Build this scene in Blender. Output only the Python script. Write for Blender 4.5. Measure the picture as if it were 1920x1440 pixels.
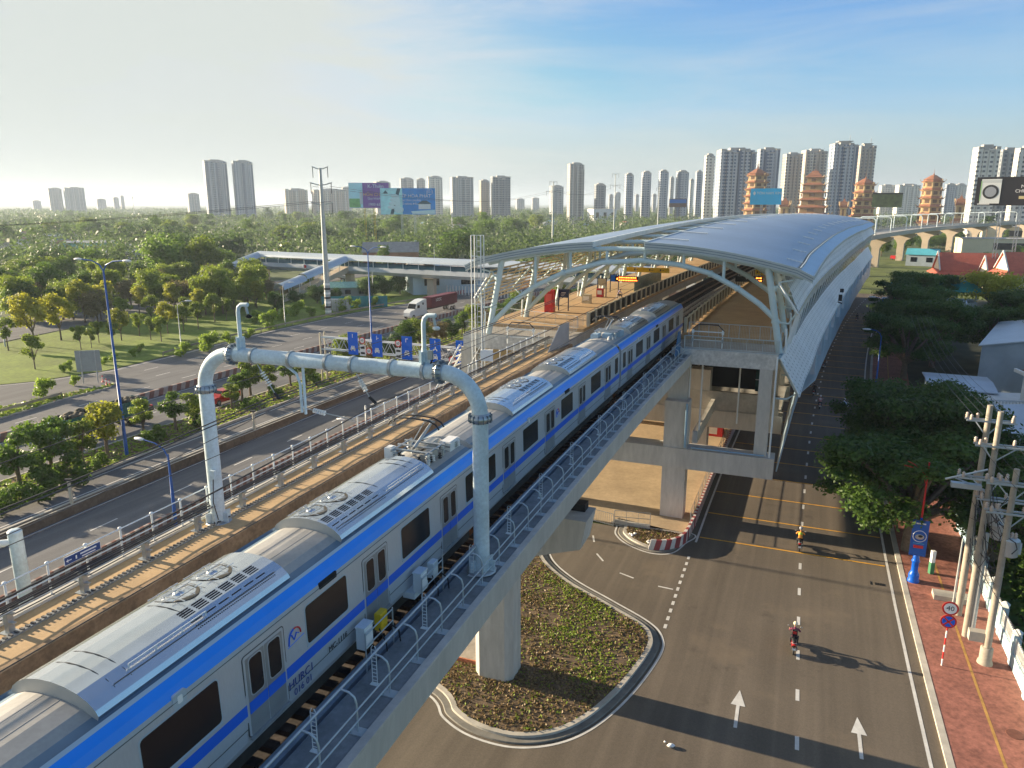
import bpy, math, random
import numpy as np
from mathutils import Vector, Matrix
rad = math.radians
for o in list(bpy.data.objects): bpy.data.objects.remove(o)
SC = bpy.context.scene
COL = SC.collection
# ---------------------------------------------------------------- camera
CAM_H, FPX, HOR = 26.5, 1400.0, 381.0          # height, focal length and horizon row of a 1920x1440 view
PITCH = math.atan((720-HOR)/FPX)
cd = bpy.data.cameras.new('Camera'); cam = bpy.data.objects.new('Camera', cd); COL.objects.link(cam)
cam.location = (0, 0, CAM_H); cam.rotation_euler = (rad(90)-PITCH, 0, 0)
cd.sensor_width = 36; cd.lens = FPX/1920*36; cd.clip_start = 0.5; cd.clip_end = 40000
SC.camera = cam
# ---------------------------------------------------------------- sky, sun, exposure
SUN_AZ, SUN_EL = -67.0, 13.5                     # azimuth from +Y towards +X
wd = bpy.data.worlds.new('World'); SC.world = wd; wd.use_nodes = True
nt = wd.node_tree; nt.nodes.clear()
wo = nt.nodes.new('ShaderNodeOutputWorld'); bg = nt.nodes.new('ShaderNodeBackground')
sk = nt.nodes.new('ShaderNodeTexSky'); sk.sky_type = 'NISHITA'; sk.sun_disc = False
sk.sun_elevation = rad(SUN_EL); sk.sun_rotation = rad(SUN_AZ)
sk.air_density = 1.0; sk.dust_density = 0.7; sk.ozone_density = 2.0; sk.altitude = 0
bg.inputs['Strength'].default_value = 0.06
tc = nt.nodes.new('ShaderNodeTexCoord'); mp = nt.nodes.new('ShaderNodeMapping')
mp.inputs['Scale'].default_value = (1.0, 1.6, 6.0); mp.inputs['Rotation'].default_value = (0, rad(12), rad(25))
n1 = nt.nodes.new('ShaderNodeTexNoise'); n1.inputs['Scale'].default_value = 1.7; n1.inputs['Detail'].default_value = 9; n1.inputs['Roughness'].default_value = .62
n1.inputs['Distortion'].default_value = 0.6
rp = nt.nodes.new('ShaderNodeValToRGB'); rp.color_ramp.elements[0].position = .46; rp.color_ramp.elements[1].position = .74
rp.color_ramp.elements[1].color = (.55, .55, .55, 1)
# thin cirrus veil, thicker towards the sun
dt = nt.nodes.new('ShaderNodeVectorMath'); dt.operation = 'DOT_PRODUCT'
nv = nt.nodes.new('ShaderNodeVectorMath'); nv.operation = 'NORMALIZE'
sv = (math.sin(rad(SUN_AZ))*math.cos(rad(SUN_EL)), math.cos(rad(SUN_AZ))*math.cos(rad(SUN_EL)), math.sin(rad(SUN_EL)))
dt.inputs[1].default_value = sv
r2 = nt.nodes.new('ShaderNodeMapRange'); r2.inputs['From Min'].default_value = .30; r2.inputs['From Max'].default_value = .66
r2.inputs['To Min'].default_value = 0.0; r2.inputs['To Max'].default_value = .97; r2.interpolation_type = 'SMOOTHSTEP'
n2 = nt.nodes.new('ShaderNodeMath'); n2.operation = 'MULTIPLY_ADD'; n2.inputs[1].default_value = 0.28; 
ad = nt.nodes.new('ShaderNodeMath'); ad.operation = 'ADD'; ad.use_clamp = True
mx = nt.nodes.new('ShaderNodeMixRGB'); mx.inputs['Color2'].default_value = (4.1, 4.35, 4.15, 1)
sv2 = nt.nodes.new('ShaderNodeHueSaturation'); sv2.inputs['Saturation'].default_value = 1.12; sv2.inputs['Value'].default_value = 1.08
tn = nt.nodes.new('ShaderNodeMixRGB'); tn.blend_type = 'MULTIPLY'; tn.inputs['Fac'].default_value = 1; tn.inputs['Color2'].default_value = (.78, .98, 1.26, 1)
sz = nt.nodes.new('ShaderNodeSeparateXYZ'); hf = nt.nodes.new('ShaderNodeMapRange'); hf.interpolation_type = 'SMOOTHSTEP'
hf.inputs['From Min'].default_value = 0.0; hf.inputs['From Max'].default_value = .17; hf.inputs['To Min'].default_value = .92; hf.inputs['To Max'].default_value = 0
hm_ = nt.nodes.new('ShaderNodeMixRGB'); hm_.inputs['Color2'].default_value = (2.75, 3.25, 3.5, 1)
L = nt.links.new
L(tc.outputs['Generated'], mp.inputs[0]); L(mp.outputs[0], n1.inputs['Vector']); L(n1.outputs['Fac'], rp.inputs[0])
L(tc.outputs['Generated'], nv.inputs[0]); L(nv.outputs[0], dt.inputs[0])
L(n1.outputs['Fac'], n2.inputs[0]); L(dt.outputs['Value'], n2.inputs[2]); 
sb = nt.nodes.new('ShaderNodeMath'); sb.operation = 'SUBTRACT'; sb.inputs[1].default_value = .14
L(n2.outputs[0], sb.inputs[0]); L(sb.outputs[0], r2.inputs['Value'])
L(rp.outputs[0], ad.inputs[0]); L(r2.outputs[0], ad.inputs[1]); L(ad.outputs[0], mx.inputs['Fac'])
L(sk.outputs[0], sv2.inputs['Color']); L(sv2.outputs[0], tn.inputs['Color1']); L(tn.outputs[0], hm_.inputs['Color1']); L(nv.outputs[0], sz.inputs[0]); L(sz.outputs['Z'], hf.inputs['Value']); L(hf.outputs[0], hm_.inputs['Fac']); L(hm_.outputs[0], mx.inputs['Color1']); cl = nt.nodes.new('ShaderNodeMixRGB'); cl.blend_type = 'DARKEN'; cl.inputs['Fac'].default_value = 1; cl.inputs['Color2'].default_value = (4.0, 4.3, 4.65, 1)
L(mx.outputs[0], cl.inputs['Color1']); L(cl.outputs[0], bg.inputs['Color']); L(bg.outputs[0], wo.inputs[0])
sd = bpy.data.lights.new('Sun', 'SUN'); so = bpy.data.objects.new('Sun', sd); COL.objects.link(so)
sd.energy = 5.0; sd.angle = rad(0.5); sd.color = (1.0, .82, .58)
so.rotation_euler = Vector(sv).to_track_quat('Z', 'Y').to_euler(); so.location = (-200, 100, 120)
SC.view_settings.view_transform = 'Standard'; SC.view_settings.look = 'None'
SC.view_settings.exposure = 1.5; SC.view_settings.gamma = 1.0
SC.cycles.max_bounces = 6; SC.cycles.transparent_max_bounces = 8; SC.cycles.volume_bounces = 0
# ---------------------------------------------------------------- alignment: s runs along the railway, t to its right
A0, S0, KC = rad(20.7), 41.0, .00091
def base(s):
    if s <= S0: return math.sin(A0)*s, math.cos(A0)*s, A0
    px, py = math.sin(A0)*S0, math.cos(A0)*S0; r = 1/KC; a = A0+(s-S0)*KC
    cx, cy = px+r*math.cos(A0), py-r*math.sin(A0)
    return cx-r*math.cos(a), cy+r*math.sin(a), a
def W(s, t, z=0.0):
    x, y, a = base(s); return Vector((x+t*math.cos(a), y-t*math.sin(a), z))
def sm(x): x = max(0., min(1., x)); return x*x*(3-2*x)
def Wv(s, t, z=0.0): return W(s, t+.8*sm((s-25)/50), z)      # the viaduct swings a little right before the station
def RZ(s): return -base(s)[2]                                  # rotation that turns local +Y along the railway
def G(x, y, z=0.0):                                            # point of the place seen at a photo pixel, at height z
    u, v = (x-960)/FPX, (y-720)/FPX
    dn = math.sin(PITCH)+v*math.cos(PITCH); k = (CAM_H-z)/dn
    return Vector((u*k, (math.cos(PITCH)-v*math.sin(PITCH))*k, z))
# ---------------------------------------------------------------- materials
MATS = {}
def mat(name, col, rough=.7, metal=0., nz=0., amt=.2, bump=0., spec=.4, emis=None, es=0., vec=None, stretch=None, nz2=0., amt2=.2, alpha=None, transl=0.):
    if name in MATS: return MATS[name]
    m = bpy.data.materials.new(name); m.use_nodes = True; t = m.node_tree; b = t.nodes['Principled BSDF']
    b.inputs['Base Color'].default_value = (*col, 1); b.inputs['Roughness'].default_value = rough
    b.inputs['Metallic'].default_value = metal; b.inputs['Specular IOR Level'].default_value = spec
    if emis: b.inputs['Emission Color'].default_value = (*emis, 1); b.inputs['Emission Strength'].default_value = es
    last = None
    co = t.nodes.new('ShaderNodeTexCoord'); src = co.outputs['Object']
    if stretch:
        mpn = t.nodes.new('ShaderNodeMapping'); mpn.inputs['Scale'].default_value = stretch; t.links.new(src, mpn.inputs[0]); src = mpn.outputs[0]
    for sc_, am in ((nz, amt), (nz2, amt2)):
        if not sc_: continue
        n = t.nodes.new('ShaderNodeTexNoise'); n.inputs['Scale'].default_value = sc_; n.inputs['Detail'].default_value = 5; n.inputs['Roughness'].default_value = .65
        t.links.new(src, n.inputs['Vector'])
        mr = t.nodes.new('ShaderNodeMapRange'); mr.inputs['From Min'].default_value = .3; mr.inputs['From Max'].default_value = .7
        mr.inputs['To Min'].default_value = 1-am; mr.inputs['To Max'].default_value = 1+am; t.links.new(n.outputs['Fac'], mr.inputs['Value'])
        mm = t.nodes.new('ShaderNodeMixRGB'); mm.blend_type = 'MULTIPLY'; mm.inputs['Fac'].default_value = 1
        if last: t.links.new(last, mm.inputs['Color1'])
        else: mm.inputs['Color1'].default_value = (*col, 1)
        t.links.new(mr.outputs[0], mm.inputs['Color2']); last = mm.outputs[0]
        if bump and sc_ == nz:
            bp = t.nodes.new('ShaderNodeBump'); bp.inputs['Strength'].default_value = bump; bp.inputs['Distance'].default_value = .05
            t.links.new(n.outputs['Fac'], bp.inputs['Height']); t.links.new(bp.outputs[0], b.inputs['Normal'])
    if last: t.links.new(last, b.inputs['Base Color'])
    if alpha is not None:
        b.inputs['Alpha'].default_value = alpha
    MATS[name] = m; return m
def asphaltmat(name, col, rot):
    m = bpy.data.materials.new(name); m.use_nodes = True; t = m.node_tree; b = t.nodes['Principled BSDF']; b.inputs['Roughness'].default_value = .86; b.inputs['Specular IOR Level'].default_value = .3
    l = t.links.new; co = t.nodes.new('ShaderNodeTexCoord'); last = None
    def noise(sc_, stretch=None, det=5, lo=.3, hi=.7, a=.85, c=1.15):
        mp_ = t.nodes.new('ShaderNodeMapping'); mp_.vector_type = 'TEXTURE'; mp_.inputs['Rotation'].default_value = (0, 0, rot)
        if stretch: mp_.inputs['Scale'].default_value = stretch
        n = t.nodes.new('ShaderNodeTexNoise'); n.inputs['Scale'].default_value = sc_; n.inputs['Detail'].default_value = det; n.inputs['Roughness'].default_value = .62
        l(co.outputs['Object'], mp_.inputs[0]); l(mp_.outputs[0], n.inputs['Vector']); r = t.nodes.new('ShaderNodeMapRange')
        for k, v in zip(('From Min', 'From Max', 'To Min', 'To Max'), (lo, hi, a, c)): r.inputs[k].default_value = v
        l(n.outputs['Fac'], r.inputs['Value']); return r.outputs[0]
    def mul(c1, f):
        x = t.nodes.new('ShaderNodeMixRGB'); x.blend_type = 'MULTIPLY'; x.inputs['Fac'].default_value = 1
        if isinstance(c1, tuple): x.inputs['Color1'].default_value = (*c1, 1)
        else: l(c1, x.inputs['Color1'])
        l(f, x.inputs['Color2']); return x.outputs[0]
    c = mul(col, noise(.05, None, 4, .3, .7, .84, 1.16)); c = mul(c, noise(.55, (1, 26, 1), 3, .35, .68, .86, 1.12)); c = mul(c, noise(1.6, (1, 40, 1), 2, .45, .62, .95, 1.06))
    c = mul(c, noise(14, None, 3, .3, .7, .86, 1.14)); c = mul(c, noise(.33, None, 6, .62, .72, 1., .72))
    d = t.nodes.new('ShaderNodeMixRGB'); l(c, d.inputs['Color1']); d.inputs['Color2'].default_value = (col[0]*1.5, col[1]*1.42, col[2]*1.3, 1); l(noise(.16, None, 8, .56, .70, 0., .55), d.inputs['Fac'])
    l(d.outputs[0], b.inputs['Base Color']); MATS[name] = m; return m
def leafmat(name, c1, c2, tr=.45, nz=.9):
    m = bpy.data.materials.new(name); m.use_nodes = True; t = m.node_tree; t.nodes.clear()
    out = t.nodes.new('ShaderNodeOutputMaterial'); d = t.nodes.new('ShaderNodeBsdfPrincipled'); tl = t.nodes.new('ShaderNodeBsdfTranslucent')
    mxs = t.nodes.new('ShaderNodeMixShader'); mxs.inputs[0].default_value = tr
    d.inputs['Roughness'].default_value = .5; d.inputs['Specular IOR Level'].default_value = .25
    co = t.nodes.new('ShaderNodeTexCoord'); n = t.nodes.new('ShaderNodeTexNoise'); n.inputs['Scale'].default_value = nz; n.inputs['Detail'].default_value = 3
    oi = t.nodes.new('ShaderNodeObjectInfo'); geo = t.nodes.new('ShaderNodeNewGeometry')
    a = t.nodes.new('ShaderNodeMath'); a.operation = 'MULTIPLY_ADD'; a.inputs[1].default_value = .5; 
    a2 = t.nodes.new('ShaderNodeMath'); a2.operation = 'MULTIPLY_ADD'; a2.inputs[1].default_value = .45
    r = t.nodes.new('ShaderNodeMapRange'); r.inputs['From Min'].default_value = .35; r.inputs['From Max'].default_value = 1.3
    mc = t.nodes.new('ShaderNodeMixRGB'); mc.inputs['Color1'].default_value = (*c1, 1); mc.inputs['Color2'].default_value = (*c2, 1)
    hs = t.nodes.new('ShaderNodeHueSaturation'); hs.inputs['Value'].default_value = 1.7
    l = t.links.new
    l(co.outputs['Object'], n.inputs['Vector']); l(oi.outputs['Random'], a.inputs[0]); l(n.outputs['Fac'], a.inputs[2])
    l(geo.outputs['Random Per Island'], a2.inputs[0]); l(a.outputs[0], a2.inputs[2]); l(a2.outputs[0], r.inputs['Value'])
    l(r.outputs[0], mc.inputs['Fac']); l(mc.outputs[0], d.inputs['Base Color']); l(mc.outputs[0], hs.inputs['Color']); l(hs.outputs[0], tl.inputs['Color'])
    l(d.outputs[0], mxs.inputs[1]); l(tl.outputs[0], mxs.inputs[2]); l(mxs.outputs[0], out.inputs[0])
    MATS[name] = m; return m
# ---------------------------------------------------------------- mesh builder
class MB:
    def __init__(s): s.v, s.f, s.m, s.s, s.mats = [], [], [], [], []
    def mi(s, m):
        if m not in s.mats: s.mats.append(m)
        return s.mats.index(m)
    def add(s, vs, fs, m, smooth=False):
        o = len(s.v); s.v.extend([tuple(v) for v in vs]); i = s.mi(m)
        for f in fs: s.f.append([o+k for k in f]); s.m.append(i); s.s.append(smooth)
    def face(s, pts, m): s.add(pts, [list(range(len(pts)))], m)
    def hexa(s, p, m):   # 8 points: bottom 4 ccw, top 4
        s.add(p, [(3, 2, 1, 0), (4, 5, 6, 7), (0, 1, 5, 4), (1, 2, 6, 5), (2, 3, 7, 6), (3, 0, 4, 7)], m)
    def box(s, c, d, m, rz=0., rx=0., ry=0.):
        x, y, z = d[0]/2, d[1]/2, d[2]/2
        p = [Vector(q) for q in ((-x, -y, -z), (x, -y, -z), (x, y, -z), (-x, y, -z), (-x, -y, z), (x, -y, z), (x, y, z), (-x, y, z))]
        if rz or rx or ry:
            M = Matrix.Rotation(rz, 3, 'Z') @ Matrix.Rotation(rx, 3, 'X') @ Matrix.Rotation(ry, 3, 'Y'); p = [M @ q for q in p]
        s.hexa([q+Vector(c) for q in p], m)
    def st(s, s0, s1, t0, t1, z0, z1, m, step=8., fn=W):
        n = max(1, int(math.ceil((s1-s0)/step))); ss = [s0+(s1-s0)*i/n for i in range(n+1)]
        s.sweep([(t0, z0), (t1, z0), (t1, z1), (t0, z1)], ss, m, fn=fn)
    def sweep(s, prof, ss, m, closed=True, caps=True, smooth=False, fn=W):
        pf = prof if callable(prof) else (lambda q: prof)
        vs = []; 
        for q in ss: vs += [fn(q, t, z) for t, z in pf(q)]
        k = len(pf(ss[0])); fs = []
        for i in range(len(ss)-1):
            for j in range(k if closed else k-1):
                a, b = i*k+j, i*k+(j+1) % k; fs.append((a, b, b+k, a+k))
        s.add(vs, fs, m, smooth)
        if closed and caps:
            s.add(vs[:k], [list(range(k))[::-1]], m); s.add(vs[-k:], [list(range(k))], m)
    def tube(s, pts, r, m, n=8, smooth=True, caps=True):
        pts = [Vector(p) for p in pts]; rs = r if isinstance(r, (list, tuple)) else [r]*len(pts)
        vs = []; up = None
        for i, p in enumerate(pts):
            d = (pts[min(i+1, len(pts)-1)]-pts[max(i-1, 0)]).normalized()
            if up is None:
                up = Vector((0, 0, 1)) if abs(d.z) < .9 else Vector((0, 1, 0))
            a = d.cross(up).normalized(); up = a.cross(d).normalized()
            for k in range(n):
                w = 2*math.pi*(k+.5)/n; vs.append(p+(a*math.cos(w)+up*math.sin(w))*rs[i])
        fs = [(i*n+k, i*n+(k+1) % n, (i+1)*n+(k+1) % n, (i+1)*n+k) for i in range(len(pts)-1) for k in range(n)]
        s.add(vs, fs, m, smooth and n > 4)
        if caps: s.add(vs[:n], [list(range(n))[::-1]], m); s.add(vs[-n:], [list(range(n))], m)
    def lathe(s, c, prof, m, n=12, smooth=True):   # prof list of (r,z)
        vs = [(c[0]+r*math.cos(2*math.pi*k/n), c[1]+r*math.sin(2*math.pi*k/n), c[2]+z) for r, z in prof for k in range(n)]
        fs = [(i*n+k, i*n+(k+1) % n, (i+1)*n+(k+1) % n, (i+1)*n+k) for i in range(len(prof)-1) for k in range(n)]
        s.add(vs, fs, m, smooth); s.add(vs[:n], [list(range(n))[::-1]], m); s.add(vs[-n:], [list(range(n))], m)
    def ell(s, c, r, m, n=10, k=7, rz=0.):
        vs = []; 
        for i in range(k+1):
            ph = math.pi*i/k
            for j in range(n):
                th = 2*math.pi*j/n; x, y = r[0]*math.sin(ph)*math.cos(th), r[1]*math.sin(ph)*math.sin(th)
                vs.append((c[0]+x*math.cos(rz)-y*math.sin(rz), c[1]+x*math.sin(rz)+y*math.cos(rz), c[2]+r[2]*math.cos(ph)))
        s.add(vs, [(i*n+j, (i+1)*n+j, (i+1)*n+(j+1) % n, i*n+(j+1) % n) for i in range(k) for j in range(n)], m, True)
    def prism(s, poly, z0, z1, m):
        n = len(poly); vs = [(x, y, z0) for x, y in poly]+[(x, y, z1) for x, y in poly]
        s.add(vs, [list(range(n))[::-1], list(range(n, 2*n))]+[(i, (i+1) % n, n+(i+1) % n, n+i) for i in range(n)], m)
    def slab(s, pts, off, m):   # polygon of 3-d points given a thickness vector
        n = len(pts); p = [Vector(q) for q in pts]; o = Vector(off)
        s.add(p+[q+o for q in p], [list(range(n))[::-1], list(range(n, 2*n))]+[(i, (i+1) % n, n+(i+1) % n, n+i) for i in range(n)], m)
    def build(s, name, parent=None, world=True, org=None):
        me = bpy.data.meshes.new(name)
        vs = s.v
        if parent is not None and world:
            Mi = WM[parent.name].inverted(); vs = [tuple(Mi @ Vector(v)) for v in vs]
        elif org is not None: vs = [(v[0]-org[0], v[1]-org[1], v[2]-org[2]) for v in vs]
        me.from_pydata(vs, [], s.f); me.validate()
        for m in s.mats: me.materials.append(m)
        if len(me.polygons) == len(s.m):
            me.polygons.foreach_set('material_index', s.m); me.polygons.foreach_set('use_smooth', s.s)
        me.update()
        o = bpy.data.objects.new(name, me); COL.objects.link(o)
        if parent is not None: o.parent = parent; WM[o.name] = WM[parent.name].copy()
        else:
            if org is not None: o.location = org
            WM[o.name] = Matrix.Translation(o.location)
        return o
WM = {}
def tag(o, label, cat, group=None, kind=None):
    if label: o['label'] = label
    if cat: o['category'] = cat
    if group: o['group'] = group
    if kind: o['kind'] = kind
    return o
def thing(name, label, cat, loc=(0, 0, 0), rz=0., group=None):
    o = bpy.data.objects.new(name, None); COL.objects.link(o); o.location = loc; o.rotation_euler = (0, 0, rz); o.empty_display_size = .3
    WM[o.name] = Matrix.Translation(Vector(loc)) @ Matrix.Rotation(rz, 4, 'Z')
    return tag(o, label, cat, group)
def struct(o): o['kind'] = 'structure'; return o
CH = {}
def kids(o): return [c for c in bpy.data.objects if c.parent == o]
def proto(root):
    """remember the tree under root so that copies need no search"""
    def rec(o): return (o, [rec(c) for c in kids(o)])
    return rec(root)
def dup(pr, loc=None, rz=None, scale=None, label=None, group=None, parent=None):
    o, ch = pr; c = o.copy(); COL.objects.link(c)
    if parent is not None: c.parent = parent
    if loc is not None: c.location = loc
    if rz is not None: c.rotation_euler = (0, 0, rz)
    if scale is not None: c.scale = scale if isinstance(scale, (tuple, list)) else (scale,)*3
    if label: c['label'] = label
    if group: c['group'] = group
    for k in ch: dup(k, parent=c)
    return c
FIRST = {}
def place(pr, loc, rz=0., scale=1., label=None, group=None, cat=None):
    """the first call moves the prototype itself, later calls copy it"""
    o = pr[0]
    if o.name not in FIRST:
        FIRST[o.name] = 1; o.location = loc; o.rotation_euler = (0, 0, rz); o.scale = scale if isinstance(scale, (tuple, list)) else (scale,)*3
        if label: o['label'] = label
        if group: o['group'] = group
        return o
    return dup(pr, loc, rz, scale, label, group)
def text(s, size, m, name, parent, loc, rot, align='CENTER', ext=.004, world=None):
    cu = bpy.data.curves.new(name, 'FONT'); cu.body = s; cu.size = size; cu.align_x = align; cu.align_y = 'CENTER'; cu.extrude = ext; cu.resolution_u = 2
    o = bpy.data.objects.new(name, cu); COL.objects.link(o)
    dg = bpy.context.evaluated_depsgraph_get(); me = bpy.data.meshes.new_from_object(o.evaluated_get(dg)); bpy.data.objects.remove(o); bpy.data.curves.remove(cu)
    me.materials.clear(); me.materials.append(m)
    o = bpy.data.objects.new(name, me); COL.objects.link(o)
    M = rot if isinstance(rot, Matrix) else Matrix.Rotation(rot, 4, 'Z') @ Matrix.Rotation(rad(90), 4, 'X')
    o.parent = parent; M = Matrix.Translation(Vector(loc)) @ M
    if world: M = WM[parent.name].inverted() @ M
    o.matrix_local = M; WM[o.name] = WM[parent.name] @ M
    return o
random.seed(7)
HAZE_D = .00016
# ---------------------------------------------------------------- shared materials
CONC = mat('concrete', (.40, .385, .35), .85, nz=.6, amt=.16, nz2=4., amt2=.12, bump=.15)
CONCW = mat('weathered_concrete', (.50, .48, .44), .85, nz=.35, amt=.14, nz2=3., amt2=.12, stretch=(1, 1, .22))
CONCP = mat('pale_concrete', (.52, .50, .45), .8, nz=.5, amt=.12, nz2=5., amt2=.08, stretch=(1, 1, .3))
GALV = mat('galvanised_steel', (.42, .45, .47), .42, metal=.75, nz=2., amt=.15)
PAINTW = mat('white_paint_steel', (.72, .76, .76), .4, nz=1.2, amt=.08)
PORT = mat('portal_paint', (.56, .66, .70), .38, nz=1.1, amt=.16, nz2=9, amt2=.12)
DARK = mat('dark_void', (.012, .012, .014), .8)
BLACK = mat('black_rubber', (.02, .02, .022), .6, nz=3, amt=.3)
WHITE = mat('white_enamel', (.78, .78, .76), .5, nz=2, amt=.06)
RED = mat('red_paint', (.60, .03, .03), .45, nz=3, amt=.15)
BLUE = mat('sign_blue', (.0, .13, .72), .4, nz=2, amt=.06)
YEL = mat('yellow_paint', (.80, .52, .02), .5, nz=3, amt=.1)
GLASS = mat('dark_glass', (.010, .012, .015), .22, spec=.18)
STEELP = mat('steel_pole', (.45, .48, .48), .5, metal=.3, nz=2, amt=.12)
BPOLE = mat('blue_pole_paint', (.015, .10, .36), .4, nz=2, amt=.1)
CABLE = mat('black_cable', (.03, .03, .035), .5)
BARK = mat('tree_bark', (.16, .12, .085), .9, nz=5, amt=.35)
SIGNW = mat('sign_white', (.85, .85, .83), .5)
# ================================================================ GROUND, ROADS, KERBS
GRASSG = mat('ground_green', (.07, .10, .025), .95, nz=.012, amt=.3, nz2=.2, amt2=.3)
def asphalt(name, col, st_=None):
    return mat(name, col, .88, nz=.09, amt=.16, nz2=1.3, amt2=.12, spec=.3, bump=.0)
ASPH = asphaltmat('asphalt', (.142, .118, .09), -rad(22))
ASPL = asphaltmat('asphalt_highway', (.140, .140, .142), -rad(24))
LAWN = mat('lawn', (.15, .205, .022), .95, nz=.12, amt=.35, nz2=1.5, amt2=.3, bump=.4)
TAN = mat('tan_paving', (.42, .32, .20), .85, nz=.25, amt=.2, nz2=2.5, amt2=.12)
RBRICK = mat('red_paver', (.31, .125, .09), .85, nz=.4, amt=.22, nz2=3.5, amt2=.38)
KERB = mat('kerb_stone', (.45, .42, .36), .85, nz=.8, amt=.22)
LINEW = mat('road_paint_white', (.62, .61, .57), .7, nz=1.5, amt=.15)
LINEY = mat('road_paint_yellow', (.70, .36, .03), .7, nz=1.5, amt=.2)
GUTT = mat('gutter_concrete', (.20, .19, .165), .85, nz=1, amt=.25)
SOIL = mat('soil', (.13, .092, .058), .95, nz=1.6, amt=.45, nz2=8, amt2=.4, bump=.5)
b = MB(); N = 24; E_ = 16000
for i in range(N):
    for j in range(N):
        x0, x1 = -E_+2*E_*i/N, -E_+2*E_*(i+1)/N; y0, y1 = -E_+2*E_*j/N, -E_+2*E_*(j+1)/N
        b.face([(x0, y0, -.12), (x1, y0, -.12), (x1, y1, -.12), (x0, y1, -.12)], GRASSG)
struct(b.build('ground'))
def strip(name, s0, s1, t0, t1, z, m, step=8.):
    b = MB(); n = int((s1-s0)/step)+1; ss = [s0+(s1-s0)*i/n for i in range(n+1)]
    b.sweep([(t0, z), (t1, z)], ss, m, closed=False); return b
def rev(b):
    b.f = [f[::-1] for f in b.f]; return b
def road(name, s0, s1, t0, t1, z, m): return struct(rev(strip(name, s0, s1, t0, t1, z, m)).build(name))
road('road_service_lane_base', 8, 57.6, -48.4, 8.9, -.04, ASPH).name = 'road'
road('road', 57.6, 330, -6.5, 8.9, -.04, ASPH)
road('highway', 8, 330, -57.5, -47.9, -.035, ASPL)
road('highway', 8, 330, -64.3, -58.3, -.035, ASPL)
road('highway', 20, 330, -83.6, -71.0, -.035, ASPL)
def poly(name, pts, z, m, stq=True, h=0):
    b = MB(); P = [W(s, t, z) for s, t in pts] if stq else [Vector((p[0], p[1], z)) for p in pts]
    if h: b.slab(P, (0, 0, -h), m)
    else: b.face(P, m)
    return b
def dens(pts, k=6):
    out = []
    for i in range(len(pts)):
        a, c = pts[i], pts[(i+1) % len(pts)]
        n = max(1, int(math.hypot(c[0]-a[0], c[1]-a[1])/k))
        out += [(a[0]+(c[0]-a[0])*j/n, a[1]+(c[1]-a[1])*j/n) for j in range(n)]
    return out
far_edge = [(330, -98), (260, -101), (176, -105.5), (148, -108), (120, -107.5), (97, -105), (84, -104.5), (75, -108), (66, -116), (55, -128), (40, -145)]
struct(poly('highway', dens([(30, -84.1)]+[(s, -84.1) for s in (100, 200, 330)]+far_edge+[(30, -150)]), -.03, ASPL).build('highway'))
struct(poly('back_road', dens([(50, -138), (93.2, -146.5), (118, -152), (160, -159), (260, -172), (330, -178), (330, -192), (260, -190), (160, -180), (108, -173), (50, -162)], 10), -.03, ASPL).build('road'))
# park lawn between the highway and the back road
struct(poly('lawn', dens([(30, -150.5)]+[(s, t-.6) for s, t in far_edge[::-1]]+[(330, -177), (260, -171), (160, -158), (118, -151), (93.2, -145.6), (50, -137), (30, -160)][:-1], 10), -.05, LAWN).build('lawn'))
# plaza under the station
b = rev(strip('p', 57.9, 250, -46, -6.9, .02, TAN)); struct(b.build('plaza_paving'))
# pavement on the right with kerb
b = rev(strip('p', 20, 330, 9.15, 14.2, .11, RBRICK)); struct(b.build('pavement'))
b = MB(); n = 80; ss = [20+310*i/n for i in range(n+1)]
b.sweep([(8.8, -.06), (9.15, -.06), (9.15, .125), (8.8, .115)], ss, KERB); struct(b.build('kerb'))
b = MB(); b.sweep([(-64.35, -.06), (-64.35, .22), (-64.6, .22), (-64.6, -.06)][::-1], [20+310*i/60 for i in range(61)], KERB)
b.sweep([(-70.7, -.06), (-70.7, .2), (-70.95, .2), (-70.95, -.06)][::-1], [20+310*i/60 for i in range(61)], KERB); struct(b.build('kerb'))
b = rev(strip('p', 20, 330, -70.7, -64.6, .12, SOIL)); struct(b.build('verge_soil'))
# yellow tactile line and manhole on the pavement
b = rev(strip('p', 20, 200, 11.35, 11.5, .115, mat('faded_yellow', (.45, .25, .07), .8, nz=2, amt=.3))); struct(b.build('pavement_line'))
b = MB(); c = G(1903, 1377, .115); b.lathe((c.x, c.y, .118), [(.42, -.004), (.42, .004), (.38, .006)], mat('rusty_iron', (.16, .06, .04), .7, nz=4, amt=.3), 20)
tag(b.build('manhole_cover', org=c), 'round rusty manhole cover in the red brick pavement', 'manhole cover')
# ---------------- road markings
def mark(b, s0, s1, t0, t1, m, z=-.03, fn=W):
    n = max(1, int((s1-s0)/8)); ss = [s0+(s1-s0)*i/n for i in range(n+1)]
    c = MB(); c.sweep([(t0, z), (t1, z)], ss, m, closed=False, fn=fn); rev(c); b.add(c.v, c.f, m)
b = MB()
for k in range(-4, 60): mark(b, 34.9+4.06*k, 34.9+4.06*k+1.05, 1.92, 2.12, LINEW)
mark(b, 20, 300, 8.02, 8.2, LINEW); mark(b, 57, 300, -5.95, -5.78, LINEW)
for k in range(11): mark(b, 43.6+1.02*k, 44.1+1.02*k, -6.1, -5.9, LINEW)
for k in range(28):
    s = 58+5.35*k; mark(b, s, s+.16, -5.7, 7.95, LINEY, -.028)
for s, t in ((35.5, -1.0), (35.35, 5.0)):      # straight arrows
    for q in ([(s, t-.09), (s, t+.09), (s+1.9, t+.09), (s+1.9, t-.09)], [(s+1.9, t-.38), (s+1.9, t+.38), (s+3.3, t)]):
        b.face([W(a, c, -.03) for a, c in q][::-1], LINEW)
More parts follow.
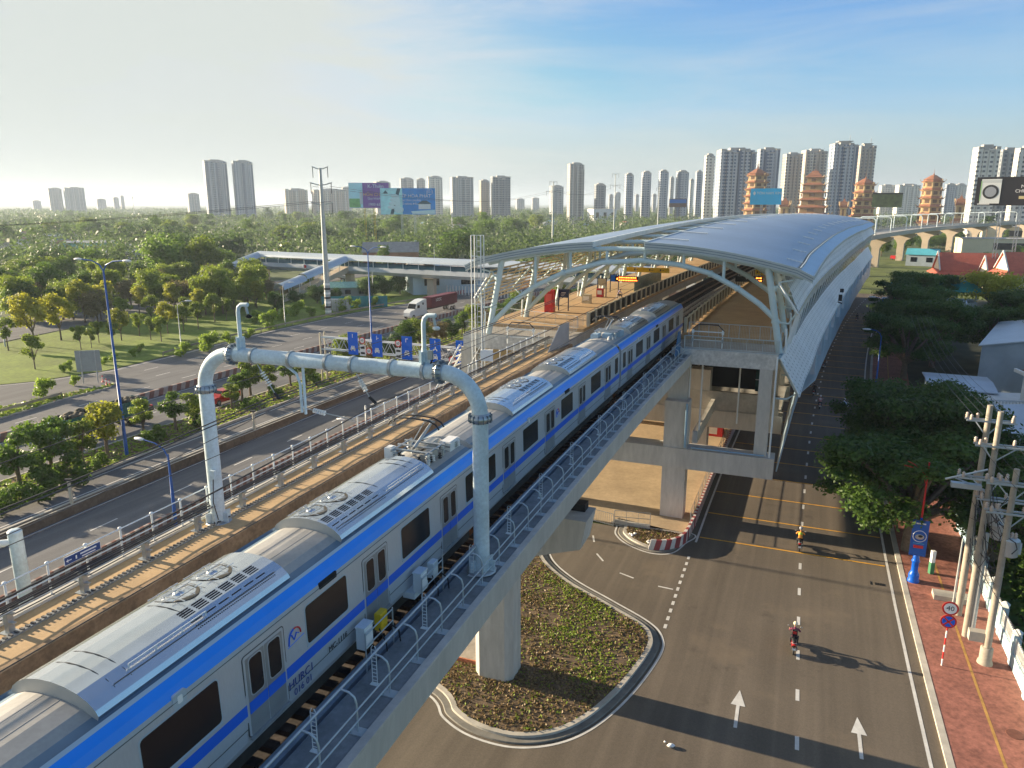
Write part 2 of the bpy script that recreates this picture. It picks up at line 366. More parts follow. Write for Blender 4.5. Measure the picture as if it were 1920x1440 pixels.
for x, y, x2, y2 in ((1112, 1004, 1114, 1016), (1119, 1038, 1131, 1052), (1162, 1074, 1188, 1084), (1234, 1099, 1262, 1105)):
    p, q = G(x, y, -.03), G(x2, y2, -.03); d = (q-p).normalized(); n_ = Vector((d.y, -d.x, 0))*.07
    b.face([p-n_, p+n_, q+n_, q-n_], LINEW)
mark(b, 32.2, 32.4, -19.4, -17.4, LINEY)
for t in (-48.75, -57.25, -58.6, -60.9, -63.85, -71.5, -83.0, -84.7): mark(b, 20, 325, t, t+.16, LINEW, -.025)
for k in range(36): mark(b, 25+8.2*k, 27.6+8.2*k, -53.3, -53.14, LINEW, -.025)
for k in range(36): mark(b, 26+8.2*k, 28.6+8.2*k, -77.3, -77.14, LINEW, -.025); mark(b, 27+8.2*k, 29.6+8.2*k, -89.3, -89.14, LINEW, -.022)
for k in range(22): mark(b, 84+8.2*k, 86.6+8.2*k, -94.3, -94.14, LINEW, -.022); mark(b, 86+8.2*k, 88.6+8.2*k, -99.3, -99.14, LINEW, -.022)
for (s, t, u, v) in zip(*[list(q) for q in zip(*[(far_edge[i][0], far_edge[i][1], far_edge[i+1][0], far_edge[i+1][1]) for i in range(len(far_edge)-1)])]):
    n = 5
    for j in range(n):
        a = (s+(u-s)*j/n, t+(v-t)*j/n); c = (s+(u-s)*(j+1)/n, t+(v-t)*(j+1)/n)
        b.face([W(a[0], a[1]+.7, -.022), W(a[0], a[1]+.9, -.022), W(c[0], c[1]+.9, -.022), W(c[0], c[1]+.7, -.022)], LINEW)
struct(b.build('road_markings'))
# ---------------- traffic islands
def smooth(pts, k=6):
    n = len(pts); out = []
    for i in range(n):
        p0, p1, p2, p3 = [np.array(pts[(i+j-1) % n], float) for j in range(4)]
        for j in range(k):
            u = j/k; out.append(tuple(.5*((2*p1)+(-p0+p2)*u+(2*p0-5*p1+4*p2-p3)*u*u+(-p0+3*p1-3*p2+p3)*u**3)))
    return out
def inset(pts, d):
    n = len(pts); ar = sum(pts[i][0]*pts[(i+1) % n][1]-pts[(i+1) % n][0]*pts[i][1] for i in range(n)); sg = 1 if ar > 0 else -1; out = []
    for i in range(n):
        a, c = np.array(pts[i-1]), np.array(pts[(i+1) % n]); e = c-a; e = e/(np.hypot(*e)+1e-9)
        out.append((pts[i][0]-sg*e[1]*d, pts[i][1]+sg*e[0]*d))
    return out
def ring(b, p, q, z0, z1, m):
    n = len(p); A = [(x, y, z0) for x, y in p]; B = [(x, y, z1) for x, y in q]
    b.add(A+B, [(i, (i+1) % n, n+(i+1) % n, n+i) for i in range(n)], m)
isl = [(32.0, -16.8), (30.8, -15.6), (30.0, -13.7), (30.0, -11.3), (31.1, -9.2), (33.1, -7.7), (36.4, -6.5), (40.5, -5.7), (42.5, -5.9), (44.0, -7.0), (45.8, -9.9), (47.7, -13.1), (49.9, -15.5), (52.4, -16.7), (55.4, -17.1), (58.2, -16.9), (60, -21), (52, -23), (40, -23), (34, -20.5)]
isl2 = [(58.6, -13), (57.7, -12.6), (56.1, -12.3), (54.6, -11.0), (53.7, -8.9), (54.3, -7.3), (56.3, -6.6), (58.6, -6.4)]
def island(pts, name, fill, hh=.14):
    P = [tuple(W(s, t)[:2]) for s, t in smooth(pts)]
    b = MB(); q = inset(P, .14); ring(b, P, q, -.028, -.028, LINEW); struct(b.build('road_markings'))
    b = MB(); q2 = inset(P, .30); q3 = inset(P, .34); q4 = inset(P, .7); q5 = inset(P, 1.0)
    ring(b, q2, q3, -.03, .03, GUTT); ring(b, q3, q4, .03, .02, GUTT); ring(b, q4, inset(P, .72), .02, hh, KERB); ring(b, inset(P, .72), q5, hh, hh, KERB)
    struct(b.build('kerb'))
    b = MB(); b.face([(x, y, hh-.02) for x, y in q5], fill); struct(b.build(name)); return q5
I1 = island(isl, 'island_soil', SOIL); I2 = island(isl2, 'island_soil', SOIL)
def inside(p, poly):
    x, y = p; c = False; j = len(poly)-1
    for i in range(len(poly)):
        xi, yi = poly[i]; xj, yj = poly[j]
        if (yi > y) != (yj > y) and x < (xj-xi)*(y-yi)/(yj-yi)+xi: c = not c
        j = i
    return c
GR1 = leafmat('grass_blades', (.10, .16, .02), (.24, .32, .04), .3, 3.); DRY = leafmat('dry_leaves', (.14, .095, .045), (.30, .22, .11), .2, 2.)
from mathutils import noise as mnoise
def carpet(poly, n, size, mats, z, hgt, green, seed=1, name='ground_cover', patch=0):
    rng = random.Random(seed); b = MB(); xs = [p[0] for p in poly]; ys = [p[1] for p in poly]; k = 0
    while k < n:
        x, y = rng.uniform(min(xs), max(xs)), rng.uniform(min(ys), max(ys))
        if not inside((x, y), poly): continue
        if patch and mnoise.noise(Vector((x*.55, y*.55, 3.)))+.5*mnoise.noise(Vector((x*2.1, y*2.1, 7.))) < rng.uniform(-.75, .45)*patch: continue
        k += 1; g = green(x, y); m = mats[0] if rng.random() < g else mats[1]
        a = rng.uniform(0, 6.28); s = size*rng.uniform(.5, 1.4); h = hgt*rng.uniform(.4, 1.3)
        dx, dy = math.cos(a)*s, math.sin(a)*s; lx, ly = rng.uniform(-1, 1)*s*.8, rng.uniform(-1, 1)*s*.8
        b.add([(x-dx/2, y-dy/2, z), (x+dx/2, y+dy/2, z), (x+dx/2+lx, y+dy/2+ly, z+h), (x-dx/2+lx, y-dy/2+ly, z+h*.8)], [(0, 1, 2, 3)], m)
    return b.build(name)
pg = [tuple(W(*q)[:2]) for q in ((41, -11.5), (44, -10.5), (38.2, -8.5), (46, -13.5))]
def gfun(x, y):
    return .16+max(0, .85-min(math.hypot(x-p[0], y-p[1]) for p in pg)/3.4)*.95
tag(carpet(I1, 19000, .10, (GR1, DRY), .12, .09, gfun, 3, patch=1), 'patchy green and brown ground cover on the kerbed island under the viaduct', 'ground cover', kind='stuff')
tag(carpet(I2, 1500, .12, (GR1, DRY), .12, .08, lambda x, y: .05, 4), 'dry leaves and litter on the small kerbed island', 'leaf litter', kind='stuff')
# low brick edged slab beside the pier
b = MB(); b.st(35.6, 38.6, -17.4, -15.3, .1, .3, mat('dusty_slab', (.34, .30, .25), .9, nz=1.5, amt=.25)); b.st(35.5, 35.6, -17.5, -15.2, .1, .36, mat('brick_edge', (.42, .15, .08), .9, nz=4, amt=.3)); b.st(35.6, 38.6, -17.5, -17.4, .1, .36, MATS['brick_edge'])
tag(b.build('brick_edged_slab', org=W(37, -16.3)), 'low dusty slab edged with red brick at the foot of the viaduct pier', 'slab')
# ---------------- striped concrete barriers
BRD = mat('barrier_red', (.30, .055, .06), .75, nz=2, amt=.25); BWH = mat('barrier_white', (.62, .58, .54), .75, nz=2, amt=.2); BRB = mat('barrier_brown', (.23, .11, .085), .8, nz=2, amt=.25); BGR = mat('barrier_grey', (.36, .30, .27), .8, nz=2, amt=.2)
def barrier(path, w, h, step, ma, mb, lean=.35, side=1):
    """path: function of distance -> (point, right normal); stripes run diagonally over the faces"""
    b = MB(); pts, k = path, 0
    for k in range(len(pts)-1):
        m = ma if k % 2 else mb
        (p, n), (q, n2) = pts[k], pts[k+1]
        d = (q-p).normalized()*lean*step
        up = Vector((0, 0, h)); a0, a1 = p-n*w/2, p+n*w/2; c0, c1 = q-n2*w/2, q+n2*w/2
        ti = .75
        A0_, A1_, C0, C1 = p-n*w/2*ti+up+d, p+n*w/2*ti+up+d, q-n2*w/2*ti+up+d, q+n2*w/2*ti+up+d
        b.add([a0, a1, c0, c1, A0_, A1_, C0, C1], [(1, 3, 7, 5), (2, 0, 4, 6), (5, 7, 6, 4)], m)
        if k == 0: b.add([a0, a1, A1_, A0_], [(0, 1, 2, 3)], m)
        if k == len(pts)-2: b.add([c1, c0, C0, C1], [(0, 1, 2, 3)], m)
    return b
def stpath(s0, s1, t, step, fn=W, z=-.02, tf=None):
    n = int((s1-s0)/step); out = []
    for i in range(n+1):
        s = s0+(s1-s0)*i/n; tt = tf(s) if tf else t; a = base(s)[2]
        out.append((fn(s, tt, z), Vector((math.cos(a), -math.sin(a), 0))))
    return out
tag(barrier(stpath(25, 260, -48.2, .45), .30, .85, .45, BRB, BGR).build('striped_barrier', org=W(60, -48.2)), 'long dull red and grey striped concrete barrier beside the highway below the viaduct', 'barrier')
tag(barrier(stpath(40, 300, -83.75, .75), .55, .95, .75, BRB, BGR, .5).build('striped_barrier', org=W(80, -83.7)), 'brown and grey striped barrier between the two halves of the highway', 'barrier')
# curved end of the kerb barrier next to the small island
ep = [(54.35, -9.2), (54.5, -8.4), (54.9, -7.7), (55.6, -7.1), (56.6, -6.75), (58, -6.6), (60, -6.55)]
pl = []
for i in range(len(ep)-1):
    (a, c), (d, e) = ep[i], ep[i+1]; n = max(2, int(math.hypot(d-a, e-c)/.36))
    pl += [(a+(d-a)*j/n, c+(e-c)*j/n) for j in range(n)]
pl += [(60+.36*j, -6.5) for j in range(int(180/.36))]
pts = []
for i in range(len(pl)-1):
    p, q = W(*pl[i]), W(*pl[i+1]); d = (q-p).normalized(); pts.append((p+Vector((0, 0, -.02)), Vector((d.y, -d.x, 0))))
tag(barrier(pts, .30, .85, .36, BRD, BWH, .6).build('striped_barrier', org=W(58, -6.6)), 'red and white striped kerb barrier along the street beside the station plaza', 'barrier')
b = MB()
for k in range(50):
    s = 58.6+2.2*k; b.tube([W(s, -6.6, .8), W(s, -6.6, 2.0)], .025, GALV, 5)
for z in (1.15, 1.55, 1.98): b.sweep([(-6.62, z), (-6.58, z), (-6.58, z+.035), (-6.62, z+.035)], [58.6+4*i for i in range(28)], GALV)
tag(b.build('fence_rail', org=W(60, -6.6, .8)), 'thin steel railing standing on the red and white kerb barrier', 'railing')
# gate and fence at the plaza mouth
def bars(b, p, q, h, n, m, r=.018, z=0., rails=(0.08, 1.0)):
    p, q = Vector(p), Vector(q)
    for i in range(n+1):
        c = p.lerp(q, i/n); b.tube([c+Vector((0, 0, z)), c+Vector((0, 0, z+h))], r if 0 < i < n else r*2, m, 4)
    for f in rails: b.tube([p+Vector((0, 0, z+h*f)), q+Vector((0, 0, z+h*f))], r*1.5, m, 4)
b = MB(); bars(b, W(58.2, -16.2), W(57.5, -12.8), 1.1, 18, GALV); tag(b.build('slatted_gate', org=W(57.8, -14)), 'grey slatted metal gate at the mouth of the station plaza', 'gate')
b = MB(); bars(b, W(57.5, -12.7, .35), W(58.0, -9.8, .35), 1.1, 3, GALV, rails=(.05, .5, 1)); bars(b, W(57.5, -12.7, .35), W(58.0, -9.8, .35), 1.05, 26, GALV, .008, rails=())
b.st(57.7, 58.1, -12.8, -9.8, 0, .4, CONC); tag(b.build('mesh_fence', org=W(57.8, -11.5)), 'low mesh fence on a concrete upstand between gate and pier', 'fence')
b = MB(); b.st(77, 79, -16.5, -11.5, .02, .22, CONCP); b.st(77.5, 79, -15.9, -12.2, .22, .42, CONCP)
tag(b.build('concrete_step', org=W(78, -14)), 'stacked pale concrete slabs on the tan plaza', 'slabs')
b = MB(); b.st(86, 87.6, -9.6, -7.4, .02, 1.3, RED); b.st(85.97, 86, -9.4, -8.0, .3, 1.1, WHITE); tag(b.build('red_cabinet', org=W(86.5, -8.5)), 'red metal cabinet standing on the plaza behind the striped barrier', 'cabinet')
# drain grating by the right kerb
b = MB()
for k in range(6): b.st(54.7, 55.05, 7.05+.11*k, 7.11+.11*k, -.03, -.012, BLACK)
b.st(54.6, 55.15, 6.75, 6.8, -.03, -.012, BLACK); tag(b.build('drain_grate', org=W(55, 7.4)), 'black slotted drain grate set in the asphalt near the right kerb', 'drain')
b = MB(); c = W(32.9, -3.9); b.ell((c.x, c.y, .05), (.22, .14, .09), SIGNW, 6, 4); b.ell((c.x-.25, c.y+.3, .02), (.07, .06, .05), SIGNW, 5, 3); tag(b.build('litter_bag', org=c), 'crumpled white plastic litter lying on the open asphalt', 'litter')
for i, (x, y, l) in enumerate(((1185, 1003, 'left crumpled white rag on the small brown island'), (1222, 1017, 'right crumpled white rag on the small brown island near its kerb'))):
    b = MB(); c = G(x, y, .14); rr = random.Random(i)
    for k in range(7): b.ell((c.x+rr.uniform(-.35, .35), c.y+rr.uniform(-.2, .2), .15+rr.uniform(0, .06)), (.16, .1, .06), SIGNW, 6, 4, rr.uniform(0, 3))
    tag(b.build('litter_rag', org=c), l, 'litter')
# highway divider wall
b = MB(); n = 70; ss = [20+310*i/n for i in range(n+1)]
BRW = mat('brown_wall', (.14, .105, .075), .9, nz=.5, amt=.3, nz2=3, amt2=.25)
b.sweep([(-58.25, -.04), (-57.45, -.04), (-57.5, .85), (-58.2, .85)], ss, BRW)
w = b.build('divider_wall', org=W(60, -58)); tag(w, 'long low brown concrete wall dividing the two left carriageways', 'wall')
b = MB(); b.sweep([(-58.27, .853), (-58.02, .853), (-58.02, .93), (-58.27, .93)], ss, KERB); b.sweep([(-57.6, .853), (-57.48, .853), (-57.48, .9), (-57.6, .9)], ss, KERB); b.build('coping', w)
# green fork island
fk = [(78, -95.3), (76, -94.0), (69.6, -94.2), (63.5, -93.2), (55, -92), (40, -91.2), (25, -91.2), (25, -112), (45, -104), (57, -100), (63.6, -98.2), (70, -96.8)]
P = [tuple(W(s, t)[:2]) for s, t in dens(fk, 4)]
b = MB(); ring(b, P, inset(P, .25), .12, .12, KERB); ring(b, P, P, -.03, .12, KERB); struct(b.build('kerb'))
b = MB(); b.face([(x, y, .11) for x, y in inset(P, .25)][::-1], LAWN); struct(b.build('verge_grass'))
FORK = P
# ================================================================ VIADUCT
def ss_(s0, s1, step=1.5):
    n = max(1, int(math.ceil((s1-s0)/step))); return [s0+(s1-s0)*i/n for i in range(n+1)]
Z0 = 14.1          # rail head
TD = -14.7         # middle of the deck
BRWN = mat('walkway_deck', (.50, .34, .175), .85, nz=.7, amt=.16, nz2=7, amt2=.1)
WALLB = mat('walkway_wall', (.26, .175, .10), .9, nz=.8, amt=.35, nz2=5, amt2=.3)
SLATE = mat('walkway_slate', (.20, .215, .225), .85, nz=.8, amt=.25, nz2=6, amt2=.15)
TRKB = mat('track_bed', (.055, .045, .04), .95, nz=1.5, amt=.5, nz2=8, amt2=.4)
TRAY = mat('cable_tray_lid', (.26, .33, .40), .55, metal=.2, nz=2, amt=.25)
FASC = mat('fascia_concrete', (.47, .45, .41), .8, nz=.6, amt=.12, nz2=5, amt2=.08, stretch=(1, 1, .25))
via = thing('viaduct', 'long concrete railway viaduct on single piers with walkways on both sides', 'viaduct', W(20, TD))
SV = ss_(0, 61.3, 3.)
b = MB()
b.sweep([(-8.3, 14.42), (-8.35, 13.5), (-10.9, 12.9), (-11.6, 12.0), (-17.8, 12.0), (-18.5, 12.9), (-21.05, 13.5), (-21.1, 14.42), (-20.85, 14.42), (-20.85, 13.75), (-8.55, 13.75), (-8.55, 14.42)], SV, FASC, fn=Wv); b.build('girder', via)
b = MB(); b.sweep([(-9.75, 13.76), (-8.56, 13.76), (-8.56, 14.4), (-9.75, 14.4)], SV, SLATE, fn=Wv)
b.sweep([(-8.56, 14.402), (-8.30, 14.402), (-8.30, 14.47), (-8.56, 14.44)], SV, CONCW, fn=Wv); b.build('walkway', via)
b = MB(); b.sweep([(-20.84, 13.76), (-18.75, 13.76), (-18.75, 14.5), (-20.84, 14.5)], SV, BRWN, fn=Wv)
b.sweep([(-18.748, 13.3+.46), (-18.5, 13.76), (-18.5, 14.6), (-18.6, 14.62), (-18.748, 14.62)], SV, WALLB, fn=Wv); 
b.sweep([(-21.1, 14.422), (-20.845, 14.422), (-20.845, 14.6), (-21.1, 14.6)], SV, CONCP, fn=Wv); b.build('walkway', via)
b = MB(); b.sweep([(-18.49, 13.76), (-9.76, 13.76), (-9.76, 13.8), (-18.49, 13.8)], SV, TRKB, fn=Wv)
rr = random.Random(5)
for k in range(95):
    s = 1+k*.62
    for tc_ in (-11.8, -16.2): b.st(s, s+.28, tc_-1.15, tc_+1.15, 13.801, 13.94, TRKB, fn=Wv)
b.build('track_bed', via)
RUST = mat('rusty_rail', (.28, .10, .03), .6, metal=.4, nz=3, amt=.4)
for tc_ in (-11.8, -16.2):
    for dt_ in (-.72, .72):
        b = MB(); t = tc_+dt_; b.sweep([(t-.07, 13.941), (t+.07, 13.941), (t+.02, 13.98), (t+.035, 14.1), (t-.035, 14.1), (t-.02, 13.98)], ss_(0, 61.3, 3), RUST, fn=Wv); b.build('rail', via)
# copper coloured bits, painted as lit specks of sleepers beside the train
b = MB()
for k in range(40):
    s = 6+k*1.3+rr.uniform(0, .5); b.st(s, s+rr.uniform(.2, .7), -10.45, -10.38+rr.uniform(0, .05), 14.05, 14.12, mat('lit_speck_copper', (.55, .27, .10), .4, metal=.6, nz=6, amt=.4), fn=Wv)
b.build('lit_specks', via)
b = MB(); b.sweep([(-10.28, 14.05), (-9.98, 14.05), (-9.98, 14.28), (-10.28, 14.28)], SV, TRAY, fn=Wv); b.sweep([(-9.93, 13.81), (-9.78, 13.81), (-9.78, 14.2), (-9.93, 14.2)], SV, TRAY, fn=Wv); b.build('cable_trough', via)
for s, t in ((35.6, -14.3), (-2, -14.4)):       # piers with hammerheads
    pr_ = MB(); a = RZ(s); c = W(s, t)
    R = Matrix.Rotation(a, 3, 'Z')
    def oct_(hx, hy, ch, z): return [R @ Vector(p)+c+Vector((0, 0, z)) for p in ((-hx+ch, -hy, 0), (hx-ch, -hy, 0), (hx, -hy+ch, 0), (hx, hy-ch, 0), (hx-ch, hy, 0), (-hx+ch, hy, 0), (-hx, hy-ch, 0), (-hx, -hy+ch, 0))]
    lv = [oct_(1.15, 1.0, .38, -.1), oct_(1.15, 1.0, .38, 3.6), oct_(1.14, .99, .38, 3.62), oct_(1.14, .99, .38, 7.8)]
    for i in range(3): pr_.add(lv[i]+lv[i+1], [(k, (k+1) % 8, 8+(k+1) % 8, 8+k) for k in range(8)], CONCW)
    p0 = pr_.build('pier', via)
    pr_ = MB(); pts = [(-1.2, 7.8), (1.2, 7.8), (5.0, 9.0), (5.3, 10.6), (-5.3, 10.6), (-5.0, 9.0)]
    pr_.slab([W(s-1.0, t+x, z) for x, z in pts], W(s+1.0, t)-W(s-1.0, t), CONCW)
    for x in (-2.6, 2.6): pr_.st(s-.5, s+.5, t+x-.5, t+x+.5, 10.6, 12.1, CONCP)
    pr_.st(s+.2, s+.9, t+3.9, t+4.9, 10.6, 11.0, BLACK)
    pr_.build('hammerhead', via)
# ---------------- right railing
RAILC = mat('railing_galvanised', (.46, .52, .56), .4, metal=.5, nz=2, amt=.1)
rl = thing('right_railing', 'galvanised pipe railing with bent posts along the right walkway of the viaduct', 'railing', W(20, -8.8, 14.4)); rl.name = 'viaduct_railing'
WM['viaduct_railing'] = WM.pop('right_railing')
for k in range(40):
    s = 2.4+1.5*k
    if s > 60.4: break
    b = MB(); b.tube([Wv(s, -8.75, 14.4), Wv(s, -8.75, 15.15), Wv(s, -8.8, 15.32), Wv(s, -8.95, 15.42), Wv(s, -9.18, 15.44)], .028, RAILC, 6)
    b.st(s-.14, s+.14, -8.93, -8.57, 14.402, 14.425, RAILC, fn=Wv)
    for x in (-.1, .1): b.st(s+x-.02, s+x+.02, -8.9, -8.86, 14.425, 14.47, RAILC, fn=Wv)
    b.build('post', rl)
for t, z, r in ((-9.18, 15.44, .034), (-8.72, 15.02, .022), (-8.72, 14.72, .022)):
    b = MB(); b.tube([Wv(s, t, z) for s in ss_(1.5, 61.2, 1.5)], r, RAILC, 6); b.build('rail', rl)
# ladder-like cable brackets on the walkway
pr0 = None
for k, s in enumerate((12.0, 14.6, 17.4, 20.8, 24.3, 28.0, 32.5, 37.5, 43.0, 48.5, 54.0)):
    c = Wv(s, -9.3, 14.4)
    if k == 0:
        t0 = thing('cable_ladder_bracket', 'small ladder shaped cable bracket standing behind the right viaduct railing', 'bracket', c, RZ(s), 'ladder shaped cable brackets along the right walkway')
        b = MB()
        for x in (-.07, .07): b.tube([(x, 0, 0), (x, 0, 1.05), (x*.4, 0, 1.12)], .012, PAINTW, 4)
        for j in range(9): b.tube([(-.07, 0, .12+j*.11), (.07, 0, .12+j*.11)], .010, PAINTW, 4)
        b.box((0, 0, .01), (.25, .12, .02), PAINTW); b.build('ladder', t0, world=False); pr0 = proto(t0); FIRST[t0.name] = 1
    else: dup(pr0, c, RZ(s))
# equipment boxes on stands beside the train
def eqbox(s, label, yellow):
    t = thing('equipment_box', label, 'equipment box', Wv(s, -10.0, 14.3), RZ(s))
    b = MB(); bw = mat('box_white', (.62, .68, .70), .5, nz=2, amt=.06)
    b.box((0, 0, .95), (.26, .42, .62), bw); b.box((0, 0, 1.28), (.3, .46, .04), bw); b.box((.137, 0, .95), (.012, .34, .52), SIGNW); b.build('cabinet', t, world=False)
    b = MB(); m2 = YEL if yellow else bw
    b.box((0, .85, .95), (.2, .36, .5), m2); b.box((.106, .85, .95), (.012, .28, .4), m2)
    if not yellow: b.box((-.25, .15, .55), (.4, .9, .2), bw)
    b.build('cabinet', t, world=False)
    b = MB()
    for y in (-.28, 1.15): b.tube([(.2, y, -.3), (.2, y, 1.5 if y > 0 and not yellow else 1.2)], .022, RAILC, 5)
    b.tube([(.2, -.28, .8), (.2, 1.15, .8)], .02, RAILC, 5); b.tube([(.2, -.28, 1.15), (.2, 1.15, 1.15)], .02, RAILC, 5)
    b.tube([(.15, .5, .9), (.3, .6, .4), (.22, .75, .0), (.2, .8, -.3)], .02, CABLE, 5); b.tube([(.15, 1.0, .8), (.35, 1.2, .5), (.35, 1.3, 0), (.1, 1.3, -.3)], .025, CABLE, 5)
    b.build('stand', t, world=False)
eqbox(15.3, 'white box and yellow box on a steel stand beside the train', True)
eqbox(18.5, 'pair of pale boxes on a steel stand left of the portal column', False)
# ---------------- left railing, cable rack, sign
ll = thing('viaduct_railing', 'white pipe railing along the brown left walkway above the highway', 'railing', W(20, -20.98, 14.6))
for k in range(44):
    s = 5.2+1.36*k
    if s > 61.5: break
    b = MB(); b.tube([Wv(s, -20.97, 14.6), Wv(s, -20.97, 15.62)], .035, PAINTW, 6); b.ell(Wv(s, -20.97, 15.66), (.075, .075, .06), PAINTW, 8, 5); b.build('post', ll)
for z in (15.64, 15.12):
    b = MB(); b.tube([Wv(s, -20.97, z) for s in ss_(4, 61.5, 1.5)], .026, PAINTW, 6); b.build('rail', ll)
rk = thing('cable_rack', 'raised steel rack with bundled black cables along the left walkway', 'cable rack', W(20, -20.2, 14.5))
for k in range(23):
    s = 5.5+2.45*k
    b = MB(); b.st(s-.09, s+.09, -20.35, -20.17, 14.5, 15.12, GALV, fn=Wv); b.st(s-.18, s+.18, -20.5, -20.0, 14.5, 14.53, GALV, fn=Wv); b.st(s-.05, s+.05, -20.62, -20.0, 15.12, 15.17, GALV, fn=Wv); b.st(s-.05, s+.05, -20.62, -20.0, 14.84, 14.88, GALV, fn=Wv); b.build('rack_post', rk)
TEETH = mat('cable_clip_dark', (.10, .10, .10), .6)
for i, (t, z, r) in enumerate(((-20.55, 15.21, .028), (-20.44, 15.22, .024), (-20.33, 15.21, .03), (-20.18, 15.2, .028), (-20.08, 15.21, .02), (-20.5, 14.86, .02))):
    b = MB(); b.tube([Wv(s, t+.015*math.sin(s*1.7+i), z+.02*math.sin(s*1.28+i)) for s in ss_(4.5, 61, .8)], r, CABLE if i != 4 else GALV, 5); b.build('cable', rk)
b = MB(); b.sweep([(-20.1, 14.50), (-19.93, 14.50), (-19.93, 14.56), (-20.1, 14.56)], SV, GALV, fn=Wv)
for k in range(330):
    s = 5+k*.17; b.st(s, s+.07, -20.09, -19.94, 14.562, 14.6, TEETH, fn=Wv, step=9)
b.build('toothed_rail', rk)
sg = thing('direction_sign', 'small blue evacuation sign with white arrow fixed to the left railing', 'sign', Wv(15.9, -20.9, 15.45), RZ(15.9)+rad(90))
b = MB(); b.box((0, 0, 0), (1.3, .02, .24), mat('navy_sign', (.03, .07, .22), .4), ); b.box((0, .011, 0), (1.34, .01, .28), SIGNW); b.build('panel', sg, world=False)
b = MB(); b.box((-.5, -.014, 0), (.16, .004, .03), SIGNW); b.add([(-.62, -.014, 0), (-.54, -.014, -.06), (-.54, -.014, .06)], [(0, 1, 2)], SIGNW); b.box((-.25, -.014, 0), (.05, .004, .12), SIGNW); b.box((.2, -.014, .04), (.6, .004, .05), SIGNW); b.box((.2, -.014, -.06), (.5, .004, .035), SIGNW); b.build('lettering', sg, world=False)
sg.rotation_euler = (0, 0, RZ(15.9)+rad(90)); 
# ---------------- portals
def portal(s, label, detailed=True, tl=-20.2, tr=-9.1, zt=21.2, zb=14.45, fn=Wv, r=.27, group='catenary portals over the tracks'):
    c = fn(s, (tl+tr)/2, zb); t = thing('portal_gantry', label, 'portal gantry', c, RZ(s), group)
    h = (tr-tl)/2; H = zt-zb; n = 12 if detailed else 6; R = 1.35
    for sg_ in (-1, 1):
        b = MB(); b.tube([(sg_*h, 0, 0), (sg_*h, 0, H-R)], [r, r*.96], PORT, n)
        if detailed:
            for x in range(6):
                a = x*math.pi/3; b.box((sg_*h+math.cos(a)*.36, math.sin(a)*.36, .22), (.22, .03, .44), PORT, rz=a)
        b.build('column', t, world=False)
        if detailed:
            b = MB(); b.lathe((sg_*h, 0, 0), [(.5, 0), (.5, .05), (.28, .051)], GALV, 12); b.build('base_plate', t, world=False)
            for (cx, cz, ax) in ((sg_*h, H-R-.05, 0), (sg_*(h-R-.05), H, 1)):
                b = MB()
                if ax == 0: b.lathe((cx, 0, cz), [(.27, -.16), (.29, -.15), (.38, -.03), (.38, .03), (.29, .15), (.27, .16)], GALV, 16)
                else: b.tube([(cx-.16, 0, cz), (cx-.03, 0, cz), (cx-.029, 0, cz), (cx+.029, 0, cz), (cx+.03, 0, cz), (cx+.16, 0, cz)], [.28, .3, .38, .38, .3, .28], GALV, 16)
                for x in range(14):
                    a = x*2*math.pi/14
                    if ax == 0: b.box((cx+math.cos(a)*.34, math.sin(a)*.34, cz), (.1, .02, .26), mat('flange_dark', (.16, .20, .24), .5, metal=.3), rz=a)
                    else: b.box((cx, math.cos(a)*.34, cz+math.sin(a)*.34), (.26, .02, .1), MATS['flange_dark'], rx=a+math.pi/2)
                b.build('flange', t, world=False)
        b = MB(); b.tube([(sg_*(h-R+R*math.sin(a)), 0, H-R+R*math.cos(a)) for a in [rad(90)*j/8 for j in range(9)]], r*.97, PORT, n); b.build('elbow', t, world=False)
    b = MB(); b.tube([(-h+R, 0, H), (h-R, 0, H)], r*.96, PORT, n)
    if detailed:
        for x in (-3.2, -1.6, -.1, .9, 2.4, 3.6): b.tube([(x-.05, 0, H), (x+.05, 0, H)], r*1.12, GALV, 12)
    b.build('beam', t, world=False)
    return t
pg_ = portal(21.2, 'large pale blue pipe portal gantry arching over the train, nearest to the viewer')
# lamp arms on the beam, droppers, insulators
H = 21.2-14.45
for x in (-3.75, 3.6):
    b = MB(); b.tube([(x, 0, H+.2), (x, 0, H+1.55), (x+.04, 0, H+1.72), (x+.16, 0, H+1.82), (x+.45, 0, H+1.83)], .075, PORT, 8)
    for k in range(4): a = k*math.pi/2; b.box((x+math.cos(a)*.13, math.sin(a)*.13, H+.4), (.14, .02, .5), PORT, rz=a)
    o = b.build('lamp_arm', pg_, world=False)
    b = MB(); b.tube([(x+.36, 0, H+1.8), (x+.42, 0, H+1.5)], .05, GALV, 6); b.ell((x+.46, 0, H+1.42), (.14, .1, .07), GLASS if x < 0 else PAINTW, 8, 5); b.build('lamp_head', o, world=False)
def insul(b, p, q, r=.055, n=6):
    p, q = Vector(p), Vector(q); b.tube([p, q], .02, GALV, 5)
    for k in range(n): c = p.lerp(q, .3+.5*k/n); d = (q-p).normalized()*.02; b.tube([c-d, c+d], r*1.6, WHITE, 8)
b = MB(); x = -1.15
b.tube([(x, 0, H-.2), (x, 0, H-1.95)], .05, PORT, 6); b.tube([(x-.16, 0, H-1.9), (x-.16, 0, H-.85), (x-.3, 0, H-.5), (x-.75, 0, H-.22)], .05, PORT, 6); b.tube([(x-.16, 0, H-.85), (x, 0, H-.85)], .04, PORT, 5); b.tube([(x-.16, 0, H-1.7), (x, 0, H-1.7)], .04, PORT, 5)
b.build('drop_frame', pg_, world=False)
b = MB()
insul(b, (x+.05, 0, H-1.75), (x+1.0, .1, H-1.9)); b.tube([(x+1.0, .1, H-1.9), (x+1.9, .1, H-2.0)], .02, GALV, 5)
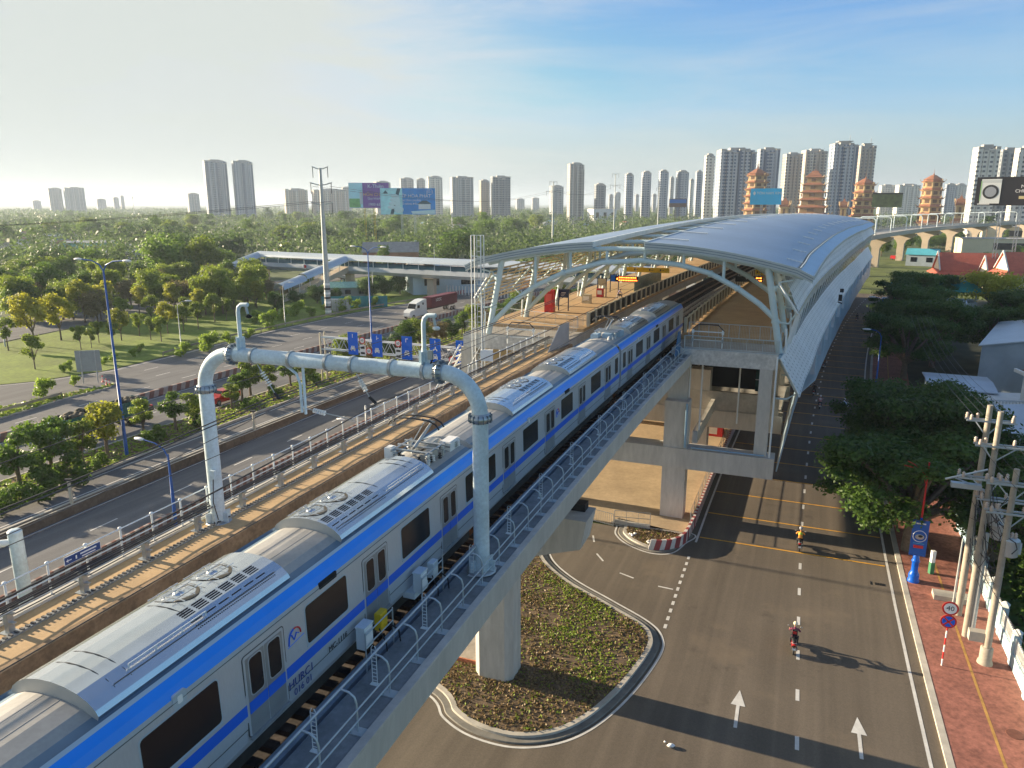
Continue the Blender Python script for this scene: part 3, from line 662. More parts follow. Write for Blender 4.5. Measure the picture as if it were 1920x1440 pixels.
insul(b, (-3.1, 0, H-.3), (-2.6, .2, H-1.35)); b.tube([(-2.6, .2, H-1.35), (-2.45, .25, H-1.6)], .06, BLACK, 6)
insul(b, (1.0, 0, H-.3), (1.35, .2, H-1.15)); b.tube([(1.35, .2, H-1.15), (1.6, .2, H-1.35)], .06, BLACK, 6)
b.build('insulator', pg_, world=False)
b = MB(); b.box((3.3+.55, -.05, H+.55), (.16, .1, .3), GALV); b.tube([(3.3+.25, 0, H+.2), (3.3+.25, 0, H+.75)], .05, PORT, 6); b.tube([(3.3+.6, 0, H+.4), (3.75, 0, H+.1)], .03, CABLE, 5)
b.box((-5.3, -.32, 2.1), (.2, .12, .3), PORT); b.tube([(-5.3, -.34, 1.9), (-5.35, -.4, 1.0), (-5.2, -.38, .3)], .02, CABLE, 5); b.build('junction_box', pg_, world=False)
portal(-4, 'pipe portal gantry behind the viewer', False).name  # stands outside the frame, carries the wires
# stub of a road sign gantry near the left edge of the picture
mt = thing('gantry_mast', 'thick grey round mast rising beside the highway at the left picture edge', 'mast', G(48, 1120, 12.5))
c = G(48, 1120, 12.5); b = MB(); b.tube([(0, 0, -12.5), (0, 0, 2.6)], .24, PORT, 12); b.lathe((0, 0, 2.6), [(.24, 0), (.2, .06), (.1, .08)], PORT, 12); b.build('mast', mt, world=False)
b = MB(); b.tube([(0, 0, 2.2), (-4.5, -2, 2.4)], .13, CRP if 'gate_cream' in MATS else PAINTW, 8); b.tube([(0, 0, -.6), (-4.5, -2, -.4)], .1, PAINTW, 8); b.build('sign_beam', mt, world=False); b = MB(); b.box((-2.6, -1.1, .9), (3.4, .12, 2.7), mat('sign_back_dark', (.03, .025, .04), .5), rz=.42); b.build('sign_panel', mt, world=False)
# overhead wires
def wire(b, pts, r=.012, m=CABLE, n=4): b.tube(pts, r, m, n)
cw = MB()
for t in (-11.8, -16.2):
    for z in (18.95,):
        wire(cw, [Wv(s, t, z) for s in ss_(-3, 240, 6)], .012)
for t, o in ((-16.2, 0),):
    for s0_, s1_ in ((-4, 21.2), (21.2, 63)):
        wire(cw, [Wv(s, t+.15, 19.9-.65*math.sin(math.pi*(s-s0_)/(s1_-s0_))) for s in ss_(s0_, s1_, 3)], .012)
for t, z0 in ((-17.3, 19.6), (-17.45, 19.65), (-12.9, 19.9), (-21.5, 19.3)):
    for s0_, s1_ in ((-4, 21.2), (21.2, 63)):
        wire(cw, [Wv(s, t, z0-.35*math.sin(math.pi*(s-s0_)/(s1_-s0_))) for s in ss_(s0_, s1_, 3)], .022 if t > -21 else .016)
tag(cw.build('overhead_wire', org=W(21, -14, 19)), 'black overhead contact and messenger wires hanging above the tracks', 'overhead wires')
# ================================================================ TRAIN
STL = mat('train_steel', (.50, .54, .58), .36, metal=.3, nz=.6, amt=.06, nz2=30, amt2=.05, stretch=(1, 1, .2))
STD = mat('train_door_steel', (.30, .32, .33), .4, metal=.4, nz=2, amt=.08)
RFG = mat('train_roof_grey', (.36, .355, .34), .6, metal=.15, nz=1.5, amt=.1, nz2=12, amt2=.06)
RFD = mat('train_roof_edge', (.13, .20, .27), .5, metal=.2, nz=1, amt=.15)
LED_ = mat('train_pale_edge', (.45, .55, .62), .4, metal=.2)
TBL = mat('train_blue', (.0, .26, .95), .32, nz=1, amt=.04, spec=.5); TB2 = mat('train_band_blue', (.0, .12, .70), .35, nz=1, amt=.04)
ACM = mat('ac_cover_aluminium', (.70, .71, .72), .24, metal=.92, nz=1.2, amt=.05)
ACE = mat('ac_cover_end', (.50, .49, .45), .5, metal=.2, nz=2, amt=.06)
UND = mat('underframe', (.03, .028, .026), .8, nz=2, amt=.4)
SEAM = mat('train_seam', (.06, .065, .07), .6)
TT = -11.8
tr = thing('metro_train', 'silver and blue three car metro train standing on the right track', 'train', Wv(20, TT, Z0))
def side(t): return TT+1.5-.0
def carbody(s0, s1, cab=0):
    S = ss_(s0, s1, 1.2)
    b = MB()
    seg = [((1.40, .78), (1.47, .95), STL), ((1.47, .95), (1.50, 1.45), STL), ((1.50, 1.45), (1.50, 1.60), STL), ((1.50, 1.60), (1.495, 1.88), TB2), ((1.495, 1.88), (1.47, 3.15), STL), ((1.47, 3.15), (1.44, 3.28), STL), ((1.44, 3.28), (1.36, 3.45), TBL), ((1.36, 3.45), (1.24, 3.60), TBL), ((1.24, 3.60), (1.17, 3.65), LED_), ((1.17, 3.65), (1.12, 3.60), RFD), ((1.12, 3.60), (.92, 3.66), RFD)]
    rf = [(.92, 3.66), (.70, 3.76), (.36, 3.82), (0, 3.84), (-.36, 3.82), (-.70, 3.76), (-.92, 3.66)]
    allp = [(q[0], q[2]) for q in []]
    for (a, c, m) in seg:
        for g in (1, -1):
            q = [(TT+g*a[0], Z0+a[1]), (TT+g*c[0], Z0+c[1])]
            c_ = MB(); c_.sweep(q, S, m, closed=False, fn=Wv); 
            if g < 0: rev(c_)
            b.add(c_.v, [f[::-1] for f in c_.f], m, True)
    for i in range(6):
        c_ = MB(); c_.sweep([(TT+rf[i][0], Z0+rf[i][1]), (TT+rf[i+1][0], Z0+rf[i+1][1])], S, RFG, closed=False, fn=Wv); b.add(c_.v, [f[::-1] for f in c_.f], RFG, True)
    for s, m in ((s0, STL), (s1, STL)):
        pr_ = [(x, z) for (x, z), _, _ in seg]+rf+[(-x, z) for (x, z), _, _ in seg][::-1]
        b.face([Wv(s, TT+x, Z0+z) for x, z in (pr_ if s == s0 else pr_[::-1])], m)
    b.face([Wv(s0, TT-1.4, Z0+.78), Wv(s0, TT+1.4, Z0+.78), Wv(s1, TT+1.4, Z0+.78), Wv(s1, TT-1.4, Z0+.78)][::-1], UND)
    o = b.build('car_body', tr)
    b = MB()
    for x in (-.78, -.5, -.2, .2, .5, .78):
        zz = 3.84-.18*abs(x/.92)**2-.01; b.sweep([(TT+x-.008, Z0+zz), (TT+x+.008, Z0+zz), (TT+x+.008, Z0+zz+.012), (TT+x-.008, Z0+zz+.012)], S, RFG, fn=Wv)
    b.build('roof_rib', o)
    b = MB()
    for z in (1.28, 3.18):
        for g in (1, -1): x0, x1 = sorted((TT+g*1.46, TT+g*(1.503 if z < 2 else 1.472))); b.sweep([(x0, Z0+z), (x1, Z0+z), (x1, Z0+z+.01), (x0, Z0+z+.01)], S, SEAM, fn=Wv)
    b.build('body_seam', o)
    b = MB(); b.st(s0+.4, s1-.4, TT-1.2, TT+1.2, Z0+.25, Z0+.78, UND, fn=Wv)
    for s in (s0+2.2, s0+4.4, s1-4.4, s1-2.2):
        for g in (-.75, .75): b.tube([Wv(s, TT+g-.07, Z0+.43), Wv(s, TT+g+.07, Z0+.43)], .43, UND, 12)
    b.build('bogie', o)
    return o
def rrect(w, h, r, k=4):
    out = []
    for cx, cy, a0 in ((w/2-r, h/2-r, 0), (-w/2+r, h/2-r, 90), (-w/2+r, -h/2+r, 180), (w/2-r, -h/2+r, 270)):
        for j in range(k+1): a = rad(a0+90*j/k); out.append((cx+r*math.cos(a), cy+r*math.sin(a)))
    return out
def panel(b, s, z, w, h, r, m, off, g=1, th=.012):
    pts = [Wv(s+x, TT+g*(1.5+off-.03*max(0, (z+y-Z0-1.9)/1.3)), z+y) for x, y in rrect(w, h, r)]
    a = base(s)[2]; nrm = Vector((math.cos(a), -math.sin(a), 0))*th*g
    if g < 0: pts = pts[::-1]
    b.slab([p-nrm for p in pts][::-1], nrm, m)
def door(o, s0, s1):
    for g in (1, -1):
        b = MB(); w = s1-s0; c = (s0+s1)/2
        panel(b, c, Z0+2.03, w+.16, 1.98, .09, SEAM, .004, g); panel(b, c, Z0+2.03, w+.1, 1.94, .07, STL, .010, g)
        for x in (-w/4, w/4):
            panel(b, c+x, Z0+2.0, w/2-.025, 1.86, .03, STD, .016, g); panel(b, c+x, Z0+1.74, w/2-.027, .28, .01, TB2, .020, g)
            panel(b, c+x, Z0+2.44, w/2-.17, .92, .1, STL, .021, g); panel(b, c+x, Z0+2.44, w/2-.22, .87, .09, GLASS, .026, g)
        b.st(s0-.05, s1+.05, TT+g*1.5-(0 if g > 0 else .07), TT+g*1.5+(.07 if g > 0 else 0), Z0+1.0, Z0+1.05, GALV, fn=Wv)
        b.build('door', o)
def window(o, s0, s1, h=.98):
    for g in (1, -1):
        b = MB(); w = s1-s0; c = (s0+s1)/2; panel(b, c, Z0+2.52, w+.07, h+.07, .11, LED_, .006, g); panel(b, c, Z0+2.52, w, h, .09, GLASS, .014, g)
        b.st(s0-.03, s1+.03, TT+g*1.47-(0 if g > 0 else .05), TT+g*1.47+(.05 if g > 0 else 0), Z0+1.97, Z0+2.0, LED_, fn=Wv); b.build('window', o)
def acunit(o, s0, s1, fan=0):
    """fan=0: fans at the far end; 1: at the near end"""
    prof = [(1.05, 3.60), (1.08, 3.70), (1.02, 3.80), (.86, 3.93), (.62, 4.04), (.32, 4.11), (0, 4.13), (-.32, 4.11), (-.62, 4.04), (-.86, 3.93), (-1.02, 3.80), (-1.08, 3.70), (-1.05, 3.60)]
    tb = MB(); S = ss_(s0, s1, .9)
    for i in range(len(prof)-1):
        c_ = MB(); c_.sweep([(TT+prof[i][0], Z0+prof[i][1]), (TT+prof[i+1][0], Z0+prof[i+1][1])], S, ACM, closed=False, fn=Wv); tb.add(c_.v, [f[::-1] for f in c_.f], ACM, True)
    for s in (s0, s1):
        p = [Wv(s, TT+x, Z0+z) for x, z in prof]; tb.add(p, [list(range(len(p))) if s == s0 else list(range(len(p)))[::-1]], ACE)
    u = tb.build('air_conditioner', o)
    def zc(x): return 4.13-.30*(abs(x)/1.0)**2.2
    L_ = s1-s0
    f0 = s0+.16*L_ if fan else s1-.50*L_
    for i in range(2):                       # fan openings under wire guards
        c = f0+(.11+.19*i)*L_ if not fan else s0+(.10+.19*i)*L_
        b = MB(); n = 20; rim = [(c+math.cos(2*math.pi*k/n)*.43, -.33+math.sin(2*math.pi*k/n)*.55) for k in range(n)]
        b.add([Wv(s, TT+x, Z0+zc(x)+.012) for s, x in rim], [list(range(n))[::-1]], mat('fan_well', (.13, .115, .09), .35, metal=.5))
        for x in (-.7, -.33, .0): b.tube([Wv(c+q*.43, TT+x, Z0+zc(x)+.06) for q in (-1, 0, 1)], .012, ACM, 4)
        for q in (-.3, .0, .3): b.tube([Wv(c+q, TT+x, Z0+zc(x)+.06) for x in (-.85, -.55, -.25, .1, .22)], .012, ACM, 4)
        b.ell(Wv(c, TT-.25, Z0+4.10), (.14, .14, .07), ACM, 8, 5)
        for k in range(5): a = k*2*math.pi/5+.3; b.box(Wv(c+.2*math.cos(a), TT-.3+.22*math.sin(a), Z0+4.10), (.24, .08, .02), GALV, rz=a)
        b.build('fan', u)
    b = MB(); g0 = f0-.02*L_ if not fan else s0+.02*L_
    for j in range(6):                       # louvres on the shoulder
        s = g0+j*.075*L_
        for k in range(6):
            x = .36+.062*k+(.05 if k > 3 else 0); z = zc(x); b.add([Wv(s, TT+x, Z0+z+.01), Wv(s+.058*L_, TT+x, Z0+z+.01), Wv(s+.058*L_, TT+x+.032, Z0+zc(x+.032)+.01), Wv(s, TT+x+.032, Z0+zc(x+.032)+.01)], [(0, 1, 2, 3)][::-1], DARK)
    for j in range(44):
        for k in range(3):
            s = g0+j*.0106*L_; x = .85+.045*k; z = 3.945-.06*k*.9
            b.add([Wv(s, TT+x, Z0+z+.012), Wv(s+.03, TT+x, Z0+z+.012), Wv(s+.03, TT+x+.025, Z0+z-.008), Wv(s, TT+x+.025, Z0+z-.008)], [(0, 1, 2, 3)], DARK)
    b.f = [f for f in b.f]; b.build('louvre', u)
    b = MB(); h0, h1 = (s0+.18*L_, s0+.55*L_) if not fan else (s0+.55*L_, s0+.95*L_)
    b.tube([Wv(s, TT+.78, Z0+4.06) for s in ss_(h0, h1, 1)], .014, PAINTW, 5)
    for j in range(4): s = h0+(h1-h0)*j/3; b.tube([Wv(s, TT+.78, Z0+3.95), Wv(s, TT+.78, Z0+4.06)], .014, PAINTW, 4)
    for q in ((s0+.10*L_, s0+.17*L_, s0+.5*L_) if not fan else (s0+.52*L_, s0+.86*L_, s0+.93*L_)):
        b.tube([Wv(q, TT+x, Z0+zc(x)+.006) for x in (-.98, -.8, -.5, -.2, .1, .4, .7, .9)], .009, SEAM, 4, caps=False)
    b.tube([Wv(s, TT+.88, Z0+3.95) for s in ss_(s0+.1*L_, s1-.05*L_, 1)], .007, SEAM, 4); b.build('handrail', u)
cars = [(4.3, 23.95), (24.3, 45.75), (46.2, 67.9)]
doors = [[(6.35, 7.6), (11.15, 12.4), (15.9, 17.1), (20.7, 21.85)], [(26.3, 27.6), (31.55, 32.9), (36.95, 38.2), (42.3, 43.6)], [(47.9, 49.2), (53.4, 54.7), (58.9, 60.2), (64.6, 65.9)]]
wins = [[(8.4, 10.35), (13.3, 15.05), (18.0, 19.8), (22.65, 23.4)], [(24.75, 25.45), (28.6, 30.5), (33.95, 35.85), (39.3, 41.3), (44.6, 45.3)], [(46.6, 47.3), (50.2, 52.2), (55.8, 57.8), (61.4, 63.4)]]
acs = [[(8.0, 13.35, 0), (15.55, 21.0, 1)], [(28.5, 33.85, 0), (36.65, 42.0, 1)], [(50.3, 55.6, 0), (58.5, 63.9, 1)]]
bodies = []
for i in range(3):
    o = carbody(*cars[i]); bodies.append(o)
    for d in doors[i]: door(o, *d)
    for w_ in wins[i]: window(o, *w_)
    for a in acs[i]: acunit(o, a[0], a[1], a[2])
def stext(s, size, m, name, o, ps, z, off=.02):
    p = Wv(ps, TT+1.5+off, z); a = base(ps)[2]
    M = Matrix.Rotation(-a+rad(90), 4, 'Z') @ Matrix.Rotation(rad(90), 4, 'X')
    return text(s, size, m, name, o, p, M, world=True)
NAVY = mat('navy_lettering', (.02, .05, .25), .5)
stext('HURC1', .30, NAVY, 'lettering', bodies[0], 12.95, Z0+1.38); stext('016 01', .26, NAVY, 'lettering', bodies[0], 13.0, Z0+1.12)
stext('MC-1116', .22, BLACK, 'lettering', bodies[0], 14.5, Z0+1.38)
for i, s in ((0, 12.85), (1, 33.4)):           # arched railway emblem
    b = MB()
    def P_(x, y): return Wv(s+x, TT+1.5+.012-.02, Z0+2.5+y)
    arc = [(.22*math.cos(rad(a)), .22*math.sin(rad(a))) for a in range(0, 181, 20)]
    b.tube([P_(x, y) for x, y in arc[5:]+[(-.24, -.12)]], .022, TB2, 4); b.tube([P_(x, y) for x, y in arc[:6]], .022, RED, 4)
    b.tube([P_(x, y) for x, y in ((-.12, .1), (-.04, -.06), (.06, .08), (.14, .02))], .02, TB2, 4); b.tube([P_(-.28, -.16), P_(.34, -.1)], .008, TBL, 4); b.build('emblem', bodies[i])
for i, s in ((0, 9.4), (1, 29.4), (2, 50.9)):
    b = MB(); panel(b, s, Z0+3.2, .34, .3, .06, LED_, .0, 1, .05); panel(b, s, Z0+3.2, .12, .16, .03, SIGNW, .01, 1, .04); b.build('speaker_grille', bodies[i])
for i, s in ((0, 14.3), (1, 35.0), (2, 57)):
    b = MB(); panel(b, s, Z0+3.22, .75, .17, .03, DARK, .0, 1, .05); b.build('destination_display', bodies[i])
b = MB()
for s0_, s1_ in ((23.9, 24.35), (45.7, 46.25)):
    b.sweep([(TT-1.3, Z0+.9), (TT+1.3, Z0+.9), (TT+1.3, Z0+3.5), (TT-1.3, Z0+3.5)], [s0_, s1_], BLACK, fn=Wv)
b.build('gangway', tr)
# pantographs and roof equipment
def panto(s, up=1.0):
    b = MB(); zr = Z0+3.86
    for x in (-.65, .65):
        for ds in (-.55, .55): b.tube([Wv(s+ds, TT+x, zr-.1), Wv(s+ds, TT+x, zr+.28)], .07, WHITE, 7); b.lathe(Wv(s+ds, TT+x, zr+.05), [(.11, 0), (.05, .04), (.11, .08), (.05, .12), (.11, .16)], GALV, 8)
    b.tube([Wv(s-.75, TT-.65, zr+.3), Wv(s+.75, TT-.65, zr+.3)], .04, GALV, 5); b.tube([Wv(s-.75, TT+.65, zr+.3), Wv(s+.75, TT+.65, zr+.3)], .04, GALV, 5)
    for ds in (-.5, 0, .5): b.tube([Wv(s+ds, TT-.8, zr+.3), Wv(s+ds, TT+.8, zr+.3)], .045, GALV, 5)
    b.build('pantograph_base', bodies[0 if s < 24 else 2])
    o = MB(); hz = zr+.35; e = .95*up
    o.tube([Wv(s-.3, TT, hz), Wv(s+1.1, TT, hz+.55*up)], [.06, .05], GALV, 6)
    for x in (-.25, .25): o.tube([Wv(s+1.1, TT+x*.4, hz+.55*up), Wv(s-.1, TT+x, hz+1.0*up)], .03, GALV, 5)
    o.tube([Wv(s-.2, TT-.2, hz+.02), Wv(s+.9, TT-.2, hz+.6*up)], .02, GALV, 4); o.build('pantograph_arm', bodies[0 if s < 24 else 2])
    o = MB(); hz = zr+1.38*up
    for ds in (-.22, .16): o.tube([Wv(s-.1+ds, TT+x, hz+z) for x, z in ((-.98, -.28), (-.86, -.12), (-.6, 0), (0, .03), (.6, 0), (.86, -.12), (.98, -.28))], .028, CABLE, 5)
    for x in (-.5, .5): o.tube([Wv(s-.35, TT+x, hz-.02), Wv(s+.1, TT+x, hz-.02)], .02, GALV, 4)
    o.build('pantograph_head', bodies[0 if s < 24 else 2])
panto(22.0); panto(48.2, .9)
def roofbox(i, s, x, w, l, h, m=ACE):
    b = MB(); z = Z0+3.74; b.st(s, s+l, TT+x, TT+x+w, z, z+h, m, fn=Wv); b.st(s+.04, s+l-.04, TT+x+.04, TT+x+w-.04, z+h, z+h+.03, m, fn=Wv); b.build('roof_box', bodies[i])
roofbox(0, 22.3, -.2, .42, 1.0, .36); roofbox(0, 23.0, .3, .45, .8, .32, WHITE); roofbox(0, 21.6, .25, .3, .8, .3); roofbox(0, 21.3, -.95, .3, .3, .5, WHITE)
roofbox(2, 47.2, -.1, .6, .9, .34, mat('blue_grey_box', (.30, .42, .52), .5)); roofbox(2, 48.2, .4, .45, 1.0, .34, MATS['blue_grey_box']); roofbox(2, 46.9, -.8, .5, .8, .3, MATS['blue_grey_box'])
b = MB(); rr = random.Random(9)
for k in range(16):
    s = 21.3+rr.uniform(0, 2.4); x = rr.uniform(-1, .9); b.lathe(Wv(s, TT+x, Z0+3.8), [(.06, 0), (.08, .03), (.03, .06), (.08, .1), (.03, .14), (.06, .2)], rr.choice([GALV, WHITE, CABLE]), 7)
for k in range(9):
    s = 21.3+rr.uniform(0, 1.8); x = rr.uniform(-1, .5); b.tube([Wv(s, TT+x, Z0+3.95), Wv(s+rr.uniform(.1, .4), TT+x+.2, Z0+4.08), Wv(s+rr.uniform(.3, .8), TT+x+rr.uniform(0, .5), Z0+3.93)], .022, CABLE, 4)
b.build('roof_cabling', bodies[0])
b = MB()
for k in range(12):
    s = 46.6+rr.uniform(0, 2.6); x = rr.uniform(-1, .9); b.lathe(Wv(s, TT+x, Z0+3.8), [(.06, 0), (.08, .03), (.03, .06), (.08, .1), (.03, .14), (.06, .2)], rr.choice([GALV, WHITE]), 7)
b.build('roof_cabling', bodies[2])
# ================================================================ STATION
SA, SB, TC = 61.4, 238.0, -13.5
RFT = mat('roof_sheet', (.30, .37, .46), .42, metal=.3, nz=.12, amt=.12, nz2=3, amt2=.06, stretch=(1, 1, 1))
RFE = mat('roof_fascia', (.44, .50, .52), .45, metal=.25, nz=1, amt=.06)
RFE2 = mat('roof_fascia_groove', (.20, .26, .33), .5, nz=1, amt=.06)
STRIP = mat('gutter_strip', (.28, .44, .60), .4, metal=.3, nz=.4, amt=.08)
TUBE = mat('station_tube', (.50, .62, .64), .38, nz=1, amt=.06)
CLAD = mat('cladding_silver', (.60, .62, .66), .4, metal=.12, nz=.3, amt=.08, nz2=3, amt2=.05)
NOTCH = mat('cladding_notch', (.10, .12, .15), .6)
CREAM = mat('cream_steel', (.52, .44, .28), .7, nz=.8, amt=.2, nz2=6, amt2=.15)
GTINT = mat('tinted_glass', (.015, .05, .05), .15, nz=.3, amt=.6, spec=.3)
PLAT = mat('platform_paver', (.46, .31, .165), .8, nz=.5, amt=.12, nz2=6, amt2=.1)
STAIN = mat('stained_beam', (.56, .55, .51), .85, nz=.45, amt=.2, nz2=3, amt2=.22)
st = thing('metro_station', 'elevated metro station with a curved silver roof in two halves above the tracks', 'station', W(62, TC))
def interp(x, tab):
    if x <= tab[0][0]: return tab[0][1]
    for (a, c), (d, e) in zip(tab, tab[1:]):
        if x <= d: return c+(e-c)*(x-a)/(d-a)
    return tab[-1][1]
def hump(s): return .95*math.sin(math.pi*max(0, min(1, (s-60)/180)))
RO = [(61, 1.05), (72, 1.5), (83, 1.9), (93, 2.3), (113, 3.0), (146, 3.8), (185, 4.1), (215, 3.3), (238, 1.9)]
RI = [(61, -.15), (67, .1), (77, .3), (95, 1.0), (111, 1.45), (143, 2.1), (199, 2.2), (238, .6)]
LT = [(61, -.8), (68, -.4), (83, .2), (98, .9), (120, 1.7), (152, 2.6), (175, 2.9), (205, 2.3), (238, .9)]
LB = [(61, .85), (67, 1.1), (75, 1.6), (89, 2.1), (105, 2.8), (127, 3.6), (161, 4.2), (198, 3.9), (240, 2.3)]
GT = [(61, .2), (71, .6), (83, 1.1), (101, 2.0), (114, 2.6), (128, 3.2), (155, 3.7), (192, 3.7), (238, 2.2)]
def zr(t, s): d = t-TC; return 23.4-.0098*d*d+hump(s)
SS = ss_(SA, SB, 3.0)
def mir(t, side): return t if side > 0 else 2*TC-t
for side in (1, -1):       # two roof panels
    b = MB(); K = 10
    def row(s, dz=0., k0=0):
        ti = TC+1.6 if side > 0 else TC+2.8; to = interp(s, RI)
        return [(mir(ti+(to-ti)*k/K, side), zr(ti+(to-ti)*k/K, s)+dz) for k in range(K+1)]
    for dz, flip in ((0, 1), (-.42, 0)):
        c_ = MB(); c_.sweep(lambda s: row(s, dz), SS, RFT if flip else RFE, closed=False)
        if (flip == 1) == (side > 0): rev(c_)
        b.add(c_.v, c_.f, RFT if flip else RFE, True)
    b.build('roof_panel', st)
    for s, sgn in ((SA, 1), (SB, -1)):
        b = MB()
        for (a, c, dd, m) in ((0.03, -.13, .10, RFE), (-.13, -.20, .04, RFE2), (-.20, -.33, .08, RFE), (-.33, -.40, .03, RFE2), (-.40, -.55, .06, RFE)):
            rw = row(s)
            ext = [(mir(interp(s, RO), side), zr(interp(s, RO), s)-.25)]
            rw = rw+ext
            for k in range(len(rw)-1):
                (t0, z0), (t1, z1) = rw[k], rw[k+1]
                b.hexa([W(s-sgn*dd, t0, z0+c), W(s-sgn*dd, t1, z1+c), W(s+sgn*.25, t1, z1+c), W(s+sgn*.25, t0, z0+c), W(s-sgn*dd, t0, z0+a), W(s-sgn*dd, t1, z1+a), W(s+sgn*.25, t1, z1+a), W(s+sgn*.25, t0, z0+a)], m)
        b.build('fascia', st)
    b = MB()    # inner edge fascia
    ti = mir(TC+1.6 if side > 0 else TC+2.8, side)
    for a, c, w_ in ((.05, -.12, .10), (-.14, -.26, .07), (-.28, -.42, .04)):
        b.sweep(lambda s: [(ti-side*w_, zr(mir(ti, side), s)+c), (ti+side*.1, zr(mir(ti, side), s)+c), (ti+side*.1, zr(mir(ti, side), s)+a), (ti-side*w_, zr(mir(ti, side), s)+a)], SS, RFE if side > 0 else PAINTW)
    b.build('fascia', st)
    b = MB()    # curved gutter strip along the outer edge, dark gap between
    c_ = MB(); c_.sweep(lambda s: [(mir(interp(s, RI), side), zr(interp(s, RI), s)-.25), (mir(interp(s, RI)+.16, side), zr(interp(s, RI), s)-.25)], SS, BLACK, closed=False)
    if side > 0: rev(c_)
    b.add(c_.v, c_.f, BLACK)
    b.sweep(lambda s: [(mir(interp(s, RI)+.16, side), zr(interp(s, RI), s)-.35), (mir(interp(s, RI)+.26, side), zr(interp(s, RI), s)-.35), (mir(interp(s, RI)+.26, side), zr(interp(s, RI), s)+.04), (mir(interp(s, RI)+.16, side), zr(interp(s, RI), s)+.04)], SS, RFE)
    b.sweep(lambda s: [(mir(interp(s, RI)+.27, side), zr(interp(s, RI), s)-.30), (mir(interp(s, RO), side), zr(interp(s, RO), s)-.45), (mir(interp(s, RO), side), zr(interp(s, RO), s)-.28), (mir(interp(s, RI)+.27, side), zr(interp(s, RI), s)-.12)], SS, STRIP)
    b.sweep(lambda s: [(mir(interp(s, RO), side), zr(interp(s, RO), s)-.5), (mir(interp(s, RO)+.09, side), zr(interp(s, RO), s)-.5), (mir(interp(s, RO)+.09, side), zr(interp(s, RO), s)-.2), (mir(interp(s, RO), side), zr(interp(s, RO), s)-.2)], SS, RFE)
    b.build('roof_gutter', st)
b = MB()
for k in range(15):
    s = 66+11*k; b.tube([W(s, TC+1.7, zr(TC+1.7, s)+.1), W(s, TC+4.4, zr(TC+4.4, s)+.1)], .06, PAINTW, 5); b.tube([W(s, -1.1, zr(-1.1, s)+.1), W(s, .15, zr(.15, s)+.12)], .05, PAINTW, 5)
b.build('roof_walk_bar', st)
# arches, columns, purlins
frames = [62.0+9.2*k for k in range(20)]
for i, s in enumerate(frames):
    n = 12 if i < 4 else 6
    arc = [(-25.6, 15.9), (-23.6, 17.9), (-21.8, 19.2), (-19, 20.6), (-15.5, 21.6), (-12.2, 21.85), (-9, 21.6), (-6.6, 21.0), (-4.4, 19.9), (-2.6, 18.7), (-1.15, 17.4)]
    arc = [(TC+(t+13.4)*1.0, z+hump(s)) for t, z in arc]
    b = MB(); b.tube([W(s, t, z) for t, z in arc], .22, TUBE, n)
    for q in (1, 3, 7, 8): t, z = arc[q]; t2, z2 = arc[q+1]; b.tube([W(s, t, z), W(s, t+(t2-t)*.06, z+(z2-z)*.06)], .30, TUBE, n)
    b.build('arch', st)
    b = MB(); tp = [(-25+24*j/12) for j in range(13)]; b.tube([W(s, t, zr(t, s)-.62) for t in [-26]+tp+[0.4]], .2, TUBE, n); b.build('top_chord', st)
    for t in (-21.6, -18.4, -15.2, -12.0, -8.8, -5.6):
        za = interp(t, arc); b = MB(); b.tube([W(s, t, za), W(s, t, zr(t, s)-.62)], .13, TUBE, 8 if i < 4 else 5); b.build('hanger', st)
    for side in (1, -1):
        b = MB(); b.tube([W(s, mir(-.9, side), 14.9), W(s, mir(-2.25, side), zr(-2.25, s)-.6)], .27, TUBE, n)
        for z in (17.4, 20.0): b.tube([W(s, mir(-.9-1.35*(z-14.9)/7, side), z-.12), W(s, mir(-.9-1.35*(z-14.9)/7, side), z+.12)], .34, TUBE, n)
        b.build('column', st)
        gt = interp(s, GT); lt = interp(s, LT); lb = interp(s, LB)
        b = MB(); b.tube([W(s, mir(-1.9, side), 20.2), W(s, mir(-1.3, side), 20.1), W(s, mir(gt-.15, side), 18.2), W(s, mir(-.4, side), 17.3), W(s, mir(-1.2, side), 17.35)], .09, TUBE, 6)
        b.tube([W(s, mir(-.55, side), 16.9), W(s, mir(-.45, side), 14.9)], .09, PAINTW, 6); b.tube([W(s, mir(lt-.25, side), 14.6), W(s, mir(lb-.25, side), 11.75), W(s, mir(-.1, side), 11.2), W(s, mir(-.9, side), 11.2)], .09, TUBE, 6)
        b.tube([W(s, mir(-1.6, side), 19.8), W(s, mir(-1.35, side), 20.5), W(s, mir(-.3, side), 20.7)], .08, TUBE, 6); b.build('bracket', st)
# tiled outer cladding (right) and slatted cladding (left)
def tiles(ta, za, tb, zb, rows, name, s0=SA, tile=.62):
    b = MB(); n = int((SB-s0)/tile); R_ = rows
    for i in range(n):
        s = s0+i*tile; s2 = s+tile
        for j in range(R_):
            f0, f1 = j/R_, (j+1)/R_
            def P(q, f, o): a_, c_ = ta(q), tb(q); return W(q, a_+(c_-a_)*f+o, za+(zb-za)*f+o*.25+(hump(q) if za > 19 else 0)*(1-f))
            b.add([P(s, f0, 0), P(s2, f0, 0), P(s2, f1, .035), P(s, f1, .035)], [(0, 1, 2, 3)], CLAD)
            b.add([P(s, f1, .035), P(s2, f1, .035), P(s2, f1, 0), P(s, f1, 0)], [(0, 1, 2, 3)], NOTCH)
            if s < 190 and (i+j) % 2 == 0:
                b.add([P(s+.02, f1-.55/R_, .05), P(s+.26, f1-.03/R_, .05), P(s+.10, f1-.02/R_, .05), P(s-.05, f1-.40/R_, .05)], [(0, 1, 2, 3)][::-1], NOTCH)
    return b.build(name, st)
tiles(lambda s: interp(s, LT), 14.6, lambda s: interp(s, LB), 11.7, 7, 'cladding')
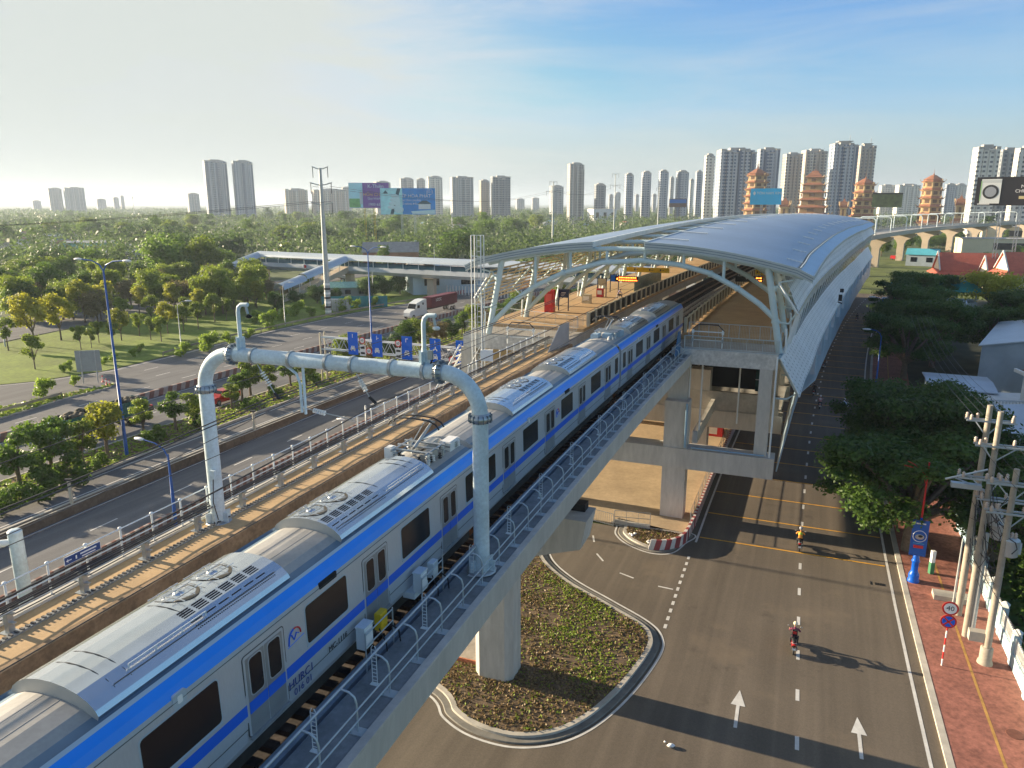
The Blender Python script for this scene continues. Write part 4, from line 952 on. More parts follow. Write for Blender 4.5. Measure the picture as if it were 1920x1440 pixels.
tiles(lambda s: max(interp(s, GT)-1.6, interp(s, RI)-.9), 20.9, lambda s: interp(s, GT), 18.2, 6, 'cladding', s0=62)
b = MB()
for side in (1, -1):
    b.tube([W(SA, mir(-.8, side), 14.6), W(SA, mir(.88, side), 11.65)], .05, PAINTW, 5); b.tube([W(SA, mir(-1.35, side), 20.5), W(SA, mir(.25, side), 18.15)], .07, PAINTW, 5)
b.sweep(lambda s: [(interp(s, LB)-.08, 11.6), (interp(s, LB)+.05, 11.6), (interp(s, LB)+.05, 11.75), (interp(s, LB)-.08, 11.75)], SS, PAINTW)
b.sweep(lambda s: [(interp(s, LT)-.15, 14.55), (interp(s, LT)+.02, 14.55), (interp(s, LT)+.02, 14.85), (interp(s, LT)-.15, 14.85)], SS, STRIP)
b.sweep(lambda s: [(interp(s, GT)-.08, 18.1), (interp(s, GT)+.03, 18.1), (interp(s, GT)+.03, 18.25), (interp(s, GT)-.08, 18.25)], SS, CREAM); b.build('cladding_trim', st)
# glazing band between the two claddings
for k in range(19):
    s0_ = 62.6+9.2*k; s1_ = s0_+8.9
    if s1_ > SB: s1_ = SB
    if k > 0:
        b = MB(); q = ss_(s0_, s1_, 3)
        b.sweep(lambda s: [(interp(s, LT)+.25, 14.86), (interp(s, LT)+.28, 14.86), (interp(s, LT)+(interp(s, GT)-interp(s, LT))*.62, 16.8), (interp(s, LT)+(interp(s, GT)-interp(s, LT))*.62-.03, 16.8)], q, GTINT); b.build('window', st)
b = MB()
for k in range(38):
    s = 62.6+4.6*k; gt, lt = interp(s, GT), interp(s, LT)
    b.sweep([(lt+.05, 14.8), (lt+.25, 14.8), (gt+.0, 18.1), (gt-.2, 18.1)], [s, s+.09], PAINTW)
b.build('mullion', st)
for z0, z1, t_ in ((20.7, 17.7, 0), (14.4, 11.7, 1)):      # left lattice
    b = MB(); n = 8
    for j in range(n+1):
        f = j/n; z = z0+(z1-z0)*f
        fa = (lambda s, f=f: mir((interp(s, GT)-1.6)*(1-f)+interp(s, GT)*f, -1)) if not t_ else (lambda s, f=f: mir(interp(s, LT)*(1-f)+interp(s, LB)*f, -1))
        b.sweep(lambda s: [(fa(s)-.03, z-.09), (fa(s)+.03, z-.09), (fa(s)+.03, z+.05), (fa(s)-.03, z+.05)], SS, CREAM)
    for k in range(76):
        s = 62+2.3*k; a_ = mir(interp(s, GT)-1.6 if not t_ else interp(s, LT), -1); c_ = mir(interp(s, GT) if not t_ else interp(s, LB), -1)
        b.sweep([(a_-.04, z0), (a_+.04, z0), (c_+.04, z1), (c_-.04, z1)], [s, s+.10], CREAM)
    b.build('slat_screen', st)
b = MB(); b.sweep(lambda s: [(mir(interp(s, LB)-.1, -1), 9.6), (mir(interp(s, LB)-.05, -1), 9.6), (mir(interp(s, LB)-.05, -1), 11.5), (mir(interp(s, LB)-.1, -1), 11.5)], ss_(80, SB, 6), CLAD)
rr = random.Random(2)
b.build('side_panel', st)
# platforms
for t0, t1 in ((-9.3, -.95), (-28.4, -18.3)):
    b = MB(); b.sweep([(t0, 13.6), (t1, 13.6), (t1, 14.85), (t0, 14.85)], [SA, SA+.35], STAIN); b.sweep([(t0, 14.0), (t1, 14.0), (t1, 14.84), (t0, 14.84)], ss_(SA+.351, SB, 6), CONC); b.build('platform_slab', st)
    b = MB(); b.sweep([(t0+.02, 14.845), (t1-.02, 14.845), (t1-.02, 14.86), (t0+.02, 14.86)], [SA+.36, 66.0], mat('platform_grey', (.33, .31, .28), .85, nz=.8, amt=.2)); b.sweep([(t0+.0, 14.85), (t1-.02, 14.85), (t1-.02, 15.15), (t0, 15.15)], ss_(66.01, SB, 6), PLAT)
    b.build('platform_floor', st)
b = MB(); b.sweep([(-9.35, 13.6), (-18.2, 13.6), (-18.2, 13.75), (-9.35, 13.75)][::-1], ss_(SA, 330, 6), TRKB)
for tc_ in (-11.1, -15.5):
    for dt_ in (-.72, .72): b.sweep([(tc_+dt_-.035, 13.751), (tc_+dt_+.035, 13.751), (tc_+dt_+.035, 14.1), (tc_+dt_-.035, 14.1)], ss_(SA, 330, 6), mat('dull_rail', (.20, .16, .13), .5, metal=.5))
for k in range(120):
    s = SA+k*1.2
    for t in (-13.7, -13.0): b.st(s, s+.6, t, t+.35, 13.76, 14.0, CONC)
    for tc_ in (-11.1, -15.5): b.st(s+.2, s+.5, tc_-1.1, tc_+1.1, 13.755, 13.9, TRKB)
b.build('track_bed', st)
# lower frames
def lowframe(s, ft):
    b = MB(); b.sweep([(-28.5, 4.6), (-.6, 4.6), (-.6, 6.35), (-28.5, 6.35)], [s-.9, s+.9], CONCW); b.build('crosshead', st)
    for t in (-8.6, -20.6):
        b = MB(); b.sweep([(t-.98, -.1), (t+.98, -.1), (t+.98, 4.6), (t-.98, 4.6)], [s-.75, s+.75], CONCW); b.sweep([(t-.98, 6.351), (t+.98, 6.351), (t+.98, 8.6), (t+.98, 9.2), (t+.98, 10.4), (t-1.0, 10.4), (t-1.0, 9.2), (t-.98, 8.6)], [s-.75, s+.75], CONCW)
        if ft: b.sweep([(t-.95, 10.41), (t+.7, 10.41), (t+.7, 13.59), (t-.95, 13.59)], [s+.1, s+.74], CONCP)
        b.build('pier', st)
    for t in (-1.75, -27.7):
        b = MB(); b.sweep([(t-.5, 6.351), (t+.5, 6.351), (t+.5, 13.59), (t-.5, 13.59)], [s-.5, s+.5], CONCP); b.build('pillar', st)
lowframe(61.9, True)
for k in range(1, 14): lowframe(61.9+13.3*k, False)
b = MB()
for t in (-7.2, -21.4): b.sweep([(t-.2, 6.36), (t+.2, 6.36), (t+.2, 7.5), (t-.2, 7.5)], [62.8, 74.4], CONCP)
b.sweep([(-28.2, 6.36), (-1.0, 6.36), (-1.0, 8.3), (-28.2, 8.3)], [74.4, 74.8], CONC); b.sweep([(-28.2, 5.6), (-.9, 5.6), (-.9, 6.34), (-28.2, 6.34)], ss_(76.2, 236, 8), CONC)
b.sweep([(-9.0, 8.31), (-3.0, 8.31), (-3.0, 13.58), (-9.0, 13.58)], [76.5, 77], DARK); b.sweep([(-27, 8.31), (-9.3, 8.31), (-9.3, 13.58), (-27, 13.58)], [76.5, 77], DARK)  # near-black sheets painted as the shade inside the concourse
b.build('concourse_floor_and_shade', st)
b = MB(); b.sweep(lambda s: [(interp(s, LB)-.35, 6.4), (interp(s, LB)-.25, 6.4), (interp(s, LB)-.25, 11.5), (interp(s, LB)-.35, 11.5)] if s > 92 else [(-.45, 4.7), (-.35, 4.7), (interp(s, LB)-.2, 11.5), (interp(s, LB)-.3, 11.5)], ss_(62.9, SB, 5), mat('concourse_panel', (.34, .46, .56), .4, metal=.2, nz=.3, amt=.2)); 
b.build('concourse_wall', st)
b = MB(); b.sweep([(-3.4, 8.4), (-1.4, 8.4), (-1.4, 11.5), (-3.4, 11.5)], [75.5, 76], GTINT); b.tube([W(75.4, -3.4, 9.6), W(75.4, -1.4, 9.6)], .04, GALV, 5); b.build('concourse_glass', st)
b = MB()
for t in (-7.9, -6.9, -4.1): b.tube([W(62.9 if t != -4.1 else 66, t, 13.5), W(62.9 if t != -4.1 else 66, t, 7.6)], .07, PAINTW, 6)
b.tube([W(61.0, -7.2, 6.55), W(61.0, -1.6, 6.55), W(61.0, -1.4, 6.6)], .07, STRIP, 6); b.tube([W(61.0, -7.75, 10.3), W(61.0, -7.75, 6.5)], .1, STRIP, 6)
b.tube([W(61.2, -1.0, 14.75), W(61.2, -1.0, 6.4)], .08, PAINTW, 6); b.build('drain_pipe', st)
for k in range(14):
    s = 80+11*k; b = MB(); lb = interp(s, LB); b.sweep([(lb-.3, 9.6), (lb+.1, 9.6), (lb+.1, 11.6), (lb-.3, 11.6)], [s, s+.3], CLAD); b.build('wall_bracket', st)
b = MB(); sx = 118; b.box(W(sx, 3.6, 13.2), (.5, .5, .9), BLACK, rz=RZ(sx)); b.box(W(sx+.6, 3.7, 14.2), (.5, .6, .5), BLACK, rz=RZ(sx)); b.tube([W(sx, 3.3, 12.6), W(sx, 3.9, 12.4)], .1, BLACK, 5)  # small dark cctv fixture on the tiled side
tag(b.build('cctv', org=W(118, 3.6, 13)), 'dark floodlight fixture mounted on the silver tiled station side', 'cctv')
# front railings and platform edge doors
b = MB(); bars(b, W(61.5, -8.3, 14.86), W(61.5, -.95, 14.86), 1.1, 6, RAILC, .025, rails=(.02, .12, 1.0)); bars(b, W(61.5, -8.3, 14.86), W(61.5, -.95, 14.86), 1.05, 60, RAILC, .008, rails=())
tag(b.build('end_railing', org=W(61.5, -4.6, 14.85)), 'pale steel bar railing at the near end of the right platform', 'railing')
b = MB(); bars(b, W(66.2, -8.7, 15.16), W(65.8, -1.0, 15.16), 1.2, 9, RAILC, .025, rails=(.02, 1.0)); bars(b, W(66.2, -8.7, 15.16), W(65.8, -1.0, 15.16), 1.15, 60, RAILC, .008, rails=())
tag(b.build('platform_gate', org=W(66, -4.6, 15.1)), 'thin barred fence across the right platform behind the end railing', 'fence')
b = MB()
for p, q in ((W(61.5, -28.3, 14.86), W(61.5, -19.2, 14.86)), (W(61.5, -28.3, 14.86), W(78, -28.6, 14.86)), (W(61.6, -19.2, 14.86), W(70, -18.7, 15.1)), (W(69, -27.5, 15.16), W(66.3, -19, 15.16))):
    bars(b, p, q, 1.1, 7, GALV, .022, rails=(.04, 1.0)); bars(b, p, q, 1.05, 56, GALV, .009, rails=())
tag(b.build('end_railing', org=W(61.5, -24, 14.85)), 'grey steel bar railings around the near end of the left platform', 'railing')
b = MB(); b.slab([Wv(59.2, -9.3, 14.5), Wv(61.3, -9.3, 14.5), Wv(61.3, -9.3, 16.4), Wv(60.2, -9.3, 16.4)], (.05, -.02, 0), mat('blue_screen', (.03, .16, .34), .4, nz=1, amt=.1)); tag(b.build('side_screen', org=Wv(60, -9.3, 14.4)), 'blue slanted metal screen where the right walkway meets the platform', 'screen')
b = MB(); b.slab([Wv(57.5, -19.4, 14.5), Wv(61.3, -18.9, 14.5), Wv(61.3, -18.9, 16.5), Wv(59.6, -19.1, 16.5)], (.05, -.02, 0), mat('grey_screen', (.32, .34, .36), .5, nz=1, amt=.1))
for k in range(10): f = k/9; b.tube([Wv(59.4+1.9*f, -19.1+.2*f, 14.5), Wv(59.6+1.7*f, -19.1+.2*f, 16.45)], .02, GALV, 4)
tag(b.build('side_screen', org=Wv(59, -19.2, 14.4)), 'grey slanted metal screen where the left walkway meets the platform', 'screen')
GLP = mat('gate_glass', (.05, .05, .045), .15, nz=1, amt=.3); CRP = mat('gate_cream', (.55, .50, .38), .5, nz=3, amt=.1)
for t, lab in ((-9.25, 'right'), (-18.35, 'left')):
    g = thing('platform_edge_gates', 'row of waist high glass and cream gates along the edge of the %s platform' % lab, 'platform gates', W(100, t, 15.15))
    for k in range(70):
        s = 67.5+2.35*k; b = MB(); b.st(s, s+.45, t-.12, t+.12, 15.16, 16.5, CRP); b.st(s+.47, s+2.33, t-.03, t+.03, 15.25, 16.35, GLP); b.st(s+.46, s+2.34, t-.06, t+.06, 16.36, 16.45, CRP); b.build('gate', g)
# things on the platforms
def box1(name, s, t, z, w, d, h, m, label, cat, extra=None):
    o = thing(name, label, cat, W(s, t, z), RZ(s)); b = MB(); b.box((0, 0, h/2), (w, d, h), m); b.build('body', o, world=False)
    b = MB(); b.box((0, 0, h+.03), (w*1.06, d*1.06, .05), m); b.box((0, -d/2-.01, h*.6), (w*.7, .02, h*.5), extra or SIGNW); b.build('panel', o, world=False); return o
box1('vending_kiosk', 75.4, -25.0, 15.15, .95, .8, 2.3, RED, 'tall red kiosk standing on the left platform', 'kiosk', mat('red_light', (.75, .12, .1), .4))
box1('red_cabinet', 89.8, -23.7, 15.15, .8, .6, 1.0, RED, 'low red cabinet below the second sign frame on the left platform', 'cabinet')
box1('platform_bench_box', 83.5, -23.4, 15.15, 1.0, .6, 1.0, CRP, 'cream box with a slanted lid beside the left platform wall', 'box')
NAV = mat('navy_frame', (.02, .035, .10), .4)
for s, t, pan, lab in ((76.7, -23.9, NAV, 'dark blue framed sign board near the red kiosk'), (89.8, -23.5, CRP, 'dark framed board with a beige panel above the low red cabinet'), (95, -23.4, BLUE, 'dark framed board with a blue panel farther along the left platform')):
    o = thing('sign_board', lab, 'sign', W(s, t, 15.15), RZ(s), 'framed boards on the left platform')
    for x in (-.55, .55): b = MB(); b.box((x, 0, 1.15), (.1, .1, 2.3), NAV); b.build('post', o, world=False)
    b = MB(); b.box((0, 0, 1.85), (.99, .06, .85), pan); b.box((0, 0, 2.33), (1.2, .1, .06), NAV); b.build('panel', o, world=False)
    if pan is NAV: b = MB(); b.box((0, -.035, 1.95), (.5, .01, .06), SIGNW); b.box((-.1, -.035, 1.8), (.5, .01, .04), SIGNW); b.box((-.1, -.035, 1.65), (.4, .01, .04), SIGNW); b.build('lettering', o, world=False)
ORG = mat('led_orange', (.9, .2, .02), .5, emis=(1.0, .16, .02), es=3.5)
def led(s, t, z, w, h, label, full=True):
    o = thing('led_display', label, 'display', W(s, t, z), RZ(s)+rad(6)); b = MB(); b.box((0, 0, 0), (w, .22, h), BLACK); b.build('casing', o, world=False)
    b = MB(); rr = random.Random(int(s)); x0 = -w*.33 if full else w*.25
    for r in (.12, -.12):
        x = x0
        while x < w*.42: l = rr.uniform(.08, .22); b.box((x+l/2, -.12, r*h*2), (l, .01, h*.2), ORG); x += l+.05
    if full: b.box((-w*.4, -.12, 0), (.14, .01, h*.3), ORG)
    b.build('lettering', o, world=False)
    b = MB()
    for x in (-w*.4, w*.4): b.tube([(x, 0, h/2), (x, 0, 3.2)], .03, GALV, 5)
    b.build('hanger', o, world=False)
led(84, -18.9, 18.1, 2.6, .62, 'black LED board with orange text lines hanging over the left platform'); led(86, -5.7, 18.4, 2.9, .6, 'black LED board with a small orange figure hanging over the right platform', False)
def ysign(s, t, z, w, label):
    o = thing('hanging_sign', label, 'sign', W(s, t, z), RZ(s)); b = MB(); b.box((0, 0, 0), (w, .16, .6), YEL); b.build('panel', o, world=False)
    b = MB(); 
    for x in (-.3, .05, .3): b.box((x*w, -.09, .02), (.14, .01, .24), BLACK); b.box((x*w+.3, -.09, .0), (.3, .01, .05), BLACK)
    b.build('lettering', o, world=False)
    b = MB()
    for x in (-.45, .45): b.tube([(x*w, 0, .3), (x*w, 0, 3.0)], .03, BLACK, 4)
    b.build('hanger', o, world=False)
ysign(93, -18.6, 18.4, 5.4, 'long yellow wayfinding sign hanging over the left platform'); ysign(101, -5.9, 17.9, 1.3, 'short yellow wayfinding sign hanging over the right platform')
GFN = mat('green_glass_fence', (.16, .26, .18), .2, nz=1, amt=.2)
b = MB(); b.st(97, 112, -21.3, -21.27, 15.16, 16.9, GFN)
for k in range(26): b.tube([W(97+.6*k, -21.25, 15.16), W(97+.6*k, -21.25, 16.95)], .03, GALV, 4)
tag(b.build('glass_fence', org=W(104, -21.3, 15.15)), 'pale green glass fence around a stair opening on the left platform', 'fence')
# roof access ladder at the left front corner
lt = thing('roof_ladder', 'caged steel ladder rising above the near left corner of the station roof', 'ladder', W(60.4, -26.4, 9), RZ(60))
b = MB()
for x in (-.45, .45):
    for y in (-.35, .35): b.tube([(x, y, 0 if y < 0 else 1), (x, y, 14.8)], .045, PAINTW, 5)
b.build('cage', lt, world=False); b = MB()
for k in range(30): b.tube([(-.2, .3, .4+k*.48), (.2, .3, .4+k*.48)], .025, PAINTW, 4)
for x in (-.2, .2): b.tube([(x, .3, 0), (x, .3, 14.8)], .035, GALV, 4)
b.build('ladder', lt, world=False); b = MB()
for z in (2.2, 4.4, 6.6, 8.8, 11.0, 13.0, 14.8):
    for p, q in (((-.45, -.35), (.45, -.35)), ((-.45, -.35), (-.45, .35)), ((.45, -.35), (.45, .35))): b.tube([(*p, z), (*q, z)], .03, PAINTW, 4)
b.build('hoop', lt, world=False)
c = G(905, 702, 14.5); ms = thing('slim_mast', 'slim grey steel mast with a box, on the left walkway before the station', 'mast', c)
b = MB(); b.tube([(0, 0, 0), (0, 0, 5.6)], .07, STEELP, 6); b.build('pole', ms, world=False); b = MB(); b.box((.3, 0, 1.4), (.9, .3, .8), PAINTW); b.build('cabinet', ms, world=False)
# tensioning gear in front of the platforms
for c, lab in ((W(59.5, -22.0, 14.6), 'steel catenary tensioning frame left of the tracks at the station end'), (W(62.4, -6.6, 14.9), 'blue tinted buffer frame behind the end railing of the right platform')):
    o = thing('tension_frame', lab, 'frame', c, RZ(60)); b = MB()
    for x in (-1.2, 1.2): b.tube([(x, 0, 0), (x, 0, 1.5)], .05, PAINTW, 6); b.box((x, 0, 1.3), (.16, .3, .3), PAINTW); b.box((x, 0, .6), (.16, .3, .3), GALV)
    b.tube([(-1.2, 0, 1.3), (1.2, 0, 1.3)], .05, PAINTW, 5); b.tube([(-1.2, 0, .6), (1.2, 0, .6)], .04, PAINTW, 5); b.tube([(-1.2, 0, 1.5), (-.8, 0, 1.9), (.8, 0, 1.9), (1.3, 0, 1.4)], .05, CABLE, 5); b.build('frame', o, world=False)
# stair shaft / cream room under the left platform
b = MB(); b.sweep([(-28.6, 8.6), (-19.3, 8.6), (-19.3, 13.58), (-28.6, 13.58)], [66, 66.4], mat('cream_wall', (.55, .44, .26), .85, nz=.6, amt=.15)); b.sweep([(-28.7, 6.4), (-27.9, 6.4), (-27.9, 13.58), (-28.7, 13.58)], [61.5, 62.3], CONCP)
b.st(61.6, 66, -28.6, -19.3, 8.3, 8.55, CONC); b.build('stair_room', st)
b = MB()
for k in range(7): b.tube([W(61.4-.25*k, -28.9-.25*k, 13.2-.55*k), W(64.5-.25*k, -28.9-.25*k, 13.2-.55*k)], .07, PAINTW, 5)
for s in (61.3, 63): b.tube([W(s, -28.7, 13.8), W(s-1.8, -30.6, 9.4)], .09, PAINTW, 5)
b.build('louvre_frame', st)
# far continuation of the viaduct
fv = thing('viaduct', 'far concrete railway viaduct curving right beyond the station on mushroom shaped piers', 'viaduct', W(300, TC))
FARC = mat('far_concrete', (.46, .42, .37), .85, nz=.2, amt=.1); PEACH = mat('sunlit_pier', (.50, .42, .33), .85, nz=.2, amt=.12)
b = MB(); S2 = ss_(SB+.5, 900, 10)
b.sweep([(-7.6, 14.9), (-7.7, 13.2), (-10.5, 12.6), (-18.5, 12.6), (-21.2, 13.2), (-21.4, 14.9), (-21.0, 14.9), (-21.0, 14.0), (-8.0, 14.0), (-8.0, 14.9)], S2, FARC); b.build('girder', fv)
b = MB()
for t in (-7.8, -21.2):
    for k in range(220): s = SB+2+3*k; b.tube([W(s, t, 14.9), W(s, t, 16.0)], .05, GALV, 4)
    for z in (15.4, 16.0): b.sweep([(t-.04, z), (t+.04, z), (t+.04, z+.07), (t-.04, z+.07)], S2, GALV)
b.build('railing', fv)
for k in range(14):
    s = 262+47*k; b = MB()
    P8 = [(-1.5, -.1), (-1.5, 7.8), (-2.4, 9.6), (-6.2, 11.6), (-6.2, 12.6), (6.2, 12.6), (6.2, 11.6), (2.4, 9.6), (1.5, 7.8), (1.5, -.1)]
    a = base(s)[2]; b.slab([W(s-1.2, -14.5+x, z) for x, z in P8], W(s+1.2, -14.5)-W(s-1.2, -14.5), PEACH); b.build('pier', fv)
for k in range(12): portal(256+31*k, 'slim pale portal gantry over the far curve of the viaduct', False, -20.6, -8.4, 21.0, 14.4, W, .22, 'portal gantries on the far curve')
# ================================================================ VEGETATION
LF_OLIVE = leafmat('leaf_olive', (.05, .09, .016), (.21, .27, .03), .45, .8)
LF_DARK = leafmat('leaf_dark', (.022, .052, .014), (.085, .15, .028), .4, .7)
LF_BRIGHT = leafmat('leaf_bright', (.10, .17, .02), (.25, .34, .04), .5, 1.2)
LF_MID = leafmat('leaf_mid', (.035, .08, .014), (.13, .21, .028), .42, .6)
LF_YEL = leafmat('leaf_yellowish', (.12, .16, .02), (.34, .33, .035), .5, .8)
LF_BROWN = leafmat('leaf_brownish', (.10, .08, .035), (.20, .17, .07), .4, .7)
LF_FAR = leafmat('leaf_far', (.03, .06, .02), (.10, .15, .04), .35, .03)
def leaves(rng, lobes, n, size, shell=.55, flat=0., tri=False):
    """leaf sized quads spread through ellipsoid lobes (cx,cy,cz,rx,ry,rz)"""
    L_ = np.array(lobes); wgt = (L_[:, 3]*L_[:, 4]*L_[:, 5])**.67; wgt /= wgt.sum()
    idx = rng.choice(len(L_), n, p=wgt); d = rng.normal(size=(n, 3)); d /= np.linalg.norm(d, axis=1)[:, None]
    r = shell+(1-shell)*rng.random(n); r *= 1+.16*rng.normal(size=n)
    # clumping: pull directions towards a few random twigs per lobe
    c = L_[idx, :3]+d*L_[idx, 3:]*r[:, None]
    nr = d+rng.normal(size=(n, 3))*.65; nr[:, 2] += .35+flat; nr /= np.linalg.norm(nr, axis=1)[:, None]
    a = np.cross(nr, rng.normal(size=(n, 3))); a /= np.linalg.norm(a, axis=1)[:, None]; b_ = np.cross(nr, a)
    s = (size*(.6+.8*rng.random(n)))[:, None]
    p = np.stack([c-a*s*.5, c-b_*s*.32, c+a*s*.5, c+b_*s*.32], 1)
    return p.reshape(-1, 3)
def leafobj(name, P, m, parent):
    n = len(P)//4; me = bpy.data.meshes.new(name); me.vertices.add(n*4); me.vertices.foreach_set('co', P.astype(np.float32).ravel())
    me.loops.add(n*4); me.loops.foreach_set('vertex_index', np.arange(n*4, dtype=np.int32)); me.polygons.add(n)
    me.polygons.foreach_set('loop_start', np.arange(0, n*4, 4, dtype=np.int32)); me.polygons.foreach_set('loop_total', np.full(n, 4, dtype=np.int32))
    me.materials.append(m); me.update(calc_edges=True)
    o = bpy.data.objects.new(name, me); COL.objects.link(o); o.parent = parent; WM[o.name] = Matrix.Identity(4); return o
def crown_lobes(rng, k, R, H, z0, ry=1., flat=.7, ls=1.):
    out = []
    for i in range(k):
        a = rng.random()*6.283; q = math.sqrt(rng.random())*.72; z = z0+H*(.12+.76*rng.random()); f = 1-.45*abs((z-z0)/H-.45)
        r = R*(.30+.22*rng.random())*ls; q /= ls**.3; out.append((R*q*f*math.cos(a), R*q*f*math.sin(a)*ry, z, r, r, r*flat))
    return out
def tree_proto(name, label, seed, R, H, trunk, k, n, size, m, tr_=.16, cat='tree', flat=.7, shell=.5, limbs=6, lean=.0, ls=1.):
    rng = np.random.default_rng(seed); t = thing(name, label, cat)
    lb = crown_lobes(rng, k, R, H, trunk, flat=flat, ls=ls)
    b = MB(); top = (lean, 0, trunk+H*.45); b.tube([(0, 0, -.2), (lean*.3, .02, trunk*.6), (lean*.7, 0, trunk), top], [tr_*1.2, tr_*.95, tr_*.8, tr_*.3], BARK, 7)
    for i in range(min(limbs, k)):
        l = lb[i]; s_ = Vector((lean*.5, 0, trunk*(.65+.3*rng.random()))); e = Vector(l[:3]); mid = s_.lerp(e, .5)+Vector((0, 0, .1*H)); b.tube([s_, mid, e], [tr_*.55, tr_*.4, tr_*.15], BARK, 5)
    b.build('trunk', t, world=False)
    leafobj('crown', leaves(rng, lb, n, size, shell, 0), m, t)
    return proto(t)
P_STREET = [tree_proto('street_tree', 'x', 11, 1.75, 2.6, 1.7, 12, 2600, .26, LF_MID), tree_proto('street_tree', 'x', 12, 1.5, 3.0, 1.6, 13, 2400, .24, LF_OLIVE), tree_proto('street_tree', 'x', 13, 2.0, 2.6, 1.9, 14, 3000, .27, LF_MID)]
P_YEL = tree_proto('street_tree', 'x', 14, 1.9, 3.2, 1.7, 15, 3400, .27, LF_YEL)
P_PARK = [tree_proto('park_tree', 'x', 21, 1.9, 3.8, 1.7, 16, 2600, .27, LF_OLIVE, .09, flat=.8, ls=.85), tree_proto('park_tree', 'x', 22, 1.5, 3.0, 1.6, 13, 1700, .26, LF_OLIVE, .08, flat=.8, ls=.85), tree_proto('park_tree', 'x', 23, 2.3, 4.8, 1.9, 20, 3600, .30, LF_YEL, .11, flat=.85, ls=.8)]
P_BUSH = [tree_proto('bush', 'x', 31, 1.25, 1.7, .25, 8, 1500, .22, LF_BRIGHT, .04, 'bush', .8), tree_proto('bush', 'x', 32, 1.4, 1.7, .2, 9, 1600, .24, LF_MID, .05, 'bush', .8)]
P_MED = [tree_proto('roadside_tree', 'x', 41, 3.3, 6.2, 1.4, 26, 6000, .36, LF_OLIVE, .18), tree_proto('roadside_tree', 'x', 42, 2.9, 6.4, 1.3, 24, 5600, .34, LF_MID, .17), tree_proto('roadside_tree', 'x', 43, 3.6, 4.8, 1.2, 22, 5600, .36, LF_DARK, .18), tree_proto('roadside_tree', 'x', 44, 3.2, 4.6, 1.3, 20, 4600, .34, LF_BROWN, .16)]
P_FAR = [tree_proto('woodland_tree', 'x', 51, 6.0, 7.5, 1.8, 24, 5200, .58, LF_MID, .3), tree_proto('woodland_tree', 'x', 52, 5.2, 8.0, 2.0, 22, 4800, .55, LF_OLIVE, .28), tree_proto('woodland_tree', 'x', 53, 6.4, 7.0, 1.6, 24, 5200, .58, LF_DARK, .3), tree_proto('woodland_tree', 'x', 54, 4.2, 10.0, 3.0, 20, 4000, .5, LF_MID, .25)]
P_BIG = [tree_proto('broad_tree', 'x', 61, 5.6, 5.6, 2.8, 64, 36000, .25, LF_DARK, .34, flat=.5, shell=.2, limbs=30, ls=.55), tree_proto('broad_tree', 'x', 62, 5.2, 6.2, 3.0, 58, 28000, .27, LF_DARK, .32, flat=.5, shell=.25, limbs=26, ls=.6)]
def palm_proto(name, m, seed, h=7., n=16, fl=2.8):
    rng = np.random.default_rng(seed); t = thing(name, 'x', 'palm tree'); b = MB(); b.tube([(0, 0, -.1), (.15, 0, h*.5), (.05, 0, h)], [.2, .15, .12], BARK, 7); b.build('trunk', t, world=False)
    Q = []
    for i in range(n):
        a = 6.283*i/n+rng.random()*.3; e = rad(10+60*rng.random()); L0 = fl*(.8+.4*rng.random())
        prev = np.array((.05, 0, h)); dr = np.array((math.cos(a)*math.cos(e), math.sin(a)*math.cos(e), math.sin(e)))
        for j in range(9):
            nx = prev+dr*L0/9; dr = dr+np.array((0, 0, -.20)); dr /= np.linalg.norm(dr); sd_ = np.cross(dr, (0, 0, 1.)); sd_ /= np.linalg.norm(sd_)+1e-6
            w = .75*math.sin(math.pi*(j+1.2)/10.5)
            for g in (1, -1): Q += [prev, nx, nx+g*sd_*w+np.array((0, 0, -.25*w))+dr*.2, prev+g*sd_*w+np.array((0, 0, -.25*w))+dr*.2]
            prev = nx
    leafobj('frond', np.array(Q), m, t); return proto(t)
P_PALM = [palm_proto('palm', LF_MID, 71), palm_proto('palm', LF_DARK, 72, 8.5, 20, 3.2)]
rng = random.Random(42)
def ordw(i): return ['first', 'second', 'third', 'fourth', 'fifth', 'sixth', 'seventh', 'eighth', 'ninth', 'tenth', 'eleventh', 'twelfth', 'thirteenth', 'fourteenth', 'fifteenth', 'sixteenth', 'seventeenth', 'eighteenth', 'nineteenth', 'twentieth'][i]
# trees of the hedge strip (photo pixels of their feet)
hed = [(40, 925, 0, 1.15, 'spreading tree with a thin bent trunk'), (100, 898, 2, 1.1, 'dark spreading tree above a round bush'), (157, 878, 1, 1.0, 'olive green tree held by stakes'), (203, 860, 'y', 1.05, 'dense bright yellow green tree beside the blue lamp post'), (270, 815, 1, .8, 'small lopsided tree just right of the blue lamp post'), (330, 808, 0, .95, 'bushy small tree in the middle of the hedge strip'), (366, 800, 1, .85, 'slim tree left of the portal column'), (435, 765, 1, .7, 'thin sapling in front of the red car'), (455, 752, 0, .95, 'tall dark sapling behind the red car'), (470, 742, 1, 1.05, 'dense sapling at the rear of the red car'), (505, 735, 1, .85, 'slim tree beyond the red car'), (545, 725, 0, .9, 'forked slim tree under the portal beam'), (573, 722, 1, .95, 'grey stemmed tree left of the sign gantry')]
for i, (x, y, k, sc_, d) in enumerate(hed):
    p = P_YEL if k == 'y' else P_STREET[k]; place(p, G(x, y, .12), rng.uniform(0, 6), sc_*(1.18 if i < 6 else 1.1), d, 'trees of the hedge strip between the carriageways')
